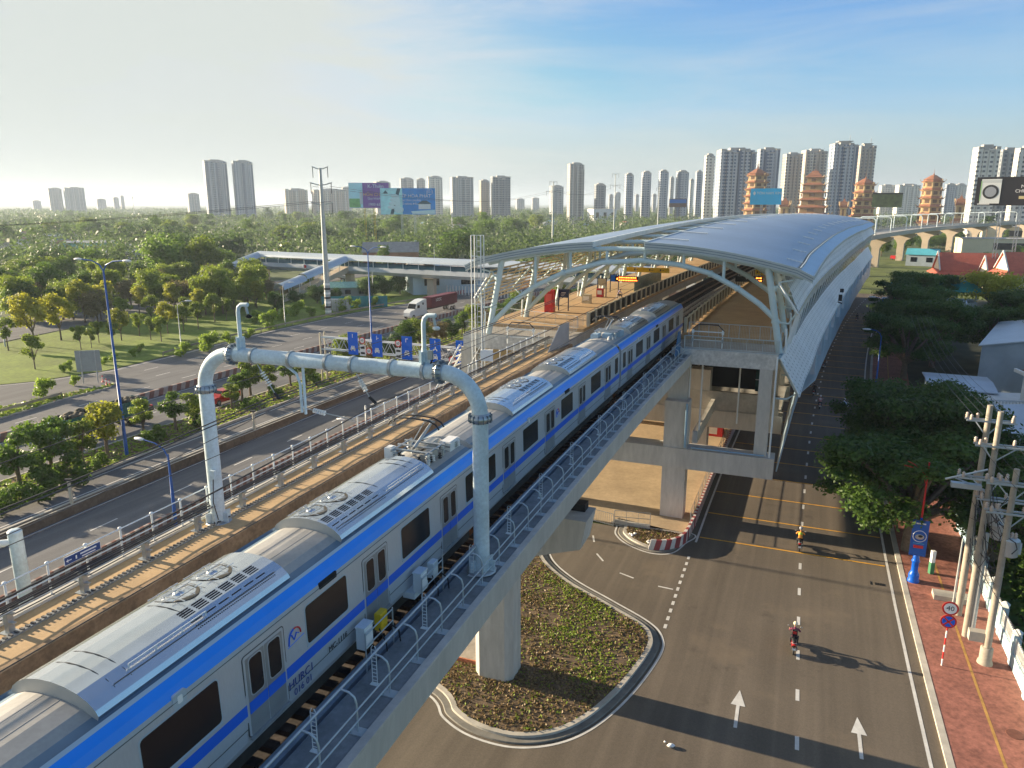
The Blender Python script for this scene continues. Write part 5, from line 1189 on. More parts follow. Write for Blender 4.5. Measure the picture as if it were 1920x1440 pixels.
for i, (x, y, sc_, d) in enumerate(((6, 960, 1.0, 'round bush cut by the left picture edge'), (72, 940, 1.25, 'round dark bush below the spreading trees'), (118, 915, 1.45, 'largest round bush under the dark tree'), (185, 745+130, .7, 'low bush at the foot of the yellow green tree'), (290, 828, .8, 'small bush right of the blue lamp post'), (378, 800, .7, 'small bush beside the portal column'), (470, 765, .7, 'bush in front of the red car wheels'), (520, 745, .8, 'bush beyond the red car'), (590, 720, 1.0, 'olive bush left of the sign gantry posts'))):
    place(P_BUSH[1], G(x, y, .12), rng.uniform(0, 6), (sc_*1.25, sc_*1.25, sc_*1.1), d, 'bushes of the hedge strip')
n = 0
for k in range(20):   # the strip continues behind the sign gantry
    s = 97+5.2*k; a = dup(P_MED[(k*7) % 4], W(s, -67.3+rng.uniform(-.8, .8), .1), rng.uniform(0, 6), rng.uniform(.62, .8), 'olive brown roadside tree in the hedge row behind the blue lane signs', 'hedge row trees behind the sign gantry'); n += 1
STR = [tuple(W(s, t)[:2]) for s, t in [(30+6*i, -70.6) for i in range(45)]+[(294-6*i, -64.7) for i in range(45)]]
tag(carpet(STR, 16000, .34, (GR1, DRY), .12, .16, lambda x, y: .9, 8, 'verge_grass'), 'low grass growing along the hedge strip between the carriageways', 'grass', kind='stuff')
tag(carpet(FORK, 5000, .4, (GR1, DRY), .1, .2, lambda x, y: .93, 9, 'verge_grass'), 'grass on the pointed road fork island', 'grass', kind='stuff')
for x, y, sc_, d in ((82, 745, 1.5, 'bright green bush on the fork island'), (140, 722, .8, 'small bright bush nearer the tip of the fork island')):
    place(P_BUSH[0], G(x, y, .1), 1., sc_, d, 'bushes on the fork island')
# park trees and bushes beyond the highway
pk = [(66, 692, 0, 1.0), (16, 657, 1, 1.4), (65, 648, 2, 1.5), (115, 638, 2, 1.5), (152, 655, 1, .95), (172, 652, 1, .8), (186, 643, 1, .95), (213, 645, 1, .9), (228, 638, 2, .9), (262, 630, 1, 1.0), (283, 637, 1, 1.0), (303, 640, 1, 1.05), (315, 625, 2, 1.0), (232, 612, 0, 1.1), (285, 606, 0, 1.2), (345, 622, 0, 1.1), (372, 617, 1, 1.2), (403, 603, 0, 1.15), (350, 603, 0, 1.1), (377, 596, 2, 1.0), (425, 600, 1, 1.1), (440, 592, 0, 1.1), (405, 585, 2, 1.0), (330, 590, 2, 1.1), (262, 588, 2, 1.1), (297, 582, 0, 1.2), (190, 600, 2, 1.2), (160, 605, 2, 1.4), (205, 590, 2, 1.3), (460, 584, 0, 1.2), (482, 578, 2, 1.0)]
for i, (x, y, k, sc_) in enumerate(pk):
    place(P_PARK[k], G(x, y, -.02), rng.uniform(0, 6), sc_*rng.uniform(.95, 1.12), 'young olive green tree standing on the sunlit park lawn', 'young trees on the park lawn')
bs = [(390, 658, 1.8), (342, 668, 1.4), (505, 616, 2.0), (430, 645, 1.2), (467, 634, 1.1), (555, 592, 1.9), (585, 594, 1.3), (615, 588, 1.4), (645, 584, 1.9), (668, 580, 1.3), (480, 606, 1.6), (530, 600, 1.5), (262, 660, .8), (250, 668, .7), (213, 676, .8), (195, 683, .7), (120, 698, .7), (130, 694, .8), (700, 575, 1.4), (725, 570, 1.2)]
for i, (x, y, sc_) in enumerate(bs):
    place(P_BUSH[0], G(x, y, -.02), rng.uniform(0, 6), sc_, 'bright green bush between the park lawn and the highway guardrail', 'bright bushes behind the guardrail')
md = [(520, 590, 1, .75), (558, 575, 2, .7), (595, 568, 2, .8), (625, 570, 2, .7), (692, 560, 2, .95), (722, 555, 2, .95), (750, 552, 2, 1.0), (705, 548, 2, .9), (770, 545, 1, .7), (500, 560, 3, .9), (470, 565, 0, .9), (440, 562, 3, .95), (410, 572, 3, .9), (540, 558, 3, .8), (585, 552, 0, .8), (380, 570, 0, 1.0), (350, 575, 3, 1.0), (320, 570, 0, 1.1)]
for i, (x, y, k, sc_) in enumerate(md):
    place(P_MED[k], G(x, y, -.02), rng.uniform(0, 6), sc_, 'leafy roadside tree growing between the park and the footbridge', 'trees between the park and the footbridge')
# taller trees this side of the back road and the woodland beyond it
rows = [(515, 130, 10, 1.25), (540, 20, 10, 1.2), (548, 60, 0, 1.1)]
cnt = 0
tl = []
for i in range(26): tl.append((rng.uniform(-10, 480), rng.uniform(540, 575), rng.uniform(.7, .95)))
for x, y, sc_ in tl:
    place(P_MED[rng.choice([0, 0, 1, 3])], G(x, y, -.05), rng.uniform(0, 6), sc_*1.55, 'tall olive tree in the belt of trees along the back road', 'belt of trees along the back road')
tl2 = [(rng.uniform(-10, 475), rng.uniform(576, 606)) for i in range(24)]
for x, y in tl2:
    if y > 590 and x > 250: continue
    place(P_MED[rng.choice([0, 1, 0, 1, 3])], G(x, y, -.05), rng.uniform(0, 6), rng.uniform(1.1, 1.6), 'tall olive tree in the belt of trees along the back road', 'belt of trees along the back road')
gz = []
while len(gz) < 200:
    y = 412+130*rng.random()**1.5; x = rng.uniform(-30, 1010)
    if x > 860 and y > 455: continue
    if 440 < x < 860 and 470 < y < 548 and rng.random() < .93: continue
    if y > 525 and x > 480: continue
    if x < 275 and 472 < y < 500: continue
    gz.append((x, y))
gz.sort(key=lambda q: -q[1])
for x, y in gz:
    sc_ = rng.choice([.6, .8, .9, 1.0, 1.15, 1.35, 1.6])*(.5 if x < 275 and 500 <= y < 525 else 1); place(P_FAR[rng.randrange(4)], G(x, y, -.1), rng.uniform(0, 6), (sc_*rng.uniform(.9, 1.3), sc_, sc_), 'bushy green tree in the woodland left of the station', 'woodland trees left of the station')
for i in range(26):
    x, y = rng.uniform(0, 330), rng.uniform(430, 470); place(P_PALM[i % 2], G(x, y, -.1), rng.uniform(0, 6), rng.uniform(.9, 1.4), 'coconut palm standing among the woodland trees on the left', 'palms in the left woodland')
# the wood farther off: one mass of crowns
def mass(name, pts, m, seed, per, label):
    rg = np.random.default_rng(seed); P = []
    for x, y, r, h in pts:
        sz = max(.7, r*.15); lb = [(x+rg.normal()*r*.3, y+rg.normal()*r*.3, h*.55, r, r, h*.45)]
        P.append(leaves(rg, lb, per, sz, .7))
    o = leafobj(name, np.concatenate(P), m, None); return tag(o, label, 'woodland', kind='stuff')
pts = []
for i in range(3000):
    d = 330*(9.5)**rng.random(); a = rad(rng.uniform(-40, 41)); x, y = d*math.sin(a), d*math.cos(a)
    # keep the mass off the railway and the street beyond the station
    q = 1.0+d/900; pts.append((x, y, rng.choice([3.5, 5, 6, 8, 10])*q, rng.uniform(6, 14)))
pts = [p for p in pts if not (p[0] > 95 and p[1] < 620 and p[0] < .95*p[1] and p[0] > .45*p[1]-20)]
mass('far_woodland', pts, LF_FAR, 5, 92, 'hazy belt of far trees stretching to the skyline')
# ================================================================ SKYLINE
def facade(name, wall, win, fx, fz, dx=.5, dz=.55, accent=None):
    m = bpy.data.materials.new(name); m.use_nodes = True; t = m.node_tree; b = t.nodes['Principled BSDF']; b.inputs['Roughness'].default_value = .7
    N = t.nodes.new; l = t.links.new; co = N('ShaderNodeTexCoord'); sx = N('ShaderNodeSeparateXYZ'); l(co.outputs['Object'], sx.inputs[0])
    ge = N('ShaderNodeNewGeometry'); 
    def M(op, a, c=None):
        n = N('ShaderNodeMath'); n.operation = op
        if isinstance(a, (int, float)): n.inputs[0].default_value = a
        else: l(a, n.inputs[0])
        if c is not None:
            if isinstance(c, (int, float)): n.inputs[1].default_value = c
            else: l(c, n.inputs[1])
        return n.outputs[0]
    u = M('ADD', sx.outputs['X'], sx.outputs['Y'])
    wx = M('LESS_THAN', M('FRACT', M('DIVIDE', u, fx)), dx); wz = M('LESS_THAN', M('FRACT', M('DIVIDE', sx.outputs['Z'], fz)), dz)
    w = M('MULTIPLY', wx, wz)
    n2 = N('ShaderNodeTexNoise'); n2.inputs['Scale'].default_value = .6; l(co.outputs['Object'], n2.inputs['Vector'])
    mx = N('ShaderNodeMixRGB'); mx.inputs['Color1'].default_value = (*wall, 1); mx.inputs['Color2'].default_value = (*win, 1); l(w, mx.inputs['Fac'])
    last = mx.outputs[0]
    if accent:
        ax = M('LESS_THAN', M('FRACT', M('DIVIDE', u, accent[1])), accent[2]); m3 = N('ShaderNodeMixRGB'); m3.inputs['Color2'].default_value = (*accent[0], 1)
        l(M('MULTIPLY', ax, M('SUBTRACT', 1.0, w)), m3.inputs['Fac']); l(last, m3.inputs['Color1']); last = m3.outputs[0]
    l(last, b.inputs['Base Color']); MATS[name] = m; return m
F_GREY = facade('facade_grey', (.42, .42, .42), (.10, .13, .17), 3.6, 3.2, .5, .5, ((.30, .32, .34), 14, .3))
F_BLUE = facade('facade_blue_grey', (.45, .47, .50), (.07, .11, .18), 3.4, 3.2, .5, .55, ((.10, .14, .22), 13, .22))
F_TAN = facade('facade_tan', (.46, .38, .31), (.13, .13, .14), 3.8, 3.2, .45, .5, ((.58, .54, .47), 17, .28))
F_WHITE = facade('facade_white', (.68, .66, .60), (.14, .15, .16), 4.2, 3.2, .42, .45)
F_DARK = facade('facade_dark', (.26, .28, .30), (.08, .10, .13), 4.5, 3.2, .6, .6)
F_BAND = facade('facade_banded', (.40, .36, .33), (.12, .12, .13), 3.0, 3.3, .35, .7, ((.56, .52, .47), 7.5, .35))
ROOFC = mat('tower_roof', (.42, .40, .37), .8, nz=.2, amt=.1)
def px_tower(x0, x1, ytop, D, m, label, name='apartment_tower', depth=.7, group=None, crown=0, bays=3, cat='tower', cut=0., rzz=.25):
    """tower seen between photo columns x0..x1 with its roof at row ytop, at distance D; every size is in metres"""
    cx = (x0+x1)/2; X = (cx-960)/FPX*D*math.cos(PITCH)*1.0; Yd = D
    fwd = D; top = CAM_H-(math.sin(PITCH)+(ytop-720)/FPX*math.cos(PITCH))/(math.cos(PITCH)-(ytop-720)/FPX*math.sin(PITCH))*D
    dep = fwd*math.cos(PITCH)-(top*.5-CAM_H)*math.sin(PITCH); X = (cx-960)/FPX*dep; Wd = (x1-x0)/FPX*dep
    t = thing(name, label, cat, (X, fwd, 0), -math.atan2(X, fwd)+rzz, group)
    Wd2 = Wd/(math.cos(rzz)+depth*math.sin(abs(rzz))); dp = Wd2*depth
    b = MB(); b.box((0, 0, top/2-1), (Wd2*.86, dp*.86, top+2), m); b.build('body', t, world=False)
    for k in range(bays):
        b = MB(); w = Wd2/(bays+.6); x = -Wd2/2+w*.65+k*(Wd2-w*1.3)/max(1, bays-1); hh = top*(1-.02*((k*7) % 3))-cut*top*(k == bays-1)
        b.box((x, 0, hh/2-1), (w*.82, dp, hh+2), m); b.box((x, 0, hh+.5), (w*.86, dp*1.02, 1.4), ROOFC); b.build('bay', t, world=False)
    b = MB(); b.box((0, 0, top+1.2), (Wd2*.4, dp*.5, 3.2), ROOFC); b.box((Wd2*.25, 0, top+.6), (Wd2*.2, dp*.3, 2.6), ROOFC); 
    if crown: b.box((0, 0, top+3.2), (Wd2*.55, dp*.62, .8), ROOFC); b.tube([(Wd2*.2, 0, top), (Wd2*.2, 0, top+9)], .3, STEELP, 4)
    b.build('roof_structure', t, world=False)
    return t
T = px_tower
T(383, 431, 303, 1150, F_BLUE, 'left of the twin tall grey towers over the left woodland', bays=3, rzz=.12); T(437, 479, 304, 1150, F_BLUE, 'right of the twin tall grey towers over the left woodland', bays=3, rzz=.12)
T(92, 118, 354, 1900, F_GREY, 'narrower of two hazy slabs far left on the skyline', bays=3, rzz=.1); T(122, 160, 353, 1900, F_GREY, 'wider of two hazy slabs far left on the skyline', bays=4, rzz=.1)
T(350, 376, 364, 1700, F_GREY, 'small domed block left of the twin grey towers', bays=2)
T(532, 579, 356, 1500, F_TAN, 'low wide pinkish slab left of the tall pylon', bays=5, rzz=.1); T(584, 655, 357, 1500, F_TAN, 'low wide pinkish slab behind the tall pylon', bays=6, rzz=.1)
T(749, 778, 336, 1300, F_GREY, 'pale slab rising behind the left end of the blue billboard', bays=3, rzz=.1); T(781, 799, 337, 1300, F_GREY, 'narrow pale slab above the blue billboard', bays=2); T(800, 832, 333, 1250, F_WHITE, 'pale slab above the right end of the blue billboard', bays=3, rzz=.1)
T(700, 735, 342, 1400, F_GREY, 'pale slab hidden behind the purple billboard', bays=3)
T(842, 890, 334, 1150, F_GREY, 'wide grey block just right of the blue billboard', bays=4, rzz=.15); T(897, 920, 340, 1200, F_TAN, 'lower brownish block between two grey blocks', bays=2); T(918, 959, 333, 1150, F_DARK, 'darker grey block with a stepped top', bays=4, rzz=.15)
T(1028, 1058, 350, 1400, F_GREY, 'low grey block left of the tall wavy tower', bays=3); T(1061, 1097, 309, 1000, F_BAND, 'tall brownish tower with wavy vertical bands', bays=3, cut=.06); T(1112, 1137, 347, 1100, F_DARK, 'short dark glass block above the white building', bays=2)
T(1169, 1188, 328, 1100, F_BLUE, 'first slim blue grey tower right of the thin pylon', bays=2, rzz=.3); T(1200, 1221, 324, 1100, F_BLUE, 'second slim blue grey tower right of the thin pylon', bays=2, rzz=.3); T(1232, 1253, 322, 1080, F_BLUE, 'third slim blue grey tower right of the thin pylon', bays=2, rzz=.3); T(1254, 1263, 334, 1300, F_GREY, 'thin hazy tower squeezed between two slim blue grey towers', bays=2); T(1264, 1291, 323, 1080, F_BLUE, 'fourth slim blue grey tower right of the thin pylon', bays=2, rzz=.3); T(1301, 1316, 323, 1100, F_BLUE, 'slim blue grey tower left of the big white cluster', bays=2, rzz=.3); T(1291, 1300, 338, 1250, F_WHITE, 'thin low white tower left of the big white cluster', bays=2)
T(1316, 1338, 293, 820, F_WHITE, 'narrow left wing of the big white and blue cluster', bays=2, rzz=.3); T(1338, 1414, 283, 780, F_BLUE, 'broad tallest slab of the white and blue cluster', bays=6, rzz=.2); T(1414, 1458, 282, 800, F_BLUE, 'slab standing behind the orange pagoda and blue billboard', bays=4, rzz=.2)
T(1462, 1500, 291, 850, F_TAN, 'left tan block behind the great pagoda', bays=4, rzz=.3); T(1496, 1546, 284, 880, F_TAN, 'right tan block behind the great pagoda', bays=5, rzz=.3)
T(1548, 1602, 272, 760, F_BLUE, 'tallest blue and tan tower with a rooftop frame', bays=5, crown=1, rzz=.3); T(1600, 1635, 276, 790, F_TAN, 'blue and tan twin tower joined to the tallest one', bays=4, crown=1, rzz=.3)
T(1645, 1676, 349, 1300, F_WHITE, 'low pale block right of the tallest towers', bays=4); T(1676, 1722, 348, 1250, F_WHITE, 'low wide white block above the green billboard', bays=5); T(1768, 1790, 347, 1200, F_BLUE, 'low blue grey block right of the right pagoda', bays=3); T(1787, 1808, 347, 1250, F_WHITE, 'low white block left of the dark advertising screen', bays=3)
T(1814, 1862, 279, 560, F_WHITE, 'big white block with balconies above the washing machine screen', bays=4, rzz=.35); T(1862, 1899, 284, 600, F_DARK, 'grey recessed wing between two white blocks', bays=3, rzz=.3); T(1892, 1935, 281, 560, F_WHITE, 'rightmost white block cut by the picture edge', bays=4, rzz=.35)
for i, (x0, x1, y, D) in enumerate(((60, 78, 377, 2400), (180, 200, 374, 2400), (212, 224, 371, 2500), (226, 234, 368, 2600), (640, 660, 352, 1900), (965, 985, 374, 2200), (995, 1012, 372, 2300), (1140, 1150, 366, 1900), (1152, 1164, 362, 1900), (1190, 1198, 366, 1900), (1222, 1231, 365, 2000))):
    T(x0, x1, y, D, F_GREY, 'small hazy block low on the distant skyline', bays=2, group='small hazy blocks on the distant skyline')
# low distant roofs
LOWW = mat('low_house_pale', (.5, .48, .45), .8, nz=.3, amt=.2); LOWR = mat('low_roof_red', (.30, .13, .09), .8, nz=.3, amt=.2); LOWB = mat('low_roof_blue', (.12, .25, .36), .6, nz=.3, amt=.2); TIN = mat('tin_roof', (.42, .44, .46), .5, metal=.3, nz=.4, amt=.2)
def gable(name, label, c, w, d, h, rh, wall, roof, rz=0., over=.4, cat='house', wins=3, group=None):
    t = thing(name, label, cat, c, rz, group); b = MB(); b.box((0, 0, h/2), (w, d, h), wall)
    b.add([(-w/2, -d/2, h), (-w/2, d/2, h), (-w/2, 0, h+rh)], [(0, 2, 1)], wall); b.add([(w/2, -d/2, h), (w/2, d/2, h), (w/2, 0, h+rh)], [(0, 1, 2)], wall); b.build('wall', t, world=False)
    b = MB()
    for g in (1, -1): b.slab([(-w/2-over, g*(d/2+over), h-over*rh/(d/2)), (w/2+over, g*(d/2+over), h-over*rh/(d/2)), (w/2+over, 0, h+rh), (-w/2-over, 0, h+rh)][::g], (0, 0, .15), roof)
    b.build('roof', t, world=False)
    for k in range(wins):
        b = MB(); x = -w/2+w*(k+.5)/wins; b.box((x, -d/2-.03, h*.55), (w/wins*.4, .06, h*.4), GLASS); b.build('window', t, world=False)
    return t
rg = random.Random(12)
for i in range(46):
    x = rg.choice([rg.uniform(0, 230), rg.uniform(560, 1000), rg.uniform(1000, 1330)]); y = rg.uniform(402, 432) if x > 400 else rg.uniform(440, 478)
    gable('low_house', 'low pale roofed house half hidden among the distant trees', G(x, y), rg.uniform(8, 18), rg.uniform(6, 10), rg.uniform(3.5, 6), 1.6, LOWW, rg.choice([TIN, TIN, LOWR, LOWB]), rg.uniform(0, 3), wins=2, group='low houses among the distant trees')
o = gable('turquoise_house', 'turquoise two storey house with small windows in the left woodland', G(172, 478), 24, 9, 6.5, .8, mat('turquoise_wall', (.18, .52, .44), .8, nz=.3, amt=.1), TIN, .1, wins=4)
for i, (x, y, w) in enumerate(((15, 480, 26), (60, 478, 24), (110, 474, 22), (225, 484, 24), (250, 472, 20))): gable('long_shed', 'long low grey tin roofed shed beside the turquoise house', G(x, y), w, 9, 3.2, .8, LOWW, TIN, .1, wins=2, group='grey sheds near the turquoise house')
o = gable('white_office', 'white and dark office block below the short dark glass tower', G(1128, 418), 34, 22, 19, .2, mat('office_white', (.72, .74, .74), .6, nz=.2, amt=.05), ROOFC, .3, wins=3)
gable('brick_gable_house', 'grey roofed red brick house just beyond the footbridge roof', G(735, 505), 22, 14, 7.5, 3.5, mat('brick_wall', (.36, .18, .12), .9, nz=.5, amt=.2), mat('old_tin', (.30, .28, .26), .7, nz=.6, amt=.2), .1)
gable('blue_white_hall', 'long white and pale blue hall behind the footbridge pillar', G(868, 545), 34, 12, 7.5, 1.2, mat('hall_wall', (.48, .60, .66), .8, nz=.2, amt=.08), mat('hall_roof', (.60, .56, .50), .7, nz=.3, amt=.1), .35)
# billboards
def billboard(name, label, x0, x1, y0, y1, D, legs, paint):
    cx, cy = (x0+x1)/2, (y0+y1)/2; v = (cy-720)/FPX; z = CAM_H-(math.sin(PITCH)+v*math.cos(PITCH))/(math.cos(PITCH)-v*math.sin(PITCH))*D
    dep = D*math.cos(PITCH)-(z-CAM_H)*math.sin(PITCH); X = (cx-960)/FPX*dep; w = (x1-x0)/FPX*dep; h = (y1-y0)/FPX*dep*1.02
    t = thing(name, label, 'billboard', (X, D, 0), -math.atan2(X, D)); b = MB(); b.box((0, .3, z), (w, .5, h), paint[0]); b.build('panel', t, world=False)
    b = MB(); m = legs
    for x in ((-.12*w, .12*w) if name != 'led_screen' else (-.05*w, .25*w)):
        for dx in (-.8, .8):
            for dy in (0, 1.4): b.tube([(x+dx*.5, 1+dy, 0), (x+dx*.5, 1+dy, z+h*.3)], .16, m, 4)
        for k in range(int(z/1.6)): b.tube([(x-.4, 1, k*1.6), (x+.4, 1, k*1.6+1.6)], .08, m, 4)
    b.build('lattice_leg', t, world=False); return t, w, h, z
t, w, h, z = billboard('billboard', 'purple and pale green advertising board left of the blue one', 655, 729, 344, 389, 430, YEL, [mat('ad_purple', (0.27, 0.10, 0.37), .6, nz=.2, amt=.1)])
b = MB(); b.box((-w*.33, .0, z), (w*.34, .1, h*.98), mat('ad_sky', (0.59, 0.88, 0.90), .6, nz=.2, amt=.1)); b.box((-w*.36, -.06, z-h*.3), (w*.28, .04, h*.35), mat('ad_green', (0.24, 0.51, 0.17), .6, nz=.3, amt=.3)); b.box((-w*.2, -.07, z-h*.1), (w*.07, .04, h*.5), mat('ad_white', (.7, .7, .68), .6)); b.build('picture', t, world=False)
text('K-Thiên', h*.2, SIGNW, 'lettering', t, (w*.17, -.0, z+h*.36), 0.); text('HỒN CHÚ', h*.17, mat('ad_orange', (0.90, 0.51, 0.05), .5), 'lettering', t, (w*.1, -.0, z+h*.03), 0.); text('Quý khách', h*.12, SIGNW, 'lettering', t, (w*.12, -.0, z-h*.12), 0.); text('1900 63', h*.15, SIGNW, 'lettering', t, (w*.12, -.0, z-h*.36), 0.)
t, w, h, z = billboard('billboard', 'large blue advertising board with a fist drawing', 714, 816, 354, 401, 400, GALV, [mat('ad_blue', (0.03, 0.29, 0.71), .5, nz=.1, amt=.25)])
b = MB(); b.box((-w*.3, .02, z), (w*.4, .1, h*.99), mat('ad_pale_blue', (0.51, 0.88, 0.90), .6, nz=.15, amt=.25)); b.build('picture', t, world=False)
FM = mat('ad_mint', (0.71, 0.90, 0.90), .6); DT = mat('ad_dark_teal', (.02, .10, .14), .6)
b = MB(); b.slab([(-w*.33, -.1, z-h*.49), (-w*.27, -.1, z-h*.49), (-w*.13, -.1, z+h*.49), (-w*.19, -.1, z+h*.49)], (0, .06, 0), DT)
for k in range(4): b.ell((-w*(.30-.02*k), -.12, z-h*(.22-.14*k)), (w*.075, .12, h*.075), FM, 10, 6)
b.ell((-w*.19, -.14, z-h*.05), (w*.05, .1, h*.26), FM, 10, 6); b.ell((-w*.17, -.14, z-h*.32), (w*.09, .1, h*.13), FM, 10, 6)
b.slab([(w*.08, -.06, z-h*.48), (w*.49, -.06, z-h*.48), (w*.49, -.06, z-h*.32), (w*.05, -.06, z-h*.38)], (0, .04, 0), FM); b.box((w*.30, -.08, z-h*.2), (w*.22, .04, h*.2), SIGNW); b.slab([(w*.17, -.1, z-h*.1), (w*.43, -.1, z-h*.1), (w*.34, -.1, z+h*.03), (w*.26, -.1, z+h*.03)], (0, .04, 0), DT)
b.add([(-w*.45, -.08, z+h*.3), (-w*.36, -.08, z+h*.3), (-w*.405, -.08, z+h*.42)], [(0, 1, 2)], DT); b.build('picture', t, world=False)
text('THÉP HÒA PHÁT', h*.18, SIGNW, 'lettering', t, (w*.10, -.02, z+h*.2), 0.); text('BỀN TẦM CHUẨN', h*.10, SIGNW, 'lettering', t, (w*.04, -.02, z+h*.03), 0.); text('SỐ HÀNG ĐẦU', h*.10, SIGNW, 'lettering', t, (w*.03, -.02, z-h*.1), 0.); text('SỐ 1', h*.12, SIGNW, 'lettering', t, (w*.40, -.02, z+h*.36), 0.)
b = MB(); n = 20; b.tube([(w*.40+w*.055*math.cos(6.283*k/n), -.08, z+h*.36+h*.11*math.sin(6.283*k/n)) for k in range(n+1)], .08, SIGNW, 4); b.build('ring', t, world=False)
t, w, h, z = billboard('billboard', 'blue board with a white logo standing before the orange pagoda', 1408, 1464, 354, 383, 360, GALV, [mat('ad_blue_b', (0.05, 0.56, 0.90), .5, nz=.1, amt=.15)])
text('TÔN NAM KIM', h*.22, SIGNW, 'lettering', t, (w*.09, -.02, z+h*.2), 0.); b = MB(); b.slab([(-w*.42, 0, z+h*.2), (-w*.37, 0, z+h*.33), (-w*.32, 0, z+h*.2), (-w*.37, 0, z+h*.07)], (0, .03, 0), SIGNW); b.build('logo', t, world=False)
gable('blue_kiosk_building', 'bright blue walled building with a red roof under the blue board', G(1433, 412, 0)+Vector((0, 0, 0)), 15, 8, 8.5, 2.2, mat('bright_blue_wall', (.02, .22, .55), .6, nz=.2, amt=.1), LOWR, -.3, wins=4)
t, w, h, z = billboard('billboard', 'dark green picture board between the tallest towers and the right pagoda', 1638, 1689, 362, 388, 420, GALV, [mat('ad_forest', (.07, .10, .04), .6, nz=.35, amt=.6)])
b = MB(); b.box((0, 0, z+h*.45), (w, .1, h*.1), BLACK); b.build('header', t, world=False)
t, w, h, z = billboard('billboard', 'small blue and brown board low among the trees', 1255, 1287, 373, 388, 520, BARK, [mat('ad_brown', (0.24, 0.15, 0.12), .6, nz=.2, amt=.2)])
b = MB(); b.box((0, 0, z+h*.2), (w*.96, .1, h*.45), mat('ad_blue_c', (0.10, 0.24, 0.59), .6)); b.build('picture', t, world=False)
t, w, h, z = billboard('led_screen', 'black advertising screen showing a white washing machine', 1838, 1938, 333, 384, 240, GALV, [mat('ad_black', (.02, .016, .018), .4)])
b = MB(); b.box((-w*.26, 0, z+h*.0), (w*.32, .12, h*.86), mat('washer_white', (.72, .74, .72), .4)); b.box((-w*.26, -.07, z+h*.35), (w*.3, .02, h*.1), mat('washer_panel', (.55, .58, .58), .4)); b.tube([(-w*.26, -.05, z-h*.02), (-w*.26, -.1, z-h*.02)], h*.25, BLACK, 24); b.tube([(-w*.26, -.1, z-h*.02), (-w*.26, -.14, z-h*.02)], h*.18, mat('washer_door', (.30, .32, .36), .2), 24); b.box((-w*.42, -.08, z+h*.02), (w*.015, .02, h*.7), mat('ad_lime', (.35, .6, .25), .5)); b.build('picture', t, world=False)
text('MÙA\nCHUYỆN', h*.16, SIGNW, 'lettering', t, (w*.30, -.02, z+h*.08), 0.); b = MB(); b.box((w*.3, -.02, z-h*.22), (w*.2, .06, h*.1), mat('ad_gold', (.6, .5, .25), .5)); b.box((w*.33, -.02, z+h*.38), (w*.16, .06, h*.1), RED); b.box((-w*.35, -.02, z-h*.45), (w*.2, .04, h*.03), SIGNW); b.build('label', t, world=False)
gable('long_grey_building', 'long grey building under the black advertising screen', G(1880, 436), 52, 12, 12, .3, mat('slatted_grey', (.30, .29, .27), .8, nz=.5, amt=.2), ROOFC, -.55, wins=4)
# pagodas
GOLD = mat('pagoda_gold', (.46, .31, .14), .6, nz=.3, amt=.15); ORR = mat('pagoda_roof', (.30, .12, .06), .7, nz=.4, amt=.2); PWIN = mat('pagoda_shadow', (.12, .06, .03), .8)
def pagoda(cxp, wpx, ytop, D, tiers, label, great=False):
    v = (ytop-720)/FPX; top = CAM_H-(math.sin(PITCH)+v*math.cos(PITCH))/(math.cos(PITCH)-v*math.sin(PITCH))*D
    dep = D*math.cos(PITCH)-(top*.5-CAM_H)*math.sin(PITCH); X = (cxp-960)/FPX*dep; w = wpx/FPX*dep
    t = thing('pagoda', label, 'pagoda', (X, D, 0), .3); hb = top*.90; th = hb/tiers; n = 8 if not great else 4
    for k in range(tiers):
        f = 1-(.30 if not great else .62)*k/tiers; r = w*.5*f*(.86 if not great else .78); z = k*th
        if great and k in (2, 3): r *= 1.0
        b = MB(); b.lathe((0, 0, z), [(r, 0), (r, th*.72)], GOLD, n, False)
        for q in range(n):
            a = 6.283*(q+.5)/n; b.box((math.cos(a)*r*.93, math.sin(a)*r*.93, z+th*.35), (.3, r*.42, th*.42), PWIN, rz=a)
        o = b.build('tier', t, world=False)
        b = MB(); R_ = w*.5*f; b.lathe((0, 0, z+th*.66), [(R_*1.02, .0), (R_*1.05, th*.06), (R_*.9, th*.13), (r*.96, th*.34)], ORR, n, False); b.lathe((0, 0, z+th*.60), [(R_*.98, 0), (R_*1.0, th*.055)], GOLD, n, False)
        for q in range(n): a = 6.283*q/n; b.tube([(math.cos(a)*R_*.95, math.sin(a)*R_*.95, z+th*.72), (math.cos(a)*R_*1.08, math.sin(a)*R_*1.08, z+th*.80), (math.cos(a)*R_*1.16, math.sin(a)*R_*1.16, z+th*1.0)], .28, GOLD, 4)
        b.build('eave', o, world=False)
    b = MB(); f = 1-(.30 if not great else .62); b.lathe((0, 0, hb-th*.05), [(w*.5*f, 0), (w*.3*f, top*.035), (w*.08, top*.07), (.5, top*.075), (.6, top*.09), (.15, top*.10), (.1, top*.16)], ORR, n, False); b.build('spire', t, world=False)
    return t
pagoda(1417, 54, 312, 640, 9, 'orange pagoda partly hidden by the blue board'); pagoda(1524, 96, 316, 660, 8, 'great tapering central pagoda with steep stacked roofs', True); pagoda(1618, 50, 331, 620, 7, 'second orange pagoda left of the green picture board'); pagoda(1744, 50, 324, 620, 7, 'right orange pagoda standing alone above the far viaduct')
pagoda(1470, 34, 368, 600, 2, 'small two tier temple pavilion left of the great pagoda', True); pagoda(1580, 28, 370, 600, 2, 'small temple pavilion right of the great pagoda', True); pagoda(1798, 34, 364, 600, 2, 'small orange roofed pavilion behind the far portals', True)
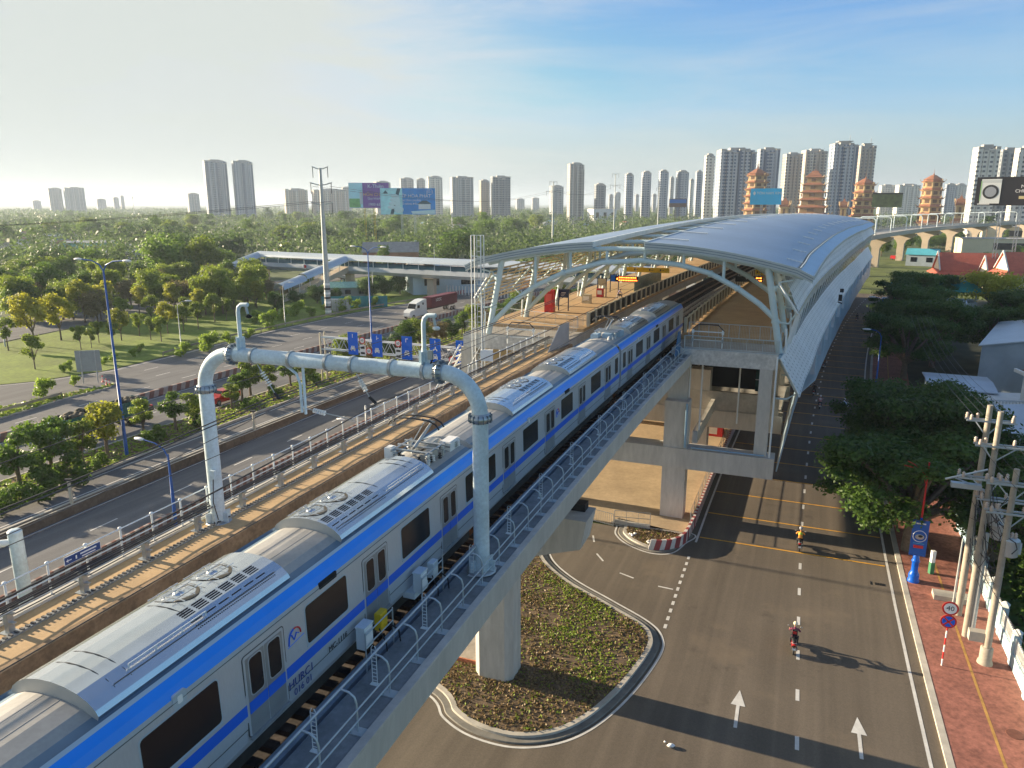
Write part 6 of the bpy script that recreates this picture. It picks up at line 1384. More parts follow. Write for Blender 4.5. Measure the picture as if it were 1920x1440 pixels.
# power pylons
def pylon(x, ytop, ybase, label, arms, r=.55, bands=False):
    c = G(x, ybase); D = c.y; v = (ytop-720)/FPX; top = CAM_H-(math.sin(PITCH)+v*math.cos(PITCH))/(math.cos(PITCH)-v*math.sin(PITCH))*D
    t = thing('power_pylon', label, 'pylon', c); b = MB(); b.tube([(0, 0, 0), (0, 0, top*.5), (0, 0, top)], [r, r*.75, r*.42], STEELP, 10)
    if bands:
        for k in range(7): b.lathe((0, 0, .6+k*1.1), [(r*1.03, 0), (r*1.03, .5)], BLACK if k % 2 else SIGNW, 10)
    b.build('pole', t, world=False)
    for f, l in arms:
        b = MB(); z = top*f; b.tube([(-l, 0, z+.5), (-l*.3, 0, z), (l*.3, 0, z), (l, 0, z+.5)], .13, STEELP, 5)
        for g in (-1, 1): b.tube([(g*l*.92, 0, z+.4), (g*l*.92, 0, z-2.0)], .09, CABLE, 4)
        b.build('cross_arm', t, world=False)
    return c, top
A = pylon(616, 315, 590, 'tallest tubular power pylon with black and white bands at its foot', [(.995, 1.9), (.89, 2.6), (.76, 2.6)], .75, True)
B_ = pylon(1036, 340, 470, 'tubular pylon rising behind the left roof half of the station', [(.99, 2.2), (.85, 4.2)], .7); C_ = pylon(1150, 326, 462, 'thinner pylon with three cross arms behind the station roof', [(.995, 2.2), (.84, 3.2), (.68, 3.2)], .5); D_ = pylon(1232, 350, 450, 'short pylon right of the thin one', [(.97, 2.2)], .55)
b = MB()
for (p, hp), (q, hq) in ((A, B_), (B_, C_), (C_, D_)):
    for g in (-1, 1):
        b.tube([Vector((p.x+g*2, p.y, hp*.88)).lerp(Vector((q.x+g*2, q.y, hq*.86)), k/14)-Vector((0, 0, 4.5*math.sin(math.pi*k/14))) for k in range(15)], .045, CABLE, 3)
for g in (-1, 1): b.tube([Vector((A[0].x+g*2.2, A[0].y, A[1]*.78)).lerp(Vector((-210, 100, 26)), k/16)-Vector((0, 0, 5*math.sin(math.pi*k/16))) for k in range(17)], .05, CABLE, 3)
tag(b.build('power_line', org=(0, 250, 25)), 'thin black power lines strung between the tall pylons', 'power line')
for x, yt, yb, l in ((253, 368, 410, 'slim dark mast alone above the left woodland'), (848, 400, 440, 'thin white pole among the trees behind the footbridge')):
    c = G(x, yb); D = c.y; v = (yt-720)/FPX; top = CAM_H-(math.sin(PITCH)+v*math.cos(PITCH))/(math.cos(PITCH)-v*math.sin(PITCH))*D; b = MB(); b.tube([c, c+Vector((0, 0, top))], [.5, .3], STEELP, 6); b.box(c+Vector((0, 0, top*.94)), (1.2, 1.2, 3), STEELP); tag(b.build('antenna_mast', org=c), l, 'mast')
# ================================================================ LEFT: FOOTBRIDGE, SIGNS, LAMPS, VEHICLES
def HT(c, y):
    v = (y-720)/FPX; return CAM_H-(math.sin(PITCH)+v*math.cos(PITCH))/(math.cos(PITCH)-v*math.sin(PITCH))*c[1]
FBC = mat('footbridge_girder', (.46, .50, .53), .7, nz=.2, amt=.12); FBR = mat('footbridge_roof', (.50, .56, .62), .4, metal=.35, nz=.15, amt=.08, nz2=3, amt2=.06)
fb = thing('footbridge', 'long covered footbridge with a pale vaulted roof crossing the highway to the station', 'footbridge', W(183, -60))
def fw_(u, off, z): return W(183+off, -28-u, z)        # u metres from the station, across the highway
def fsweep(b, prof, u0, u1, m, step=6., closed=True, smooth=False):
    n = max(1, int((u1-u0)/step)); U = [u0+(u1-u0)*i/n for i in range(n+1)]
    b.sweep(prof, U, m, closed=closed, smooth=smooth, fn=lambda u, o, z: fw_(u, o, z))
b = MB(); fsweep(b, [(-1.9, 7.7), (-2.1, 6.4), (-1.3, 5.4), (1.3, 5.4), (2.1, 6.4), (1.9, 7.7)], 0, 149, FBC); b.build('girder', fb)
b = MB(); rf = [(-2.3, 9.5), (-2.15, 10.1), (-1.6, 10.7), (-.8, 11.0), (0, 11.1), (.8, 11.0), (1.6, 10.7), (2.15, 10.1), (2.3, 9.5)]
fsweep(b, rf+[(x*.95, z-.1) for x, z in rf[::-1]], -1, 150, FBR); b.build('roof', fb)
b = MB()
for k in range(27):
    for o in (-1.95, 1.95): b.tube([fw_(2+5.5*k, o, 7.7), fw_(2+5.5*k, o, 9.7)], .13, PAINTW, 4)
b.build('roof_post', fb)
b = MB(); fsweep(b, [(-1.85, 7.72), (-1.8, 7.72), (-1.8, 8.7), (-1.85, 8.7)], 0, 149, mat('bridge_glass', (.05, .12, .16), .15)); fsweep(b, [(1.8, 7.72), (1.85, 7.72), (1.85, 8.7), (1.8, 8.7)], 0, 149, MATS['bridge_glass']); b.build('parapet_glass', fb)
for u in (4, 81.5, 112, 148):
    b = MB(); b.box(fw_(u, 0, 2.5), (2.2, 1.7, 5.2), PEACH, rz=RZ(183)); b.hexa([fw_(u+dx, dy, z) for z, q in ((5.05, 1.0), (5.39, 1.7)) for dx, dy in ((-1.2*q, -1.3*q), (1.2*q, -1.3*q), (1.2*q, 1.3*q), (-1.2*q, 1.3*q))], PEACH); b.build('pillar', fb)
# covered stairs coming down along the highway (vault follows the slope)
def stair(u0, s_top, s_bot, name):
    b = MB(); N_ = 3; ds = (s_bot-s_top)/N_; dz = -6.4/N_
    for k in range(N_):
        s0_, s1_ = s_top+ds*k, s_top+ds*(k+1); z0, z1 = 10.9+dz*k, 10.9+dz*(k+1)+.35
        P0 = [(x*.85, z-11.1+z0) for x, z in rf]; P1 = [(x*.85, z-11.1+z1) for x, z in rf]
        vs = [W(s0_, -28-u0+x, z) for x, z in P0]+[W(s1_, -28-u0+x, z) for x, z in P1]; n = len(P0); b.add(vs, [(i, i+1, n+i+1, n+i) for i in range(n-1)], FBR, True)
    b.build('stair_roof', fb); b = MB()
    b.hexa([W(s, -28-u0+t, z) for (z_a, z_b) in ((5.9, -.2), (7.6, .6)) for s, t, z in ((s_top, -1.5, z_a), (s_top, 1.5, z_a), (s_bot, 1.5, z_b), (s_bot, -1.5, z_b))], PEACH)
    for k in range(7):
        f = k/6.5; s = s_top+(s_bot-s_top)*f
        for t in (-1.6, 1.6): b.tube([W(s, -28-u0+t, 7.4-6.9*f), W(s, -28-u0+t, 9.4-6.2*f)], .1, PAINTW, 4)
    b.build('stair_flight', fb)
stair(112, 181, 156, 'a'); stair(149, 181, 161, 'b'); stair(86, 185, 205, 'c'); stair(139, 185, 208, 'd')
b = MB(); c = fw_(128, -2.2, 7.0); b.tube([c, c+Vector((.05, -.1, 0))], .75, SIGNW, 14); b.tube([c+Vector((.05, -.12, 0)), c+Vector((.06, -.2, 0))], .5, RED, 14); b.build('round_sign', fb)
# construction hoarding and cabinet by the pylon
b = MB(); b.box(G(665, 566, 1.3), (17, .15, 3.0), mat('teal_hoarding', (.03, .22, .24), .8, nz=.4, amt=.3), rz=.1); tag(b.build('hoarding', org=G(665, 566)), 'teal fabric hoarding behind the foot of the tall pylon', 'hoarding')
b = MB(); c = G(637, 583); b.box(c+Vector((0, 0, 1.5)), (5.0, 2, 3.0), mat('grey_cabin', (.46, .47, .44), .7, nz=1, amt=.15)); 
for k in range(4): b.box(c+Vector((-1.8+1.2*k, -1.02, 1.6)), (.08, .05, 2.8), BARK)
tag(b.build('site_cabin', org=c), 'small grey panelled site cabin right of the pylon foot', 'cabin')
gable('green_roof_stall', 'white framed shelter with a green striped roof under the footbridge', G(655, 556), 12, 6, 3.0, 1.2, mat('shelter_wall', (.3, .3, .28), .8), mat('green_roof', (.22, .42, .34), .6, nz=2, amt=.3), .1, wins=3)
b = MB()
for i in range(2):
    for k in range(30): p = fw_(52+38*i+1.1*k, 6, 0); b.box(p+Vector((0, 0, 1.3)), (.35, .15, 2.6), SIGNW, rz=RZ(183))
tag(b.build('picket_wall', org=fw_(80, 6, 0)), 'white slatted wall running behind the footbridge pillar', 'wall')
# red and white kerb line curving under the bridge, with guardrail before it
gp_ = [(30, -116), (44, -133)][:0]
ge = [(95, -105.8), (108, -108.0), (120, -108.3), (134, -108.8), (148, -108.9), (160, -108.2), (172, -106.8), (178, -106.2)]
def gr_build(pts, name, label):
    t = thing(name, label, 'guardrail', W(*pts[0])); b = MB(); P = []
    for (a, c), (d, e) in zip(pts, pts[1:]):
        n = max(1, int(math.hypot(d-a, e-c)/4)); P += [(a+(d-a)*j/n, c+(e-c)*j/n) for j in range(n)]
    P.append(pts[-1]); RU = mat('guardrail_steel', (.30, .27, .22), .6, metal=.3, nz=.6, amt=.3)
    for i in range(len(P)-1):
        p, q = W(*P[i], .45), W(*P[i+1], .45); d = (q-p).normalized(); nn = Vector((d.y, -d.x, 0))*.05
        b.hexa([p-nn, p+nn, q+nn, q-nn]+[v+Vector((0, 0, .34)) for v in (p-nn, p+nn, q+nn, q-nn)], RU)
    b.build('rail', t)
    for s, u in P: b = MB(); b.box(W(s, u, .3), (.14, .14, .8), RU); b.build('post', t)
gr_build(ge, 'guardrail', 'rusty steel guardrail along the far side of the highway beside the park')
gr_build([(28, -92.9), (45, -93.3), (60, -94.2), (70, -95.3)], 'guardrail', 'dull steel guardrail on the grassy fork island')
fp = []
for i in range(120):
    f = i/119; s = 178+f*70; tt = -106+f*3.2; fp.append((W(s, tt, -.02), Vector((1, 0, 0))))
tag(barrier(fp, .9, 1.0, .6, BRD, BWH, .6).build('striped_barrier', org=fp[0][0]), 'red and white striped barrier beside the container truck under the footbridge', 'barrier')
# lane sign gantry
sgn = thing('sign_gantry', 'white lattice gantry carrying blue lane signs and round speed limit signs', 'sign gantry', W(90.5, -67.5))
def gs(t, z, o=0.): return W(90.5+o, t, z)
for o in (0, 1.0):
    b = MB(); b.tube([gs(-67.4, 0, o), gs(-67.4, 7.6, o)], .13, CRP, 8); b.build('post', sgn)
b = MB(); b.tube([gs(-41.5, 0), gs(-41.5, 7.6)], .15, PAINTW, 8); b.build('post', sgn)
b = MB()
for o in (0, .8):
    for z in (5.1, 6.9): b.tube([gs(-67.4, z, o), gs(-41.5, z, o)], .09, PAINTW, 6)
    for k in range(26): b.tube([gs(-67.4+k, 5.1 if k % 2 else 6.9, o), gs(-66.4+k, 6.9 if k % 2 else 5.1, o)], .04, PAINTW, 4)
b.build('lattice', sgn)
def gicon(b, t, z, kind):
    O = -.2
    def bx(dt, dz, w, h, m=SIGNW): b.hexa([gs(t+dt-w/2, z+dz-h/2, O-.02), gs(t+dt+w/2, z+dz-h/2, O-.02), gs(t+dt+w/2, z+dz-h/2, O), gs(t+dt-w/2, z+dz-h/2, O), gs(t+dt-w/2, z+dz+h/2, O-.02), gs(t+dt+w/2, z+dz+h/2, O-.02), gs(t+dt+w/2, z+dz+h/2, O), gs(t+dt-w/2, z+dz+h/2, O)], m)
    if kind == 'car': bx(0, -.1, .8, .34); bx(0, .2, .55, .3); bx(0, .2, .4, .16, BLUE); bx(-.3, -.33, .14, .14); bx(.3, -.33, .14, .14); bx(-.22, -.1, .12, .1, BLUE); bx(.22, -.1, .12, .1, BLUE)
    if kind == 'up': bx(0, 0, .09, .55)
    if kind == 'turn': bx(0, 0, .09, .6); bx(.16, -.05, .3, .09)
    if kind == 'right': bx(-.12, -.05, .09, .5); bx(.05, .2, .36, .09)
    if kind == 'bike': bx(-.25, -.15, .2, .2); bx(.25, -.15, .2, .2); bx(0, 0, .5, .1); bx(.05, .2, .14, .3)
for t, ic in ((-61.4, ('up', 'car')), (-57.2, ('turn', 'car')), (-52.2, ('right', 'car')), (-47.6, ('up', 'bike', 'car')), (-43.5, ('up', 'bike', 'car'))):
    b = MB(); b.hexa([gs(t+x, z, o) for z in (4.75, 8.1) for x, o in ((-.85, -.18), (.85, -.18), (.85, -.12), (-.85, -.12))], BLUE); o_ = b.build('lane_sign', sgn)
    b = MB(); gicon(b, t, 7.55, ic[0]); gicon(b, t, 6.6 if len(ic) == 3 else 5.7, ic[1])
    if len(ic) == 3: gicon(b, t, 5.5, ic[2])
    b.build('symbol', o_)
for t, z, two, lab in ((-59.7, 7.0, 1, '60'), (-58.6, 5.5, 0, '60'), (-53.6, 7.0, 1, '60'), (-44.9, 5.3, 0, '60')):
    b = MB(); c = gs(t, z, -.2); d = gs(t, z, -.26); e = gs(t, z, -.28); b.tube([c, d], .52, RED, 18); b.tube([d, e], .38, SIGNW, 18); o_ = b.build('speed_sign', sgn)
    if two: b = MB(); b.hexa([gs(t+x, zz, o) for zz in (4.7, 6.3) for x, o in ((-.5, -.2), (.5, -.2), (.5, -.14), (-.5, -.14))], SIGNW); [b.hexa([gs(t+x, zz, o) for zz in (q, q+.3) for x, o in ((-.35, -.22), (.35, -.22), (.35, -.2), (-.35, -.2))], BLACK) for q in (4.95, 5.75)]; b.build('truck_plate', sgn)
    M = Matrix.Rotation(RZ(90), 4, 'Z') @ Matrix.Rotation(rad(90), 4, 'X'); text(lab, .5, BLACK, 'lettering', o_, gs(t, z, -.29), M, world=True)
# street lamps
def lamp(c, h, label, arms=((1, 2.6),), m=BPOLE, yaw=0., r=.16, group=None, low=4.5, head=SIGNW):
    t = thing('street_lamp', label, 'street lamp', c, yaw, group); b = MB(); b.tube([(0, 0, 0), (0, 0, low), (0, 0, low+.01), (0, 0, h)], [r*1.25, r*1.1, r, r*.6], m, 8); b.build('pole', t, world=False)
    for g, l in arms:
        b = MB(); b.tube([(0, 0, h-.3), (g*l*.15, 0, h+.35), (g*l*.5, 0, h+.75), (g*l, 0, h+.85)], r*.45, m, 6); o = b.build('arm', t, world=False)
        b = MB(); b.ell((g*(l+.45), 0, h+.86), (.62, .2, .13), head, 10, 6); b.box((g*(l+.5), 0, h+.79), (.8, .26, .05), SIGNW); b.build('lamp_head', o, world=False)
    return t
c = G(238, 853, .12); lamp(c, HT(c, 500)-.3, 'tall blue double armed street lamp in the hedge strip', ((-1, 2.9), (1, 2.9)), r=.16, yaw=RZ(56))
c = G(688, 700, .12); c = W(104, -68, .1); lamp(c, HT(c, 470)-.3, 'tall blue double armed lamp post behind the sign gantry', ((-1, 2.4), (1, 2.6)), r=.15, yaw=RZ(100), head=WHITE)
c = W(44.5, -47.2); lamp(c, HT(c, 830)-1, 'blue lamp with a long curved arm rising from the striped barrier at left', ((-1, 2.9),), r=.13, yaw=RZ(44)-.1, low=3)
c = W(73, -47.3); lamp(c, HT(c, 790)-1.0, 'white armed lamp over the divider wall left of the drop frame', ((-1, 3.2),), m=STEELP, r=.10, yaw=RZ(70), low=3)
c = W(97, -46); lamp(c, HT(c, 655)-1.2, 'grey lamp with its head left of the blue motorcycle sign', ((-1, 2.4),), m=STEELP, r=.1, yaw=RZ(90))
for x, yb, yt, l in ((342, 668, 565, 'slim grey lamp at the park edge'), (535, 610, 530, 'slim grey lamp among the bushes before the footbridge stair')):
    c = G(x, yb); lamp(c, HT(c, yt)-.8, l, ((1, 1.5),), m=STEELP, r=.09, yaw=.2, low=2)
k = 0
for x, yb, yt, l in ((10, 650, 583, 'grey lamp at the far left edge of the park'), (152, 560, 514, 'short lamp half hidden by trees behind the blue double lamp'), (770, 505, 452, 'grey lamp behind the footbridge roof at right'), (815, 508, 458, 'grey lamp nearer the station behind the footbridge roof'), (700, 560, 505, 'grey lamp under the middle of the footbridge'), (885, 545, 497, 'grey lamp by the white slatted wall'), (1075, 440, 412, 'small lamp beyond the left roof half'), (1115, 438, 408, 'second small lamp beyond the left roof half'), (1185, 430, 405, 'third small lamp beyond the left roof half'), (1315, 405, 392, 'tiny lamp near the brown board')):
    c = G(x, yb); lamp(c, HT(c, yt)-.8, l, ((1, 2.0),), m=STEELP, r=.12, yaw=.3, low=2)
for x, y, l in ((95, 1101-8, 'upper'),): pass
for s, l in ((43.5, 'short white mast with dark fittings on the divider wall, nearer one'), (66, 'short white mast standing on the divider wall, farther one')):
    t = thing('wire_mast', l, 'mast', W(s, -57.8, .8)); b = MB(); b.tube([(0, 0, 0), (0, 0, 2.2)], .14, CRP, 8); b.build('pole', t, world=False); b = MB(); b.box((0, 0, 2.3), (.6, .3, .15), CABLE); b.build('bracket', t, world=False)
# back of a road sign on the fork island, cones
t = thing('road_sign', 'grey backside of a large road sign on two posts at the fork island', 'road sign', G(171, 718, .1), .25); c = G(171, 718)
b = MB(); b.box((0, 0, 3.4), (3.4, .08, 3.2), mat('sign_back', (.36, .38, .38), .5, metal=.3, nz=1, amt=.1)); b.build('panel', t, world=False)
for x in (-1.0, 1.0): b = MB(); b.tube([(x, -.1, 0), (x, -.1, 5.0)], .09, STEELP, 6); b.build('post', t, world=False)
for x, y, l in ((193, 716, 'red post at the rear of the fork tip group'), (200, 722, 'red posts in the middle of the fork tip group'), (206, 724, 'front red post at the very tip of the fork island')):
    b = MB(); c = G(x, y, .0); b.lathe(c, [(.22, 0), (.22, .05), (.09, .06), (.07, .9), (.05, 1.0)], mat('post_red', (.75, .12, .10), .5), 8); b.lathe(c+Vector((0, 0, .55)), [(.09, 0), (.085, .18)], SIGNW, 8); tag(b.build('lane_post', org=c), l, 'traffic post')
# ---------------- vehicles
def veh_wheel(parent, x, y, r=.36, w=.22):
    b = MB(); b.tube([(x-w/2, y, r), (x+w/2, y, r)], r, BLACK, 16); o = b.build('wheel', parent, world=False); b = MB(); b.tube([(x-w/2-.01, y, r), (x+w/2+.01, y, r)], r*.55, GALV, 10); b.build('rim', o, world=False)
def loft(b, sec, m):   # sections (y, half width bottom, half width top, z0, z1)
    for (y0, a0, t0, z0, h0), (y1, a1, t1, z1, h1) in zip(sec, sec[1:]):
        b.hexa([(-a0, y0, z0), (a0, y0, z0), (a1, y1, z1), (-a1, y1, z1), (-t0, y0, h0), (t0, y0, h0), (t1, y1, h1), (-t1, y1, h1)], m)
def pickup(c, rz, label):
    t = thing('pickup_truck', label, 'pickup truck', c, rz); P_ = mat('car_red', (.40, .015, .012), .25, nz=1, amt=.05, spec=.6)
    b = MB(); loft(b, [(-2.65, .82, .78, .55, 1.0), (-2.5, .92, .88, .42, 1.12), (-1.3, .94, .9, .38, 1.18), (.9, .95, .92, .38, 1.2), (2.6, .94, .92, .5, 1.18)], P_); loft(b, [(-1.3, .84, .80, 1.18, 1.2), (-.55, .84, .68, 1.19, 1.80), (.75, .84, .68, 1.2, 1.82), (1.0, .84, .74, 1.2, 1.25)], P_); b.build('body', t, world=False)
    b = MB(); loft(b, [(-1.22, .80, .77, 1.21, 1.235), (-.62, .76, .64, 1.25, 1.79)], GLASS); b.hexa([(-.87, -.7, 1.24), (.87, -.7, 1.24), (.87, .7, 1.24), (-.87, .7, 1.24), (-.72, -.5, 1.72), (.72, -.5, 1.72), (.72, .66, 1.72), (-.72, .66, 1.72)], GLASS); b.build('window', t, world=False)
    b = MB(); b.box((0, 1.75, 1.2), (1.5, 1.4, .06), BLACK); b.build('cargo_bed', t, world=False)
    for x in (-.66, .66): b = MB(); b.box((x, -2.55, .86), (.34, .18, .2), SIGNW); b.build('headlight', t, world=False)
    b = MB(); b.box((0, -2.62, .82), (.8, .1, .34), BLACK); b.build('grille', t, world=False)
    for x in (-.85, .85):
        for y in (-1.7, 1.6): veh_wheel(t, x, y, .4)
    return t
sp = 76.2; pickup(W(sp, -72.6, -.03), RZ(sp), 'red pickup truck half hidden behind the hedge saplings')
def bigtruck():
    s = 60.5; t = thing('cargo_truck', 'long dark green open truck loaded with dark sacks behind the hedge strip', 'truck', W(s, -76.2, -.03), RZ(s)); TG = mat('truck_green', (.02, .13, .11), .5, nz=1, amt=.2)
    b = MB(); loft(b, [(-6.9, 1.1, 1.0, .6, 1.5), (-6.6, 1.2, 1.12, .5, 2.2), (-6.2, 1.2, 1.1, .5, 2.7), (-4.9, 1.2, 1.1, .5, 2.8)], mat('truck_cab_pale', (.45, .62, .56), .4, nz=1, amt=.1)); b.build('cab', t, world=False)
    b = MB(); loft(b, [(-6.68, 1.0, .98, 1.55, 1.6), (-6.25, 1.0, .95, 1.6, 2.6)], GLASS); b.build('windscreen', t, world=False)
    b = MB(); b.box((0, 1.0, 1.2), (2.4, 11.2, .2), TG)
    for x in (-1.22, 1.22): b.box((x, 1.0, 2.1), (.08, 11.2, 1.7), TG); [b.box((x*1.03, -4.5+k*1.1, 2.1), (.06, .12, 1.75), TG) for k in range(11)]
    for y in (-4.6, 6.6): b.box((0, y, 2.1), (2.36, .08, 1.7), TG)
    b.build('cargo_body', t, world=False)
    b = MB(); rr = random.Random(4); SK = mat('dark_sack', (.10, .085, .06), .9, nz=2, amt=.5)
    for k in range(70): b.ell((rr.uniform(-.9, .9), rr.uniform(-4.2, 6.2), rr.uniform(2.7, 3.05)), (.42, .5, .28), SK, 7, 4, rr.uniform(0, 3))
    b.build('load', t, world=False)
    for y in (-2, 2.2, 5.2): b = MB(); b.ell((1.27, y, 2.2), (.03, .3, .3), mat('orange_patch', (.6, .16, .04), .6), 8, 5); b.build('side_mark', t, world=False)
    for x in (-1.05, 1.05):
        for y in (-5.6, -1.5, 4.0, 5.2): veh_wheel(t, x, y, .5, .3)
    b = MB(); b.box((0, 7.1, 1.3), (2.2, .9, .5), BLACK); b.box((.6, 7.5, 1.5), (.5, .3, .4), RED); b.build('rear_frame', t, world=False)
bigtruck()
def semi():
    s = 149; t = thing('container_truck', 'white tractor unit with a rounded roof pulling a maroon container', 'truck', W(s, -90.0, -.03), RZ(s)); WP = mat('truck_white', (.66, .68, .66), .35, nz=1, amt=.05)
    b = MB(); loft(b, [(-3.6, .95, .85, .7, 1.5), (-3.3, 1.1, 1.0, .5, 1.9), (-1.7, 1.2, 1.15, .5, 2.2), (-1.65, 1.2, 1.15, .5, 2.25), (-.9, 1.25, 1.1, .5, 3.5), (1.6, 1.25, 1.15, .5, 4.1), (3.2, 1.25, 1.15, .5, 4.15)], WP); b.build('cab', t, world=False)
    b = MB(); loft(b, [(-1.66, 1.12, 1.1, 2.26, 2.3), (-1.0, 1.08, 1.0, 2.35, 3.35)], GLASS); b.box((1.25, -.4, 2.7), (.06, .9, .7), GLASS, ); b.box((1.22, 1.6, 3.2), (.08, .4, .5), GLASS); b.build('window', t, world=False)
    b = MB(); b.tube([(1.3, -1.4, 2.3), (1.5, -1.5, 2.5), (1.5, -1.5, 3.0)], .06, WP, 5); b.build('mirror', t, world=False)
    MR = mat('container_maroon', (.14, .02, .035), .6, nz=.5, amt=.15); b = MB(); b.box((0, 11.6, 2.95), (2.44, 12.2, 2.6), MR)
    for k in range(38): b.box((1.23, 5.8+.31*k, 2.95), (.06, .14, 2.4), MR)
    for k in range(8): b.box((-1.0+.29*k, 5.48, 2.95), (.12, .06, 2.4), MR)
    o = b.build('container', t, world=False); M = Matrix.Rotation(rad(90), 4, 'Z') @ Matrix.Rotation(rad(90), 4, 'X'); text('LCCC', 1.0, SIGNW, 'lettering', o, (1.29, 8.6, 3.4), M)
    b = MB(); b.box((0, 10, 1.4), (1.0, 15, .35), BLACK); b.build('chassis', t, world=False)
    for x in (-1.05, 1.05):
        for y in (-2.4, 2.2, 3.4, 15, 16.3): veh_wheel(t, x, y, .5, .3)
semi()
# ================================================================ RIGHT SIDE
WALLB2 = mat('fence_pale_blue', (.42, .58, .64), .7, nz=.8, amt=.12); PICK = mat('picket_white', (.66, .68, .64), .6, nz=2, amt=.1)
fe = thing('garden_fence', 'pale blue low wall with white pickets and capped posts along the right pavement', 'fence', W(50, 14.1))
def ft(s): return 13.75+max(0, (s-44))*.02
for k in range(11):
    s = 33+3.45*k; b = MB(); b.box(W(s, ft(s), 1.05), (.42, .42, 2.1), WALLB2, rz=RZ(s)); b.lathe(W(s, ft(s), 2.1), [(.34, 0), (.34, .1), (.05, .32)], PICK, 4, False); b.build('post', fe)
    b = MB(); b.st(s+.22, s+3.23, ft(s)-.1, ft(s)+.1, 0, .95, WALLB2); b.build('wall_panel', fe)
    b = MB()
    for j in range(15): q = s+.35+.2*j; b.st(q, q+.06, ft(s)-.03, ft(s)+.03, .95, 1.95, PICK)
    for z in (1.1, 1.8): b.st(s+.22, s+3.23, ft(s)-.02, ft(s)+.02, z, z+.05, PICK)
    b.build('picket_panel', fe)
# speed limit and no stopping signs
t = thing('traffic_sign', 'red and white post with a 40 speed limit disc above a no stopping disc', 'traffic sign', W(45.2, 9.9, .1), RZ(45)); b = MB()
for k in range(9): b.tube([(0, 0, k*.46), (0, 0, k*.46+.46)], .04, RED if k % 2 else SIGNW, 8)
b.build('post', t, world=False)
b = MB(); b.tube([(0, -.05, 3.75), (0, -.08, 3.75)], .43, RED, 28); b.tube([(0, -.08, 3.75), (0, -.09, 3.75)], .33, SIGNW, 28); o = b.build('speed_disc', t, world=False); text('40', .42, BLACK, 'lettering', o, (0, -.095, 3.75), 0.)
b = MB(); b.tube([(0, -.05, 2.92), (0, -.08, 2.92)], .42, RED, 28); b.tube([(0, -.08, 2.92), (0, -.09, 2.92)], .33, BLUE, 28)
for a in (45, -45): b.box((0, -.095, 2.92), (.68, .012, .09), RED, ry=rad(a))
b.build('no_stopping_disc', t, world=False)
# ornate blue lamp post with banner, red top
c = W(56.0, 9.6, .11); t = thing('ornate_lamp_post', 'ornate royal blue lamp post with an advertising banner and red upper arms', 'lamp post', c, RZ(56)); RB = mat('royal_blue', (.0, .10, .55), .35, nz=1, amt=.08)
b = MB(); b.lathe((0, 0, 0), [(.40, 0), (.40, .12), (.34, .2), (.36, .5), (.32, .62), (.24, .78), (.22, .9), (.23, 1.5), (.29, 1.56), (.25, 1.66), (.20, 1.8), (.22, 1.9), (.12, 2.05), (.08, 4.9)], RB, 16); b.build('base', t, world=False)
b = MB(); b.tube([(0, 0, 4.9), (0, 0, 9.0)], [.075, .05], RED, 8); b.tube([(0, 0, 7.9), (-.3, 0, 8.2), (-.9, 0, 8.5), (-1.5, 0, 8.6)], .03, RED, 5); b.tube([(0, 0, 7.9), (-.4, 0, 8.35), (-.9, 0, 8.75), (-1.3, .1, 8.9)], .025, RED, 5); b.tube([(0, 0, 7.3), (-.22, 0, 7.9), (0, 0, 8.4)], .03, RED, 5); b.build('upper_pole', t, world=False)
b = MB(); b.box((.0, -.16, 3.4), (1.05, .03, 2.7), mat('banner_blue', (.01, .10, .42), .5, nz=1, amt=.15)); b.box((0, -.185, 2.75), (.62, .01, .22), RED); b.tube([(.42*math.cos(a*.349), -.19, 3.55+.42*math.sin(a*.349)) for a in range(19)], .025, SIGNW, 5); b.ell((0, -.19, 3.5), (.3, .012, .2), GALV, 12, 6); b.ell((0.05, -.2, 3.56), (.15, .012, .1), BLACK, 10, 5)
b.box((0, -.185, 3.0), (.7, .01, .04), mat('banner_cyan', (.1, .4, .6), .5)); b.box((0, -.185, 4.5), (.6, .01, .1), SIGNW); o = b.build('banner', t, world=False); text('Vietcare', .15, SIGNW, 'lettering', o, (0, -.195, 2.75), 0.) if False else None
# power poles
PCON = mat('pole_concrete', (.36, .32, .26), .8, nz=1, amt=.15, nz2=6, amt2=.1)
def ppole(x, y, ytop, r, label, m=PCON):
    c = G(x, y, .11); h = HT(c, ytop)-.1; t = thing('power_pole', label, 'power pole', c, RZ(50)); b = MB(); b.tube([(0, 0, 0), (0, 0, h)], [r, r*.72], m, 14); b.build('pole', t, world=False); return t, c, h
pa, ca, ha = ppole(1796, 1152, 760, .225, 'leftmost tall round concrete power pole beside the pavement trees'); pb, cb, hb = ppole(1810, 1192, 772, .21, 'middle tall concrete power pole carrying double cross arms'); pc, cc, hc = ppole(1846, 1243, 880, .21, 'shorter concrete power pole with a thick base ring near the fence')
for x, y, yt, r, l in ((1787, 1132, 1010, .07, 'thin grey service pipe left of the leftmost power pole'), (1820, 1195, 1000, .16, 'slim grey pole right of the middle power pole')): ppole(x, y, yt, r, l, STEELP)
b = MB(); b.lathe((0, 0, 0), [(.42, 0), (.40, .15), (.34, .2), (.34, 1.0), (.26, 1.05)], PCON, 14); b.build('base_ring', pc, world=False); b = MB(); b.box((-.55, .2, 1.6), (.9, .5, .6), mat('meter_box', (.46, .42, .34), .7, nz=2, amt=.1)); b.build('meter_box', pc, world=False)
def ins(b, x, y, z): b.lathe((x, y, z), [(.05, 0), (.11, .05), (.06, .1), (.12, .15), (.06, .2), (.10, .26), (.04, .34)], mat('porcelain', (.62, .50, .42), .3), 8)
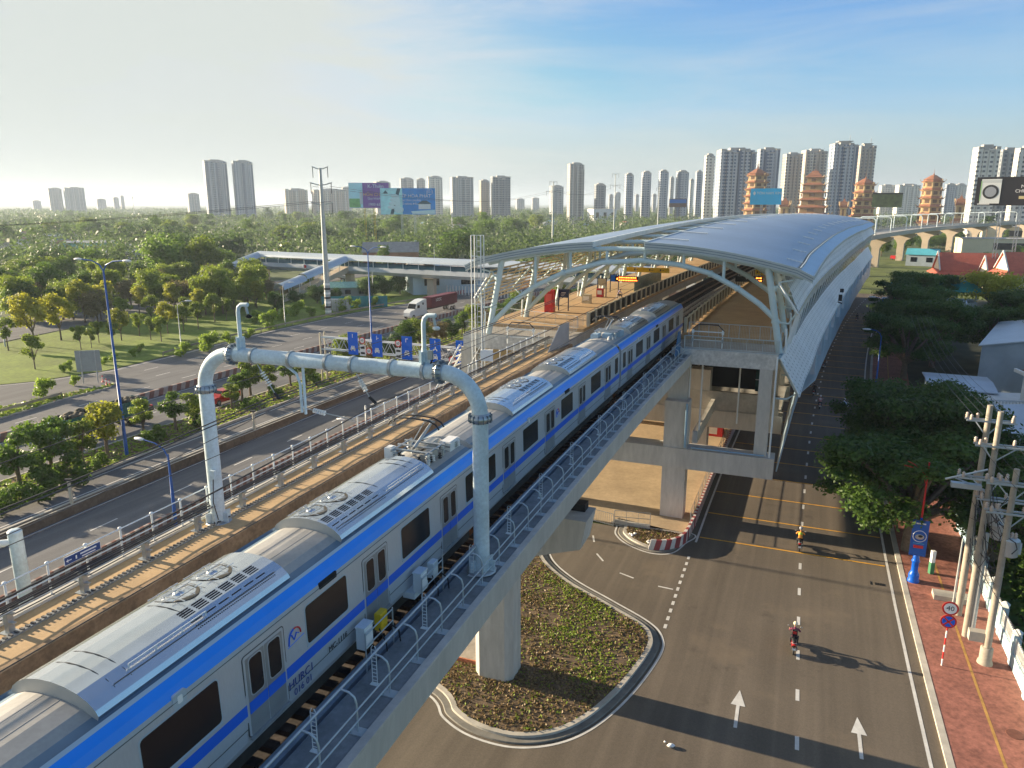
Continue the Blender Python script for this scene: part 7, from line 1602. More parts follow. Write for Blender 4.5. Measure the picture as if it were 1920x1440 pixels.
def arms(t, z, x0, x1, y=.25, brace=True):
    b = MB(); b.box(((x0+x1)/2, y, z), (x1-x0, .09, .1), RAILC); b.box(((x0+x1)/2, -y, z), (x1-x0, .09, .1), RAILC)
    if brace: b.tube([(x0*.6, y, z), (0, 0, z-1.0)], .04, RAILC, 4); b.tube([(x1*.6, y, z), (0, 0, z-1.0)], .04, RAILC, 4)
    o = b.build('cross_arm', t, world=False); b = MB()
    for x in (x0+.1, x0*.45, x1*.45, x1-.1): ins(b, x, y, z+.05)
    ins(b, x0+.25, -y, z+.05); ins(b, x1-.25, -y, z+.05); b.build('insulator', o, world=False)
arms(pa, ha-1.0, -1.2, 1.5); arms(pb, hb-2.1, -1.1, 2.2); arms(pb, hb-4.2, -1.7, 1.0); arms(pb, hb-5.4, -.6, 2.2); arms(pc, hc-.9, -1.4, 1.6); arms(pc, hc-2.6, -1.2, 1.6)
b = MB(); b.tube([(-.2, 0, hb-3.6), (-1.9, 0, hb-4.3), (-2.3, .1, hb-4.5)], .07, RAILC, 5); b.tube([(-1.9, 0, hb-4.3), (-.2, 0, hb-4.9)], .05, RAILC, 5); b.box((-1.2, 0, hb-4.75), (1.6, .4, .3), RAILC); b.build('switch_arm', pb, world=False)
TRF = mat('transformer_grey', (.46, .52, .56), .45, nz=2, amt=.08)
for c0, dx, z, l in ((cb, 1.0, 6.6, 'left grey drum transformer hanging between the power poles'), (cb, .6, 7.5, 'small upper grey drum transformer behind the left one'), (cc, .35, 6.9, 'right grey drum transformer with black cables on top')):
    c = c0+Vector((dx, .0, z)); t = thing('transformer', l, 'transformer', c, RZ(48)); b = MB(); r = .42 if z < 7.2 else .33
    b.lathe((0, 0, 0), [(r*.8, 0), (r, .05), (r, .95), (r*1.06, .97), (r*1.06, 1.02), (r*.6, 1.1)], TRF, 18); [b.box((r*1.1*math.cos(a), r*1.1*math.sin(a), .5), (.18, .03, .7), TRF, rz=a) for a in [k*.3 for k in range(6)]]; b.build('drum', t, world=False)
    b = MB(); [ins(b, x, 0, 1.08) for x in (-.18, .0, .18)]; b.tube([(-.2, -.3, 1.15), (.1, -.45, 1.0), (.25, -.35, .6), (.0, -.45, .3)], .03, CABLE, 5); b.build('bushing', t, world=False)
b = MB(); rr = random.Random(3)
for k in range(44):
    p = [ca, cb, cc][k % 3]+Vector((0, 0, rr.uniform(4, 11))); q = [cb, cc, ca][k % 3]+Vector((rr.uniform(-.3, .5), 0, rr.uniform(3.5, 9.5))); b.tube([p.lerp(q, j/6)-Vector((0, 0, rr.uniform(.3, .8)*math.sin(math.pi*j/6))) for j in range(7)], .018, CABLE, 4)
for k in range(5):
    p = ca+Vector((-1+.6*k, 0, ha-.6)); q = W(120, 13+.6*k, 11); b.tube([p.lerp(q, j/8)-Vector((0, 0, 1.2*math.sin(math.pi*j/8))) for j in range(9)], .015, CABLE, 3)
    p = cb+Vector((-1+.7*k, 0, hb-2)); q = W(12, 15+.6*k, 13); b.tube([p.lerp(q, j/8)-Vector((0, 0, 1.2*math.sin(math.pi*j/8))) for j in range(9)], .014, CABLE, 3)
b.tube([cb+Vector((-.5, -.3, 5.5)), W(34, 15.5, .5)], .02, CABLE, 4); tag(b.build('service_cable', org=cb), 'tangle of thin black cables between and below the power poles', 'cables')
b = MB(); b.tube([cb+Vector((.55, 0, 7.9)), cb+Vector((.8, 0, 7.5)), cb+Vector((1.0, 0, 7.3))], .06, RED, 5); b.ell(cb+Vector((1.0, 0, 7.25)), (.25, .15, .25), mat('rust_red', (.4, .08, .04), .6), 8, 5); tag(b.build('fuse_link', org=cb+Vector((.8, 0, 7.5))), 'red fuse holder above the drum transformers', 'fuse')
# signboard behind the poles
b = MB(); c = W(62, 16.5); b.box(c+Vector((0, 0, 4.2)), (5.5, .2, .9), mat('amber_board', (.62, .30, .04), .6, nz=1, amt=.15), rz=.4); b.box(c+Vector((0, 0, 2)), (5, .15, 3.6), BARK, rz=.4); tag(b.build('shop_front', org=c), 'amber signboard of a low shop behind the power poles', 'shop')
# planters and posts below the trees
b = MB(); c = G(1750, 1085, .11); b.st(53.6, 54.6, 10.6, 13.2, .11, .45, KERB); tag(b.build('tree_planter', org=W(54, 12)), 'low pale stone planter edge under the big pavement tree', 'planter')
c = G(1745, 1075, .11); t = thing('marker_post', 'white and green square post beside the tree planter', 'post', c); b = MB(); b.box((0, 0, .45), (.3, .3, .9), mat('post_green', (.05, .20, .10), .6)); b.box((0, 0, 1.35), (.26, .26, .9), SIGNW); b.build('post', t, world=False)
# big trees over the pavement
BT = 'broad dark trees over the right pavement'
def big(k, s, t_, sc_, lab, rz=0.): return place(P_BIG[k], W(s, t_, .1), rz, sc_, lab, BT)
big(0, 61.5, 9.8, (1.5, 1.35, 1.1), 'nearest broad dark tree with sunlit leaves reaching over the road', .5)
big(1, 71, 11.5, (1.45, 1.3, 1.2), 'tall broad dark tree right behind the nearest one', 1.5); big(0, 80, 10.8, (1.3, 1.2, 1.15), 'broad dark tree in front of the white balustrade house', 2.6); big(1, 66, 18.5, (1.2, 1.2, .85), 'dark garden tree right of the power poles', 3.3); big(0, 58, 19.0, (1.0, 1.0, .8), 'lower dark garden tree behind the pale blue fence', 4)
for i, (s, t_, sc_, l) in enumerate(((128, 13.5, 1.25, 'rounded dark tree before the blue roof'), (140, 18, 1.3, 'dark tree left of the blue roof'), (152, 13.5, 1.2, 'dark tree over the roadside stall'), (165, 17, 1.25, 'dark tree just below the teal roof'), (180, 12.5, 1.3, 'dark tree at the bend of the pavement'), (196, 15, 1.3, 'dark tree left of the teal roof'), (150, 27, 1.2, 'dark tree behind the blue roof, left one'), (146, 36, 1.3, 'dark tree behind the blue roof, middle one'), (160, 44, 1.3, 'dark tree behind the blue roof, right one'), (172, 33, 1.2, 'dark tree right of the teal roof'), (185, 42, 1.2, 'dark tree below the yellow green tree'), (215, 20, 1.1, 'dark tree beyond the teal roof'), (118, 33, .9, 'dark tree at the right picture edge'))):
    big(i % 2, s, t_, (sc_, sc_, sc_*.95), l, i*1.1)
P_YG = tree_proto('broad_tree', 'bright yellow green tree before the red temple roofs', 66, 5.8, 5.2, 3, 24, 6000, .45, LF_YEL, .3, flat=.5, shell=.4); P_YG[0].location = W(214, 31, 0); P_YG[0].scale = (1.35, 1.35, 1.3)
for i in range(5): place(P_PALM[1], W(66-3*i, 17+.8*i, 0), i*1.3, .42, 'palm like shrub behind the fence, %s from the viewer' % ordw(i), 'shrubs behind the blue fence')
c = W(330, 28); place(P_PALM[1], G(1846, 462), 0., 1.9, 'tall palm left of the cell tower by the far viaduct', 'palms right of the station'); place(P_PALM[0], W(196, 47), 0., 1.2, 'leaning palm at the right edge beside the temple', 'palms right of the station')
rq = random.Random(77)
for i in range(46):
    s = rq.uniform(255, 560); t_ = rq.uniform(12, 110)
    if 265 < s < 345 and t_ < 60: t_ += 60
    place(P_FAR[rq.randrange(4)], W(s, t_, 0), rq.uniform(0, 6), rq.uniform(.5, .85), 'green tree in the blocks beyond the temple on the right', 'trees beyond the temple')
for i in range(34):
    s = rq.uniform(420, 760); t_ = rq.uniform(-60, -28); place(P_FAR[rq.randrange(4)], W(s, t_, 0), rq.uniform(0, 6), rq.uniform(.6, 1.0), 'green tree behind the far viaduct curve', 'trees behind the far viaduct')
b = MB(); rr = random.Random(6)
# ground of the gardens
struct(rev(strip('p', 20, 250, 14.2, 60, .0, mat('garden_ground', (.05, .055, .03), .95, nz=.2, amt=.4))).build('garden_ground'))
struct(rev(strip('p', 250, 420, -60, 60, -.02, mat('far_lawn', (.11, .14, .03), .95, nz=.08, amt=.5))).build('lawn'))
GC = [tuple(W(s, t_)[:2]) for s, t_ in [(34+4*i, 14.4) for i in range(12)]+[(78-4*i, 24) for i in range(12)]]
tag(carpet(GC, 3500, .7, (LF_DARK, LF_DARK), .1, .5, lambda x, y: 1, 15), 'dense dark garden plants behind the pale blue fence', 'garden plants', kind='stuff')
# houses on the right
HW = mat('house_white', (.62, .64, .64), .7, nz=.4, amt=.1); HBL = mat('house_blue_grey', (.36, .42, .46), .7, nz=.4, amt=.12); MET = mat('metal_roof_pale', (.48, .54, .60), .45, metal=.3, nz=.3, amt=.1); BRT = mat('brown_tiles', (.16, .075, .06), .8, nz=.8, amt=.25, nz2=5, amt2=.25); TEAL = mat('teal_roof', (.02, .26, .26), .6, nz=.3, amt=.12)
wh = thing('balustrade_house', 'white villa with a balustraded terrace, arched windows and brown tiled roof', 'house', W(103, 26.2), RZ(103)+.25)
b = MB(); b.box((3.5, -3, 3.6), (9, 10, 7.2), HW); b.box((-4, 2, 1.6), (12, 9, 3.2), HW); b.build('wall', wh, world=False)
b = MB(); b.add([(-1.6, -8.6, 6.9), (8.6, -8.6, 6.9), (8.6, 2.6, 6.9), (-1.6, 2.6, 6.9), (3.5, -3, 9.4)], [(0, 1, 4), (1, 2, 4), (2, 3, 4), (3, 0, 4), (3, 2, 1, 0)], BRT); b.build('roof', wh, world=False)
b = MB(); b.box((3.5, -8.7, 6.95), (10.4, .3, .4), HW); b.box((-1.7, -3, 6.95), (.3, 11.4, .4), HW); b.build('cornice', wh, world=False)
b = MB(); b.box((-4, -2.6, 3.35), (12.2, .3, .3), HW); b.box((-4, -2.6, 4.35), (12.2, .25, .16), HW)
for k in range(34): b.lathe((-9.8+.35*k, -2.6, 3.5), [(.08, 0), (.12, .25), (.06, .5), (.09, .8)], PICK, 6)
for x in (-10, -6, -2): b.box((x, -2.6, 3.9), (.3, .35, 1.1), HW)
b.build('balustrade', wh, world=False)
for x, z, y in ((-.4, 4.9, -8.05), (2.6, 4.9, -8.05), (5.6, 4.9, -8.05), (1, 1.7, -8.05), (4.5, 1.7, -8.05)):
    b = MB(); b.box((x, y, z), (.9, .1, 1.6), GLASS); b.tube([(x, y-.04, z+.8), (x, y+.04, z+.8)], .45, GLASS, 14); b.build('window', wh, world=False)
for y, z in ((-6, 4.9), (-3, 4.9), (-6, 1.7)): b = MB(); b.box((-1.04, y, z), (.1, .9, 1.6), GLASS); b.tube([(-1.08, y, z+.8), (-1.0, y, z+.8)], .45, GLASS, 14); b.build('window', wh, world=False)
b = MB(); b.slab([(-1.2, -9.6, 3.2), (8.5, -9.6, 3.2), (8.5, -8.0, 3.9), (-1.2, -8.0, 3.9)], (0, 0, .15), HW); b.build('awning', wh, world=False)
b = MB(); b.box((-1.5, -5, 3.4), (.6, 1.1, .8), GALV); b.build('air_conditioner', wh, world=False)
o = gable('blue_roof_hall', 'big hall with a plain pale blue metal roof at the right picture edge', W(133, 35, 0), 26, 20, 7, 2.2, HBL, MET, RZ(133)+rad(78), wins=4); gable('low_blue_shed', 'low shed with a pale blue flat roof left of the balustrade house', W(112, 19, 0), 7, 9, 3.4, .3, HBL, MET, RZ(112), wins=2)
gable('pale_annex', 'low annex with a long sloping pale blue roof below the balustrade', W(96, 24, 0), 12, 9, 3.2, 1.6, HBL, MET, RZ(96)+.5, wins=2)
tb = thing('teal_roof_pavilion', 'open two storey pavilion with a teal metal roof among dark trees', 'pavilion', W(215, 18.5), RZ(215)+rad(8)); 
b = MB(); b.slab([(-10, -5, 5.6), (11, -5, 5.6), (8, 0, 7.8), (-8, 0, 7.8)], (0, 0, .2), TEAL); b.slab([(-10, 5, 5.6), (-8, 0, 7.8), (8, 0, 7.8), (11, 5, 5.6)], (0, 0, .2), TEAL); b.box((0, 0, 8.05), (16, .5, .25), WALLB2); b.build('roof', tb, world=False)
b = MB(); b.box((0, 0, 1.6), (19, 8, 3.2), HBL); b.box((0, -4.1, 4.0), (19, .15, .2), WALLB2); b.build('floor', tb, world=False)
for x in (-9, -4.5, 0, 4.5, 9): b = MB(); b.tube([(x, -4, 3.2), (x, -4, 6)], .15, WALLB2, 6); b.build('post', tb, world=False)
gable('white_yard_building', 'white roofed building glimpsed through the dark trees below the pavilion', W(192, 17, 0), 16, 9, 4.5, 1, HW, mat('bluish_white_roof', (.55, .62, .72), .5), RZ(190)+.1, wins=3)
# temple with white gables and red roofs
CRW = mat('temple_cream', (.74, .68, .55), .7, nz=.4, amt=.08); TR = mat('temple_red_tiles', (.42, .11, .07), .75, nz=.6, amt=.15, nz2=5, amt2=.15)
def temple(c, w, d, h, rh, rz, label):
    t = gable('temple_hall', label, c, w, d, h, rh, CRW, TR, rz, .5, 'temple', 3); b = MB()
    for g in (1, -1): b.slab([(-w/2-1.8, g*(d/2+1.6), h-1.6), (w/2+1.8, g*(d/2+1.6), h-1.6), (w/2, g*d/2, h-.3), (-w/2, g*d/2, h-.3)][::g], (0, 0, .15), TR)
    b.slab([(-w/2-1.8, -d/2-1.6, h-1.6), (-w/2-1.8, d/2+1.6, h-1.6), (-w/2, d/2, h-.3), (-w/2, -d/2, h-.3)][::-1], (0, 0, .15), TR); b.build('lower_roof', t, world=False)
    b = MB()
    for g in (1, -1): b.slab([(-w/2-.5, g*(d/2+.5), h-.3), (-w/2-.1, g*(d/2+.5), h-.3), (-w/2-.1, 0, h+rh+.35), (-w/2-.5, 0, h+rh+.35)][::g], (0, 0, .4), HW)
    b.build('gable_trim', t, world=False)
    for x in (-w/2+1, 0, w/2-1): b = MB(); b.tube([(x, -d/2-1.2, 0), (x, -d/2-1.2, h-1.5)], .3, CRW, 8); b.build('column', t, world=False)
temple(G(1806, 532), 17, 10, 5, 5.2, -.30, 'long temple hall with a white gable and red tiled roof'); temple(G(1880, 540), 12, 8, 5, 4.6, -.25, 'second temple hall with a smaller white gable'); temple(G(1910, 552), 11, 9, 7.5, 4.8, -.2, 'front temple hall with yellow columns at the picture edge')
gable('cream_wall_building', 'long blank cream wall building behind the temple roofs', G(1890, 478), 48, 14, 8.5, .4, mat('cream_blank', (.66, .58, .42), .8, nz=.15, amt=.08), ROOFC, -.28, wins=1); gable('cream_wall_building', 'farther long cream building below the far viaduct', G(1900, 452), 44, 12, 10, .4, MATS['cream_blank'], ROOFC, -.3, wins=1)
gable('grey_low_roof', 'low grey roofed shed between the two temple halls', G(1860, 508), 14, 9, 4, 1.5, HBL, TIN, -.3, wins=2); gable('turquoise_canopy', 'turquoise sheet roof left of the temple hall', G(1728, 498), 12, 7, 5, 2.2, HBL, mat('turquoise_sheet', (.10, .42, .50), .5, nz=.5, amt=.1), -.6, wins=2)
# cell tower
c = G(1886, 452); h = HT(c, 330); t = thing('cell_tower', 'lattice cell tower with round white antennas in front of the black screen', 'cell tower', c); b = MB()
for x in (-.9, .9):
    for y in (-.9, .9): b.tube([(x, y, 0), (x*.4, y*.4, h)], .12, STEELP, 4)
for k in range(16): f = 1-.6*k/16; z = h*k/16; b.tube([(-.9*f, -.9*f, z), (.9*f, -.9*f, z+h/16)], .07, STEELP, 4); b.tube([(-.9*f, -.9*f, z), (.9*f, -.9*f, z)], .06, STEELP, 4)
b.build('lattice', t, world=False)
for x, z, r in ((-1.4, h*.80, 1.0), (.8, h*.82, .9), (-.4, h*.70, .8), (.2, h*.96, .7)): b = MB(); b.tube([(x, -1.0, z), (x, -.6, z)], r, SIGNW, 12); b.build('antenna_dish', t, world=False)
b = MB(); [b.box((x, -.6, h*.96), (.3, .2, 2.6), SIGNW) for x in (-1, -.3, .5, 1.1)]; b.build('panel_antenna', t, world=False)
# triangular warning sign, stall, lamp poles on the right
c = W(152.5, 9.6, .1); t = thing('warning_sign', 'orange triangular warning sign on a red and white post at the kerb', 'traffic sign', c, RZ(152)); b = MB()
for k in range(5): b.tube([(0, 0, k*.5), (0, 0, k*.5+.5)], .06, RED if k % 2 else SIGNW, 6)
b.build('post', t, world=False); b = MB(); b.slab([(-.6, 0, 2.5), (.6, 0, 2.5), (0, 0, 3.55)], (0, .04, 0), mat('warn_orange', (.85, .22, .03), .5)); b.slab([(-.32, -.02, 2.68), (.32, -.02, 2.68), (0, -.02, 3.25)], (0, .01, 0), YEL); b.box((0, 0, 2.25), (1.0, .04, .3), RED); b.build('plate', t, world=False)
c = W(170, 11, .1); t = thing('food_stall', 'small yellow street stall with a red display under the trees', 'stall', c, RZ(170)); b = MB(); b.box((0, 0, .9), (2.4, 1.2, 1.8), mat('stall_yellow', (.55, .42, .12), .7, nz=2, amt=.2)); b.build('counter', t, world=False); b = MB(); b.box((0, 0, 3.0), (3, 2, .1), GALV); [b.tube([(x, y, 0), (x, y, 3)], .04, GALV, 4) for x in (-1.3, 1.3) for y in (-.8, .8)]; b.build('canopy', t, world=False); b = MB(); b.box((-.3, -.5, 2.2), (1.4, .2, .7), RED); b.build('display', t, world=False)
c = W(121, 9.6, .1); lamp(c, 7.5, 'dark blue lamp post at the middle of the right kerb', ((-1, 1.6),), r=.12, yaw=RZ(121), low=2)
c = W(160, 9.8, .1); lamp(c, 8, 'dark blue lamp post near the warning sign', ((-1, 1.6),), r=.12, yaw=RZ(160), low=2)
t = thing('van', 'small red van on the cross street beyond the station', 'van', G(1678, 487), .9); b = MB(); loft(b, [(-2, .8, .75, .4, 1.0), (-1.6, .85, .8, .4, 1.4), (-.9, .85, .75, .4, 2.0), (2, .85, .78, .4, 2.0)], RED); b.build('body', t, world=False); b = MB(); b.box((0, -1.25, 1.6), (1.3, .5, .4), GLASS); b.build('window', t, world=False); [veh_wheel(t, x, y, .35) for x in (-.75, .75) for y in (-1.3, 1.3)]
# ================================================================ MOTORBIKES, RIDERS, PEOPLE, HAZE
def skinfig(name, joints, edges, regions, parent):
    """one continuous body: joints {name:(pos,radius)}, skinned and smoothed; region(name of nearest joint)->material"""
    names = list(joints); me = bpy.data.meshes.new(name); me.from_pydata([joints[n][0] for n in names], [(names.index(a), names.index(c)) for a, c in edges], []); me.update()
    o = bpy.data.objects.new(name, me); COL.objects.link(o); sk_ = o.modifiers.new('s', 'SKIN'); o.modifiers.new('d', 'SUBSURF').levels = 2
    for i, n in enumerate(names):
        r = joints[n][1]; v = me.skin_vertices[0].data[i]; v.radius = (r, r) if not isinstance(r, tuple) else r; v.use_root = (n == 'pelvis')
    dg = bpy.context.evaluated_depsgraph_get(); nm = bpy.data.meshes.new_from_object(o.evaluated_get(dg)); bpy.data.objects.remove(o)
    mats_ = list(dict.fromkeys(regions.values())); nm.materials.clear()
    for m in mats_: nm.materials.append(m)
    P = [(Vector(joints[n][0]), mats_.index(regions[n])) for n in names if n in regions]
    mids = []
    for a, c in edges:
        if a in regions and c in regions:
            for f in (.25, .5, .75): mids.append((Vector(joints[a][0]).lerp(Vector(joints[c][0]), f), mats_.index(regions[a] if f < .55 else regions[c])))
    P += mids
    for p in nm.polygons: p.material_index = min(P, key=lambda q: (q[0]-p.center).length_squared)[1]; p.use_smooth = True
    o = bpy.data.objects.new(name, nm); COL.objects.link(o); o.parent = parent; return o
SKIN = mat('skin', (.42, .24, .15), .6)
def rider(c, rz, label, shirt, trouser, helmet, shoe=BLACK, vest=None, pack=None, lean=.12):
    t = thing('person', label, 'person', c, rz)
    J = {'pelvis': ((0, -.12, .80), (.17, .13)), 'waist': ((0, -.07, .98), (.15, .11)), 'chest': ((0, .02+lean*.3, 1.22), (.18, .12)), 'neckb': ((0, .06+lean*.4, 1.40), .075), 'neck': ((0, .08+lean*.45, 1.47), .055), 'head': ((0, .11+lean*.5, 1.58), .095), 'headtop': ((0, .11+lean*.5, 1.68), .09)}
    E_ = [('pelvis', 'waist'), ('waist', 'chest'), ('chest', 'neckb'), ('neckb', 'neck'), ('neck', 'head'), ('head', 'headtop')]
    Rg = {'pelvis': trouser, 'waist': shirt, 'chest': vest or shirt, 'neckb': shirt, 'neck': SKIN, 'head': SKIN, 'headtop': SKIN}
    for g, q in ((1, 'r'), (-1, 'l')):
        J.update({'sh'+q: ((.19*g, .05+lean*.3, 1.34), .07), 'el'+q: ((.30*g, .20, 1.12), .05), 'wr'+q: ((.30*g, .48, 1.07), .035), 'hd'+q: ((.30*g, .56, 1.06), .04), 'hp'+q: ((.11*g, -.08, .76), .10), 'kn'+q: ((.20*g, .34, .72), .075), 'an'+q: ((.19*g, .20, .36), .05), 'to'+q: ((.19*g, .36, .29), .04)})
        E_ += [('chest', 'sh'+q), ('sh'+q, 'el'+q), ('el'+q, 'wr'+q), ('wr'+q, 'hd'+q), ('pelvis', 'hp'+q), ('hp'+q, 'kn'+q), ('kn'+q, 'an'+q), ('an'+q, 'to'+q)]
        Rg.update({'sh'+q: shirt, 'el'+q: shirt, 'wr'+q: SKIN, 'hd'+q: SKIN, 'hp'+q: trouser, 'kn'+q: trouser, 'an'+q: trouser, 'to'+q: shoe})
    skinfig('body', J, E_, Rg, t)
    b = MB(); hc = (0, .10+lean*.5, 1.65); b.ell(hc, (.135, .155, .13), helmet, 14, 8); b.box((0, hc[1]+.14, 1.66), (.18, .08, .02), helmet); b.build('helmet', t, world=False)
    b = MB()
    for g in (1, -1):
        for k in range(4): b.tube([(.265*g+.022*k*g, .545, 1.075), (.265*g+.022*k*g, .595, 1.06), (.265*g+.022*k*g, .585, 1.03)], .010, SKIN, 5)
        b.tube([(.25*g, .54, 1.06), (.235*g, .57, 1.04)], .012, SKIN, 5)
    b.build('fingers', t, world=False)
    if pack: b = MB(); b.box((0, -.18, 1.2), (.3, .16, .4), pack[0]); b.box((0, -.27, 1.25), (.2, .03, .15), pack[1]); b.build('backpack', t, world=False)
    return t
def scooter(c, rz, label, paint, box=None, group='motorbikes riding along the right street'):
    t = thing('motorbike', label, 'motorbike', c, rz, group); b = MB()
    prof = [(-.72, .62, .10, .80), (-.5, .42, .15, .80), (-.1, .34, .15, .72), (.15, .26, .16, .34), (.40, .26, .16, .34), (.5, .30, .14, .92), (.60, .5, .10, 1.0)]
    for (y0, z0, w0, h0), (y1, z1, w1, h1) in zip(prof, prof[1:]): b.hexa([(-w0, y0, z0), (w0, y0, z0), (w1, y1, z1), (-w1, y1, z1), (-w0*.8, y0, h0), (w0*.8, y0, h0), (w1*.8, y1, h1), (-w1*.8, y1, h1)], paint)
    b.build('body', t, world=False)
    for y, n_ in ((-.62, 0), (.68, 1)):
        b = MB(); R_ = .27; b.tube([(0, y+R_*.82*math.cos(a), R_+R_*.82*math.sin(a)) for a in [6.2832*k/16 for k in range(17)]], .055, BLACK, 6, caps=False); o = b.build('wheel', t, world=False); b = MB(); b.tube([(-.03, y, R_), (.03, y, R_)], .15, GALV, 12); b.build('rim', o, world=False)
    b = MB(); b.ell((0, -.25, .80), (.15, .42, .07), BLACK, 12, 6); b.build('seat', t, world=False)
    b = MB(); b.tube([(-.34, .50, 1.02), (-.15, .54, 1.04), (.15, .54, 1.04), (.34, .50, 1.02)], .018, BLACK, 5); b.tube([(0, .54, 1.0), (0, .70, .3)], .03, GALV, 6); b.build('handlebar', t, world=False)
    for g in (1, -1): b = MB(); b.tube([(.24*g, .52, 1.04), (.33*g, .5, 1.22)], .008, CABLE, 4); b.ell((.36*g, .5, 1.25), (.065, .012, .04), GALV, 8, 5); b.build('mirror', t, world=False)
    b = MB(); b.ell((0, -.76, .72), (.11, .05, .05), RED, 10, 5); b.build('tail_light', t, world=False); b = MB(); b.box((0, -.84, .48), (.19, .015, .14), SIGNW); b.box((0, -.8, .56), (.12, .1, .03), BLACK); b.build('number_plate', t, world=False)
    b = MB(); b.tube([(.17, -.75, .38), (.16, -.2, .30)], .05, GALV, 7); b.tube([(-.26, -.05, .3), (.26, -.05, .3)], .015, CABLE, 4); b.tube([(-.12, -.72, .86), (-.12, -.85, .88), (.12, -.85, .88), (.12, -.72, .86)], .016, GALV, 5); b.build('exhaust', t, world=False)
    if box: b = MB(); b.box((0, -.75, 1.0), box[0], box[1]); b.build('top_box', t, world=False)
    return t
CM = lambda n, c_: mat(n, c_, .8, nz=6, amt=.12)
MAR = CM('cloth_maroon', (.16, .03, .07)); NVC = CM('cloth_navy', (.02, .025, .05)); BKC = CM('cloth_black', (.015, .015, .018)); WHC = CM('cloth_white', (.62, .62, .62)); LIM = CM('cloth_lime', (.45, .62, .08)); ORC = CM('cloth_orange', (.75, .28, .04)); GYC = CM('cloth_grey', (.16, .17, .2)); PKC = CM('cloth_pink', (.50, .25, .25)); LBC = CM('cloth_light_blue', (.35, .55, .75)); BRC = CM('cloth_brown', (.16, .08, .05))
PR = mat('bike_dark_red', (.22, .012, .02), .3); PB = mat('bike_black', (.02, .02, .022), .3); PW = mat('bike_grey', (.30, .31, .33), .35)
HWt = mat('helmet_cream', (.70, .62, .45), .3); HGy = mat('helmet_grey', (.40, .42, .46), .3); HBk = mat('helmet_black', (.03, .03, .035), .3); HW2 = mat('helmet_white', (.75, .75, .75), .3)
bk = [(44.1, 1.75, PR, 'dark red scooter in the sunlit lane nearest to the viewer', ('rider in a maroon top and cream helmet with a dark red backpack', MAR, BKC, HWt, None, (BKC, RED))),
      (58.9, 1.9, PB, 'black scooter under the shade of the station edge', ('rider in a lime and orange safety vest with a grey helmet', ORC, BKC, HGy, LIM, None)),
      (104.4, 2.6, PW, 'grey scooter in the deep shade left of the one with a bundle', ('rider in a pale top and white helmet in the deep shade', PKC, NVC, HW2, WHC, None)),
      (103.8, 5.5, PB, 'scooter loaded with a big pale bundle near the right kerb', ('rider bending over a pale blue bundle near the kerb', WHC, BRC, HW2, LBC, None)),
      (111.6, 1.5, PB, 'black scooter at the edge of the sunlit patch', ('rider in black with a black helmet at the edge of the sunlit patch', BKC, BKC, HBk, None, None)),
      (131.5, 1.8, PW, 'scooter with a pale tail in the middle of the street', ('rider in a brown jacket in the middle of the street', BRC, BKC, HBk, None, None)),
      (190, 4.0, PB, 'farthest tiny scooter below the far end of the station', ('farthest tiny rider in dark clothes', BKC, BKC, HBk, None, None))]
for i, (s, t_, p, l, r) in enumerate(bk):
    c = W(s, t_, -.03); scooter(c, RZ(s), l, p); rider(c, RZ(s), r[0], r[1], r[2], r[3], vest=r[4], pack=r[5], lean=.12+.25*(i == 3))
b = MB(); c = W(103.1, 5.5, 1.05); b.ell(c, (.55, .4, .38), mat('bundle_pale', (.45, .62, .80), .6), 12, 8, RZ(103)); b.ell(c+Vector((.4, .0, .1)), (.3, .3, .25), SIGNW, 10, 6); tag(b.build('bundle', org=c), 'pale blue and white bundle strapped behind the bending rider', 'bundle')
# person crouching on a low stool on the left platform
c = W(88.8, -21.2, 15.15); t = thing('person', 'person in a lilac shirt and dark trousers sitting bent forward on the left platform', 'person', c, RZ(88)-rad(75))
J = {'pelvis': ((0, 0, .50), (.18, .14)), 'waist': ((0, .06, .66), (.16, .12)), 'chest': ((0, .18, .92), (.18, .13)), 'neckb': ((0, .27, 1.06), .08), 'neck': ((0, .31, 1.12), .06), 'head': ((0, .37, 1.20), .10), 'headtop': ((0, .40, 1.29), .09)}
E_ = [('pelvis', 'waist'), ('waist', 'chest'), ('chest', 'neckb'), ('neckb', 'neck'), ('neck', 'head'), ('head', 'headtop')]; LIL = CM('cloth_lilac', (.42, .36, .50)); HAIR = mat('hair_black', (.012, .01, .01), .5)
Rg = {'pelvis': NVC, 'waist': LIL, 'chest': LIL, 'neckb': LIL, 'neck': SKIN, 'head': SKIN, 'headtop': HAIR}
for g, q in ((1, 'r'), (-1, 'l')):
    J.update({'sh'+q: ((.19*g, .22, 1.0), .07), 'el'+q: ((.24*g, .40, .78), .05), 'hd'+q: ((.12*g, .60, .66), .04), 'hp'+q: ((.11*g, .05, .48), .11), 'kn'+q: ((.14*g, .50, .52), .08), 'an'+q: ((.14*g, .52, .10), .05), 'to'+q: ((.14*g, .66, .05), .04)})
    E_ += [('chest', 'sh'+q), ('sh'+q, 'el'+q), ('el'+q, 'hd'+q), ('pelvis', 'hp'+q), ('hp'+q, 'kn'+q), ('kn'+q, 'an'+q), ('an'+q, 'to'+q)]; Rg.update({'sh'+q: LIL, 'el'+q: LIL, 'hd'+q: SKIN, 'hp'+q: NVC, 'kn'+q: NVC, 'an'+q: NVC, 'to'+q: BLACK})
skinfig('body', J, E_, Rg, t); t2 = thing('stool', 'low white stool under the person on the left platform', 'stool', c, RZ(88)-rad(75)); b = MB(); b.box((0, -.02, .38), (.32, .32, .04), WHITE); [b.tube([(x, y, 0), (x*.9, y*.9, .37)], .02, WHITE, 5) for x in (-.14, .14) for y in (-.16, .12)]; b.build('frame', t2, world=False)
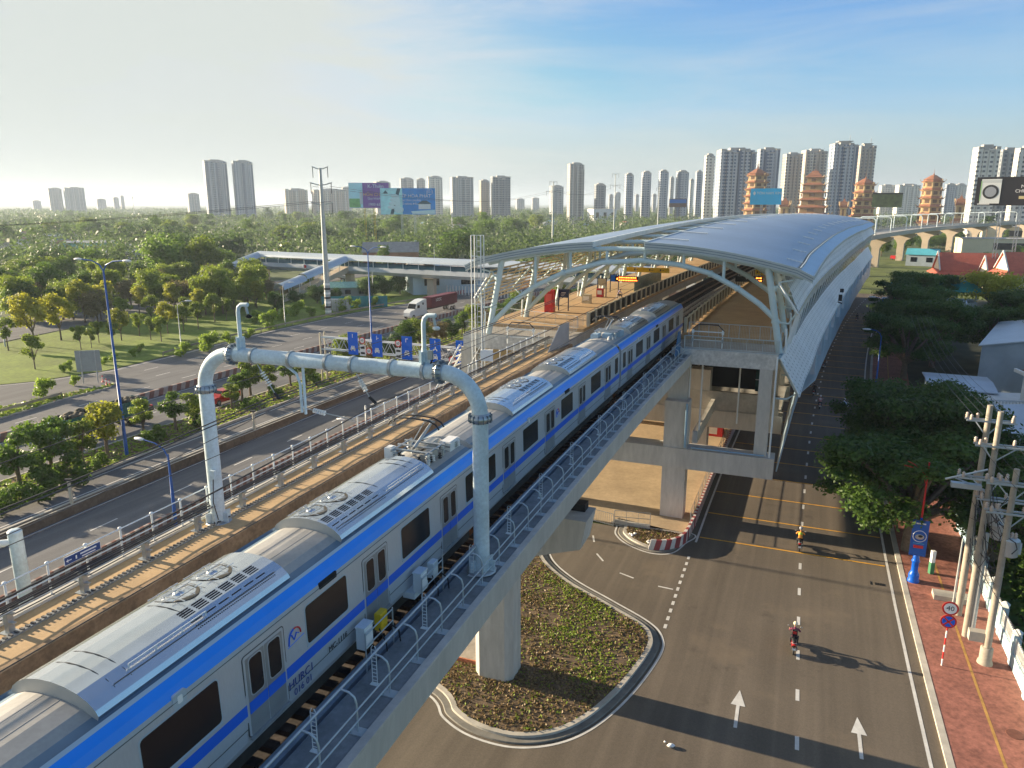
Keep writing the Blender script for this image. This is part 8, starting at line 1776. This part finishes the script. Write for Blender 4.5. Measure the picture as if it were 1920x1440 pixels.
# ---------------- haze: one even box of air round everything
hz = MB(); hz.box((0, 3000, 60), (22000, 20000, 123), mat('hz_tmp', (1, 1, 1)))
ho = hz.build('haze'); ho['kind'] = 'stuff'; ho['label'] = 'thin pale morning haze over the whole city'
hm = bpy.data.materials.new('haze_air'); hm.use_nodes = True; ht = hm.node_tree; ht.nodes.clear(); ou = ht.nodes.new('ShaderNodeOutputMaterial'); pv = ht.nodes.new('ShaderNodeVolumePrincipled')
pv.inputs['Color'].default_value = (.74, .86, 1.0, 1); pv.inputs['Density'].default_value = HAZE_D; pv.inputs['Anisotropy'].default_value = .2; ht.links.new(pv.outputs[0], ou.inputs['Volume']); ho.data.materials.clear(); ho.data.materials.append(hm)
# drop prototypes that were never placed
for o in [o for o in bpy.data.objects if o.get('label') == 'x']:
    for c_ in kids(o): bpy.data.objects.remove(c_)
    bpy.data.objects.remove(o)
# ---------------- labels that single out each tree of the big groups
def pxof(o):
    X, Y, Z = o.location; dz = Z+4-CAM_H; d = Y*math.cos(PITCH)-dz*math.sin(PITCH); up = Y*math.sin(PITCH)+dz*math.cos(PITCH); return 960+FPX*X/d, 720-FPX*up/d
LM = [(20, 'at the left picture edge'), (105, 'below the pair of hazy slabs'), (172, 'around the turquoise house'), (253, 'near the lone dark mast'), (330, 'right of the lone dark mast'), (406, 'below the left twin tower'), (458, 'below the right twin tower'), (530, 'left of the tall pylon'), (616, 'right at the tall pylon'), (690, 'below the purple billboard'), (765, 'below the blue billboard'), (850, 'right of the blue billboard'), (938, 'before the dark stepped block'), (1035, 'near the roof half pylon'), (1150, 'by the thin pylon')]
ORD = ['nearest', 'second nearest', 'third nearest', 'fourth nearest', 'fifth nearest', 'sixth nearest', 'seventh nearest', 'eighth nearest', 'ninth nearest', 'tenth nearest', 'eleventh nearest', 'twelfth nearest', 'thirteenth nearest', 'fourteenth nearest', 'fifteenth nearest', 'sixteenth nearest', 'seventeenth nearest', 'eighteenth nearest', 'nineteenth nearest', 'twentieth nearest', 'farthest but two', 'farthest but one', 'farthest']
TONE = {'leaf_mid': 'mid green', 'leaf_olive': 'olive green', 'leaf_dark': 'dark green', 'leaf_brownish': 'brownish', 'leaf_yellowish': 'yellow green', 'leaf_bright': 'bright green'}
CHD = {}
for o in bpy.data.objects:
    if o.parent: CHD.setdefault(o.parent.name, []).append(o)
cnt_ = {}
for grp, noun in (('woodland trees left of the station', 'woodland tree'), ('young trees on the park lawn', 'young lawn tree'), ('belt of trees along the back road', 'tall tree by the back road'), ('trees between the park and the footbridge', 'tree before the footbridge'), ('bright bushes behind the guardrail', 'bush behind the guardrail'), ('hedge row trees behind the sign gantry', 'hedge row tree'), ('palms in the left woodland', 'coconut palm'), ('trees beyond the temple', 'tree beyond the temple'), ('trees behind the far viaduct', 'tree behind the far viaduct'), ('low houses among the distant trees', 'low distant house'), ('small hazy blocks on the distant skyline', 'small hazy block'), ('portal gantries on the far curve', 'far portal gantry'), ('ladder shaped cable brackets along the right walkway', 'ladder shaped cable bracket'), ('grey sheds near the turquoise house', 'long grey shed')):
    L0 = sorted([o for o in bpy.data.objects if o.get('group') == grp and o.parent is None], key=lambda o: o.location.y)
    for o in L0:
        x, y = pxof(o); tone = ''
        for c_ in CHD.get(o.name, []):
            if c_.data and c_.data.materials and c_.data.materials[0].name in TONE: tone = TONE[c_.data.materials[0].name]+' '
        lm = '' if grp in ('hedge row trees behind the sign gantry', 'portal gantries on the far curve', 'ladder shaped cable brackets along the right walkway', 'grey sheds near the turquoise house', 'trees beyond the temple', 'trees behind the far viaduct') else min(LM, key=lambda q: abs(q[0]-x))[1]
        if grp.startswith('trees beyond') or grp.startswith('trees behind'): lm = 'below the big white block' if 1780 < x < 1850 else 'below the black advertising screen' if x >= 1850 else 'below the right pagoda' if x > 1690 else 'below the green board'
        if grp.startswith('ladder'): lm = 'on the right viaduct walkway'
        key = (noun, tone, lm); k = cnt_.get(key, 0); cnt_[key] = k+1
        if k < len(ORD): o['label'] = ('%s %s%s %s' % (ORD[k], tone, noun, lm)).strip()
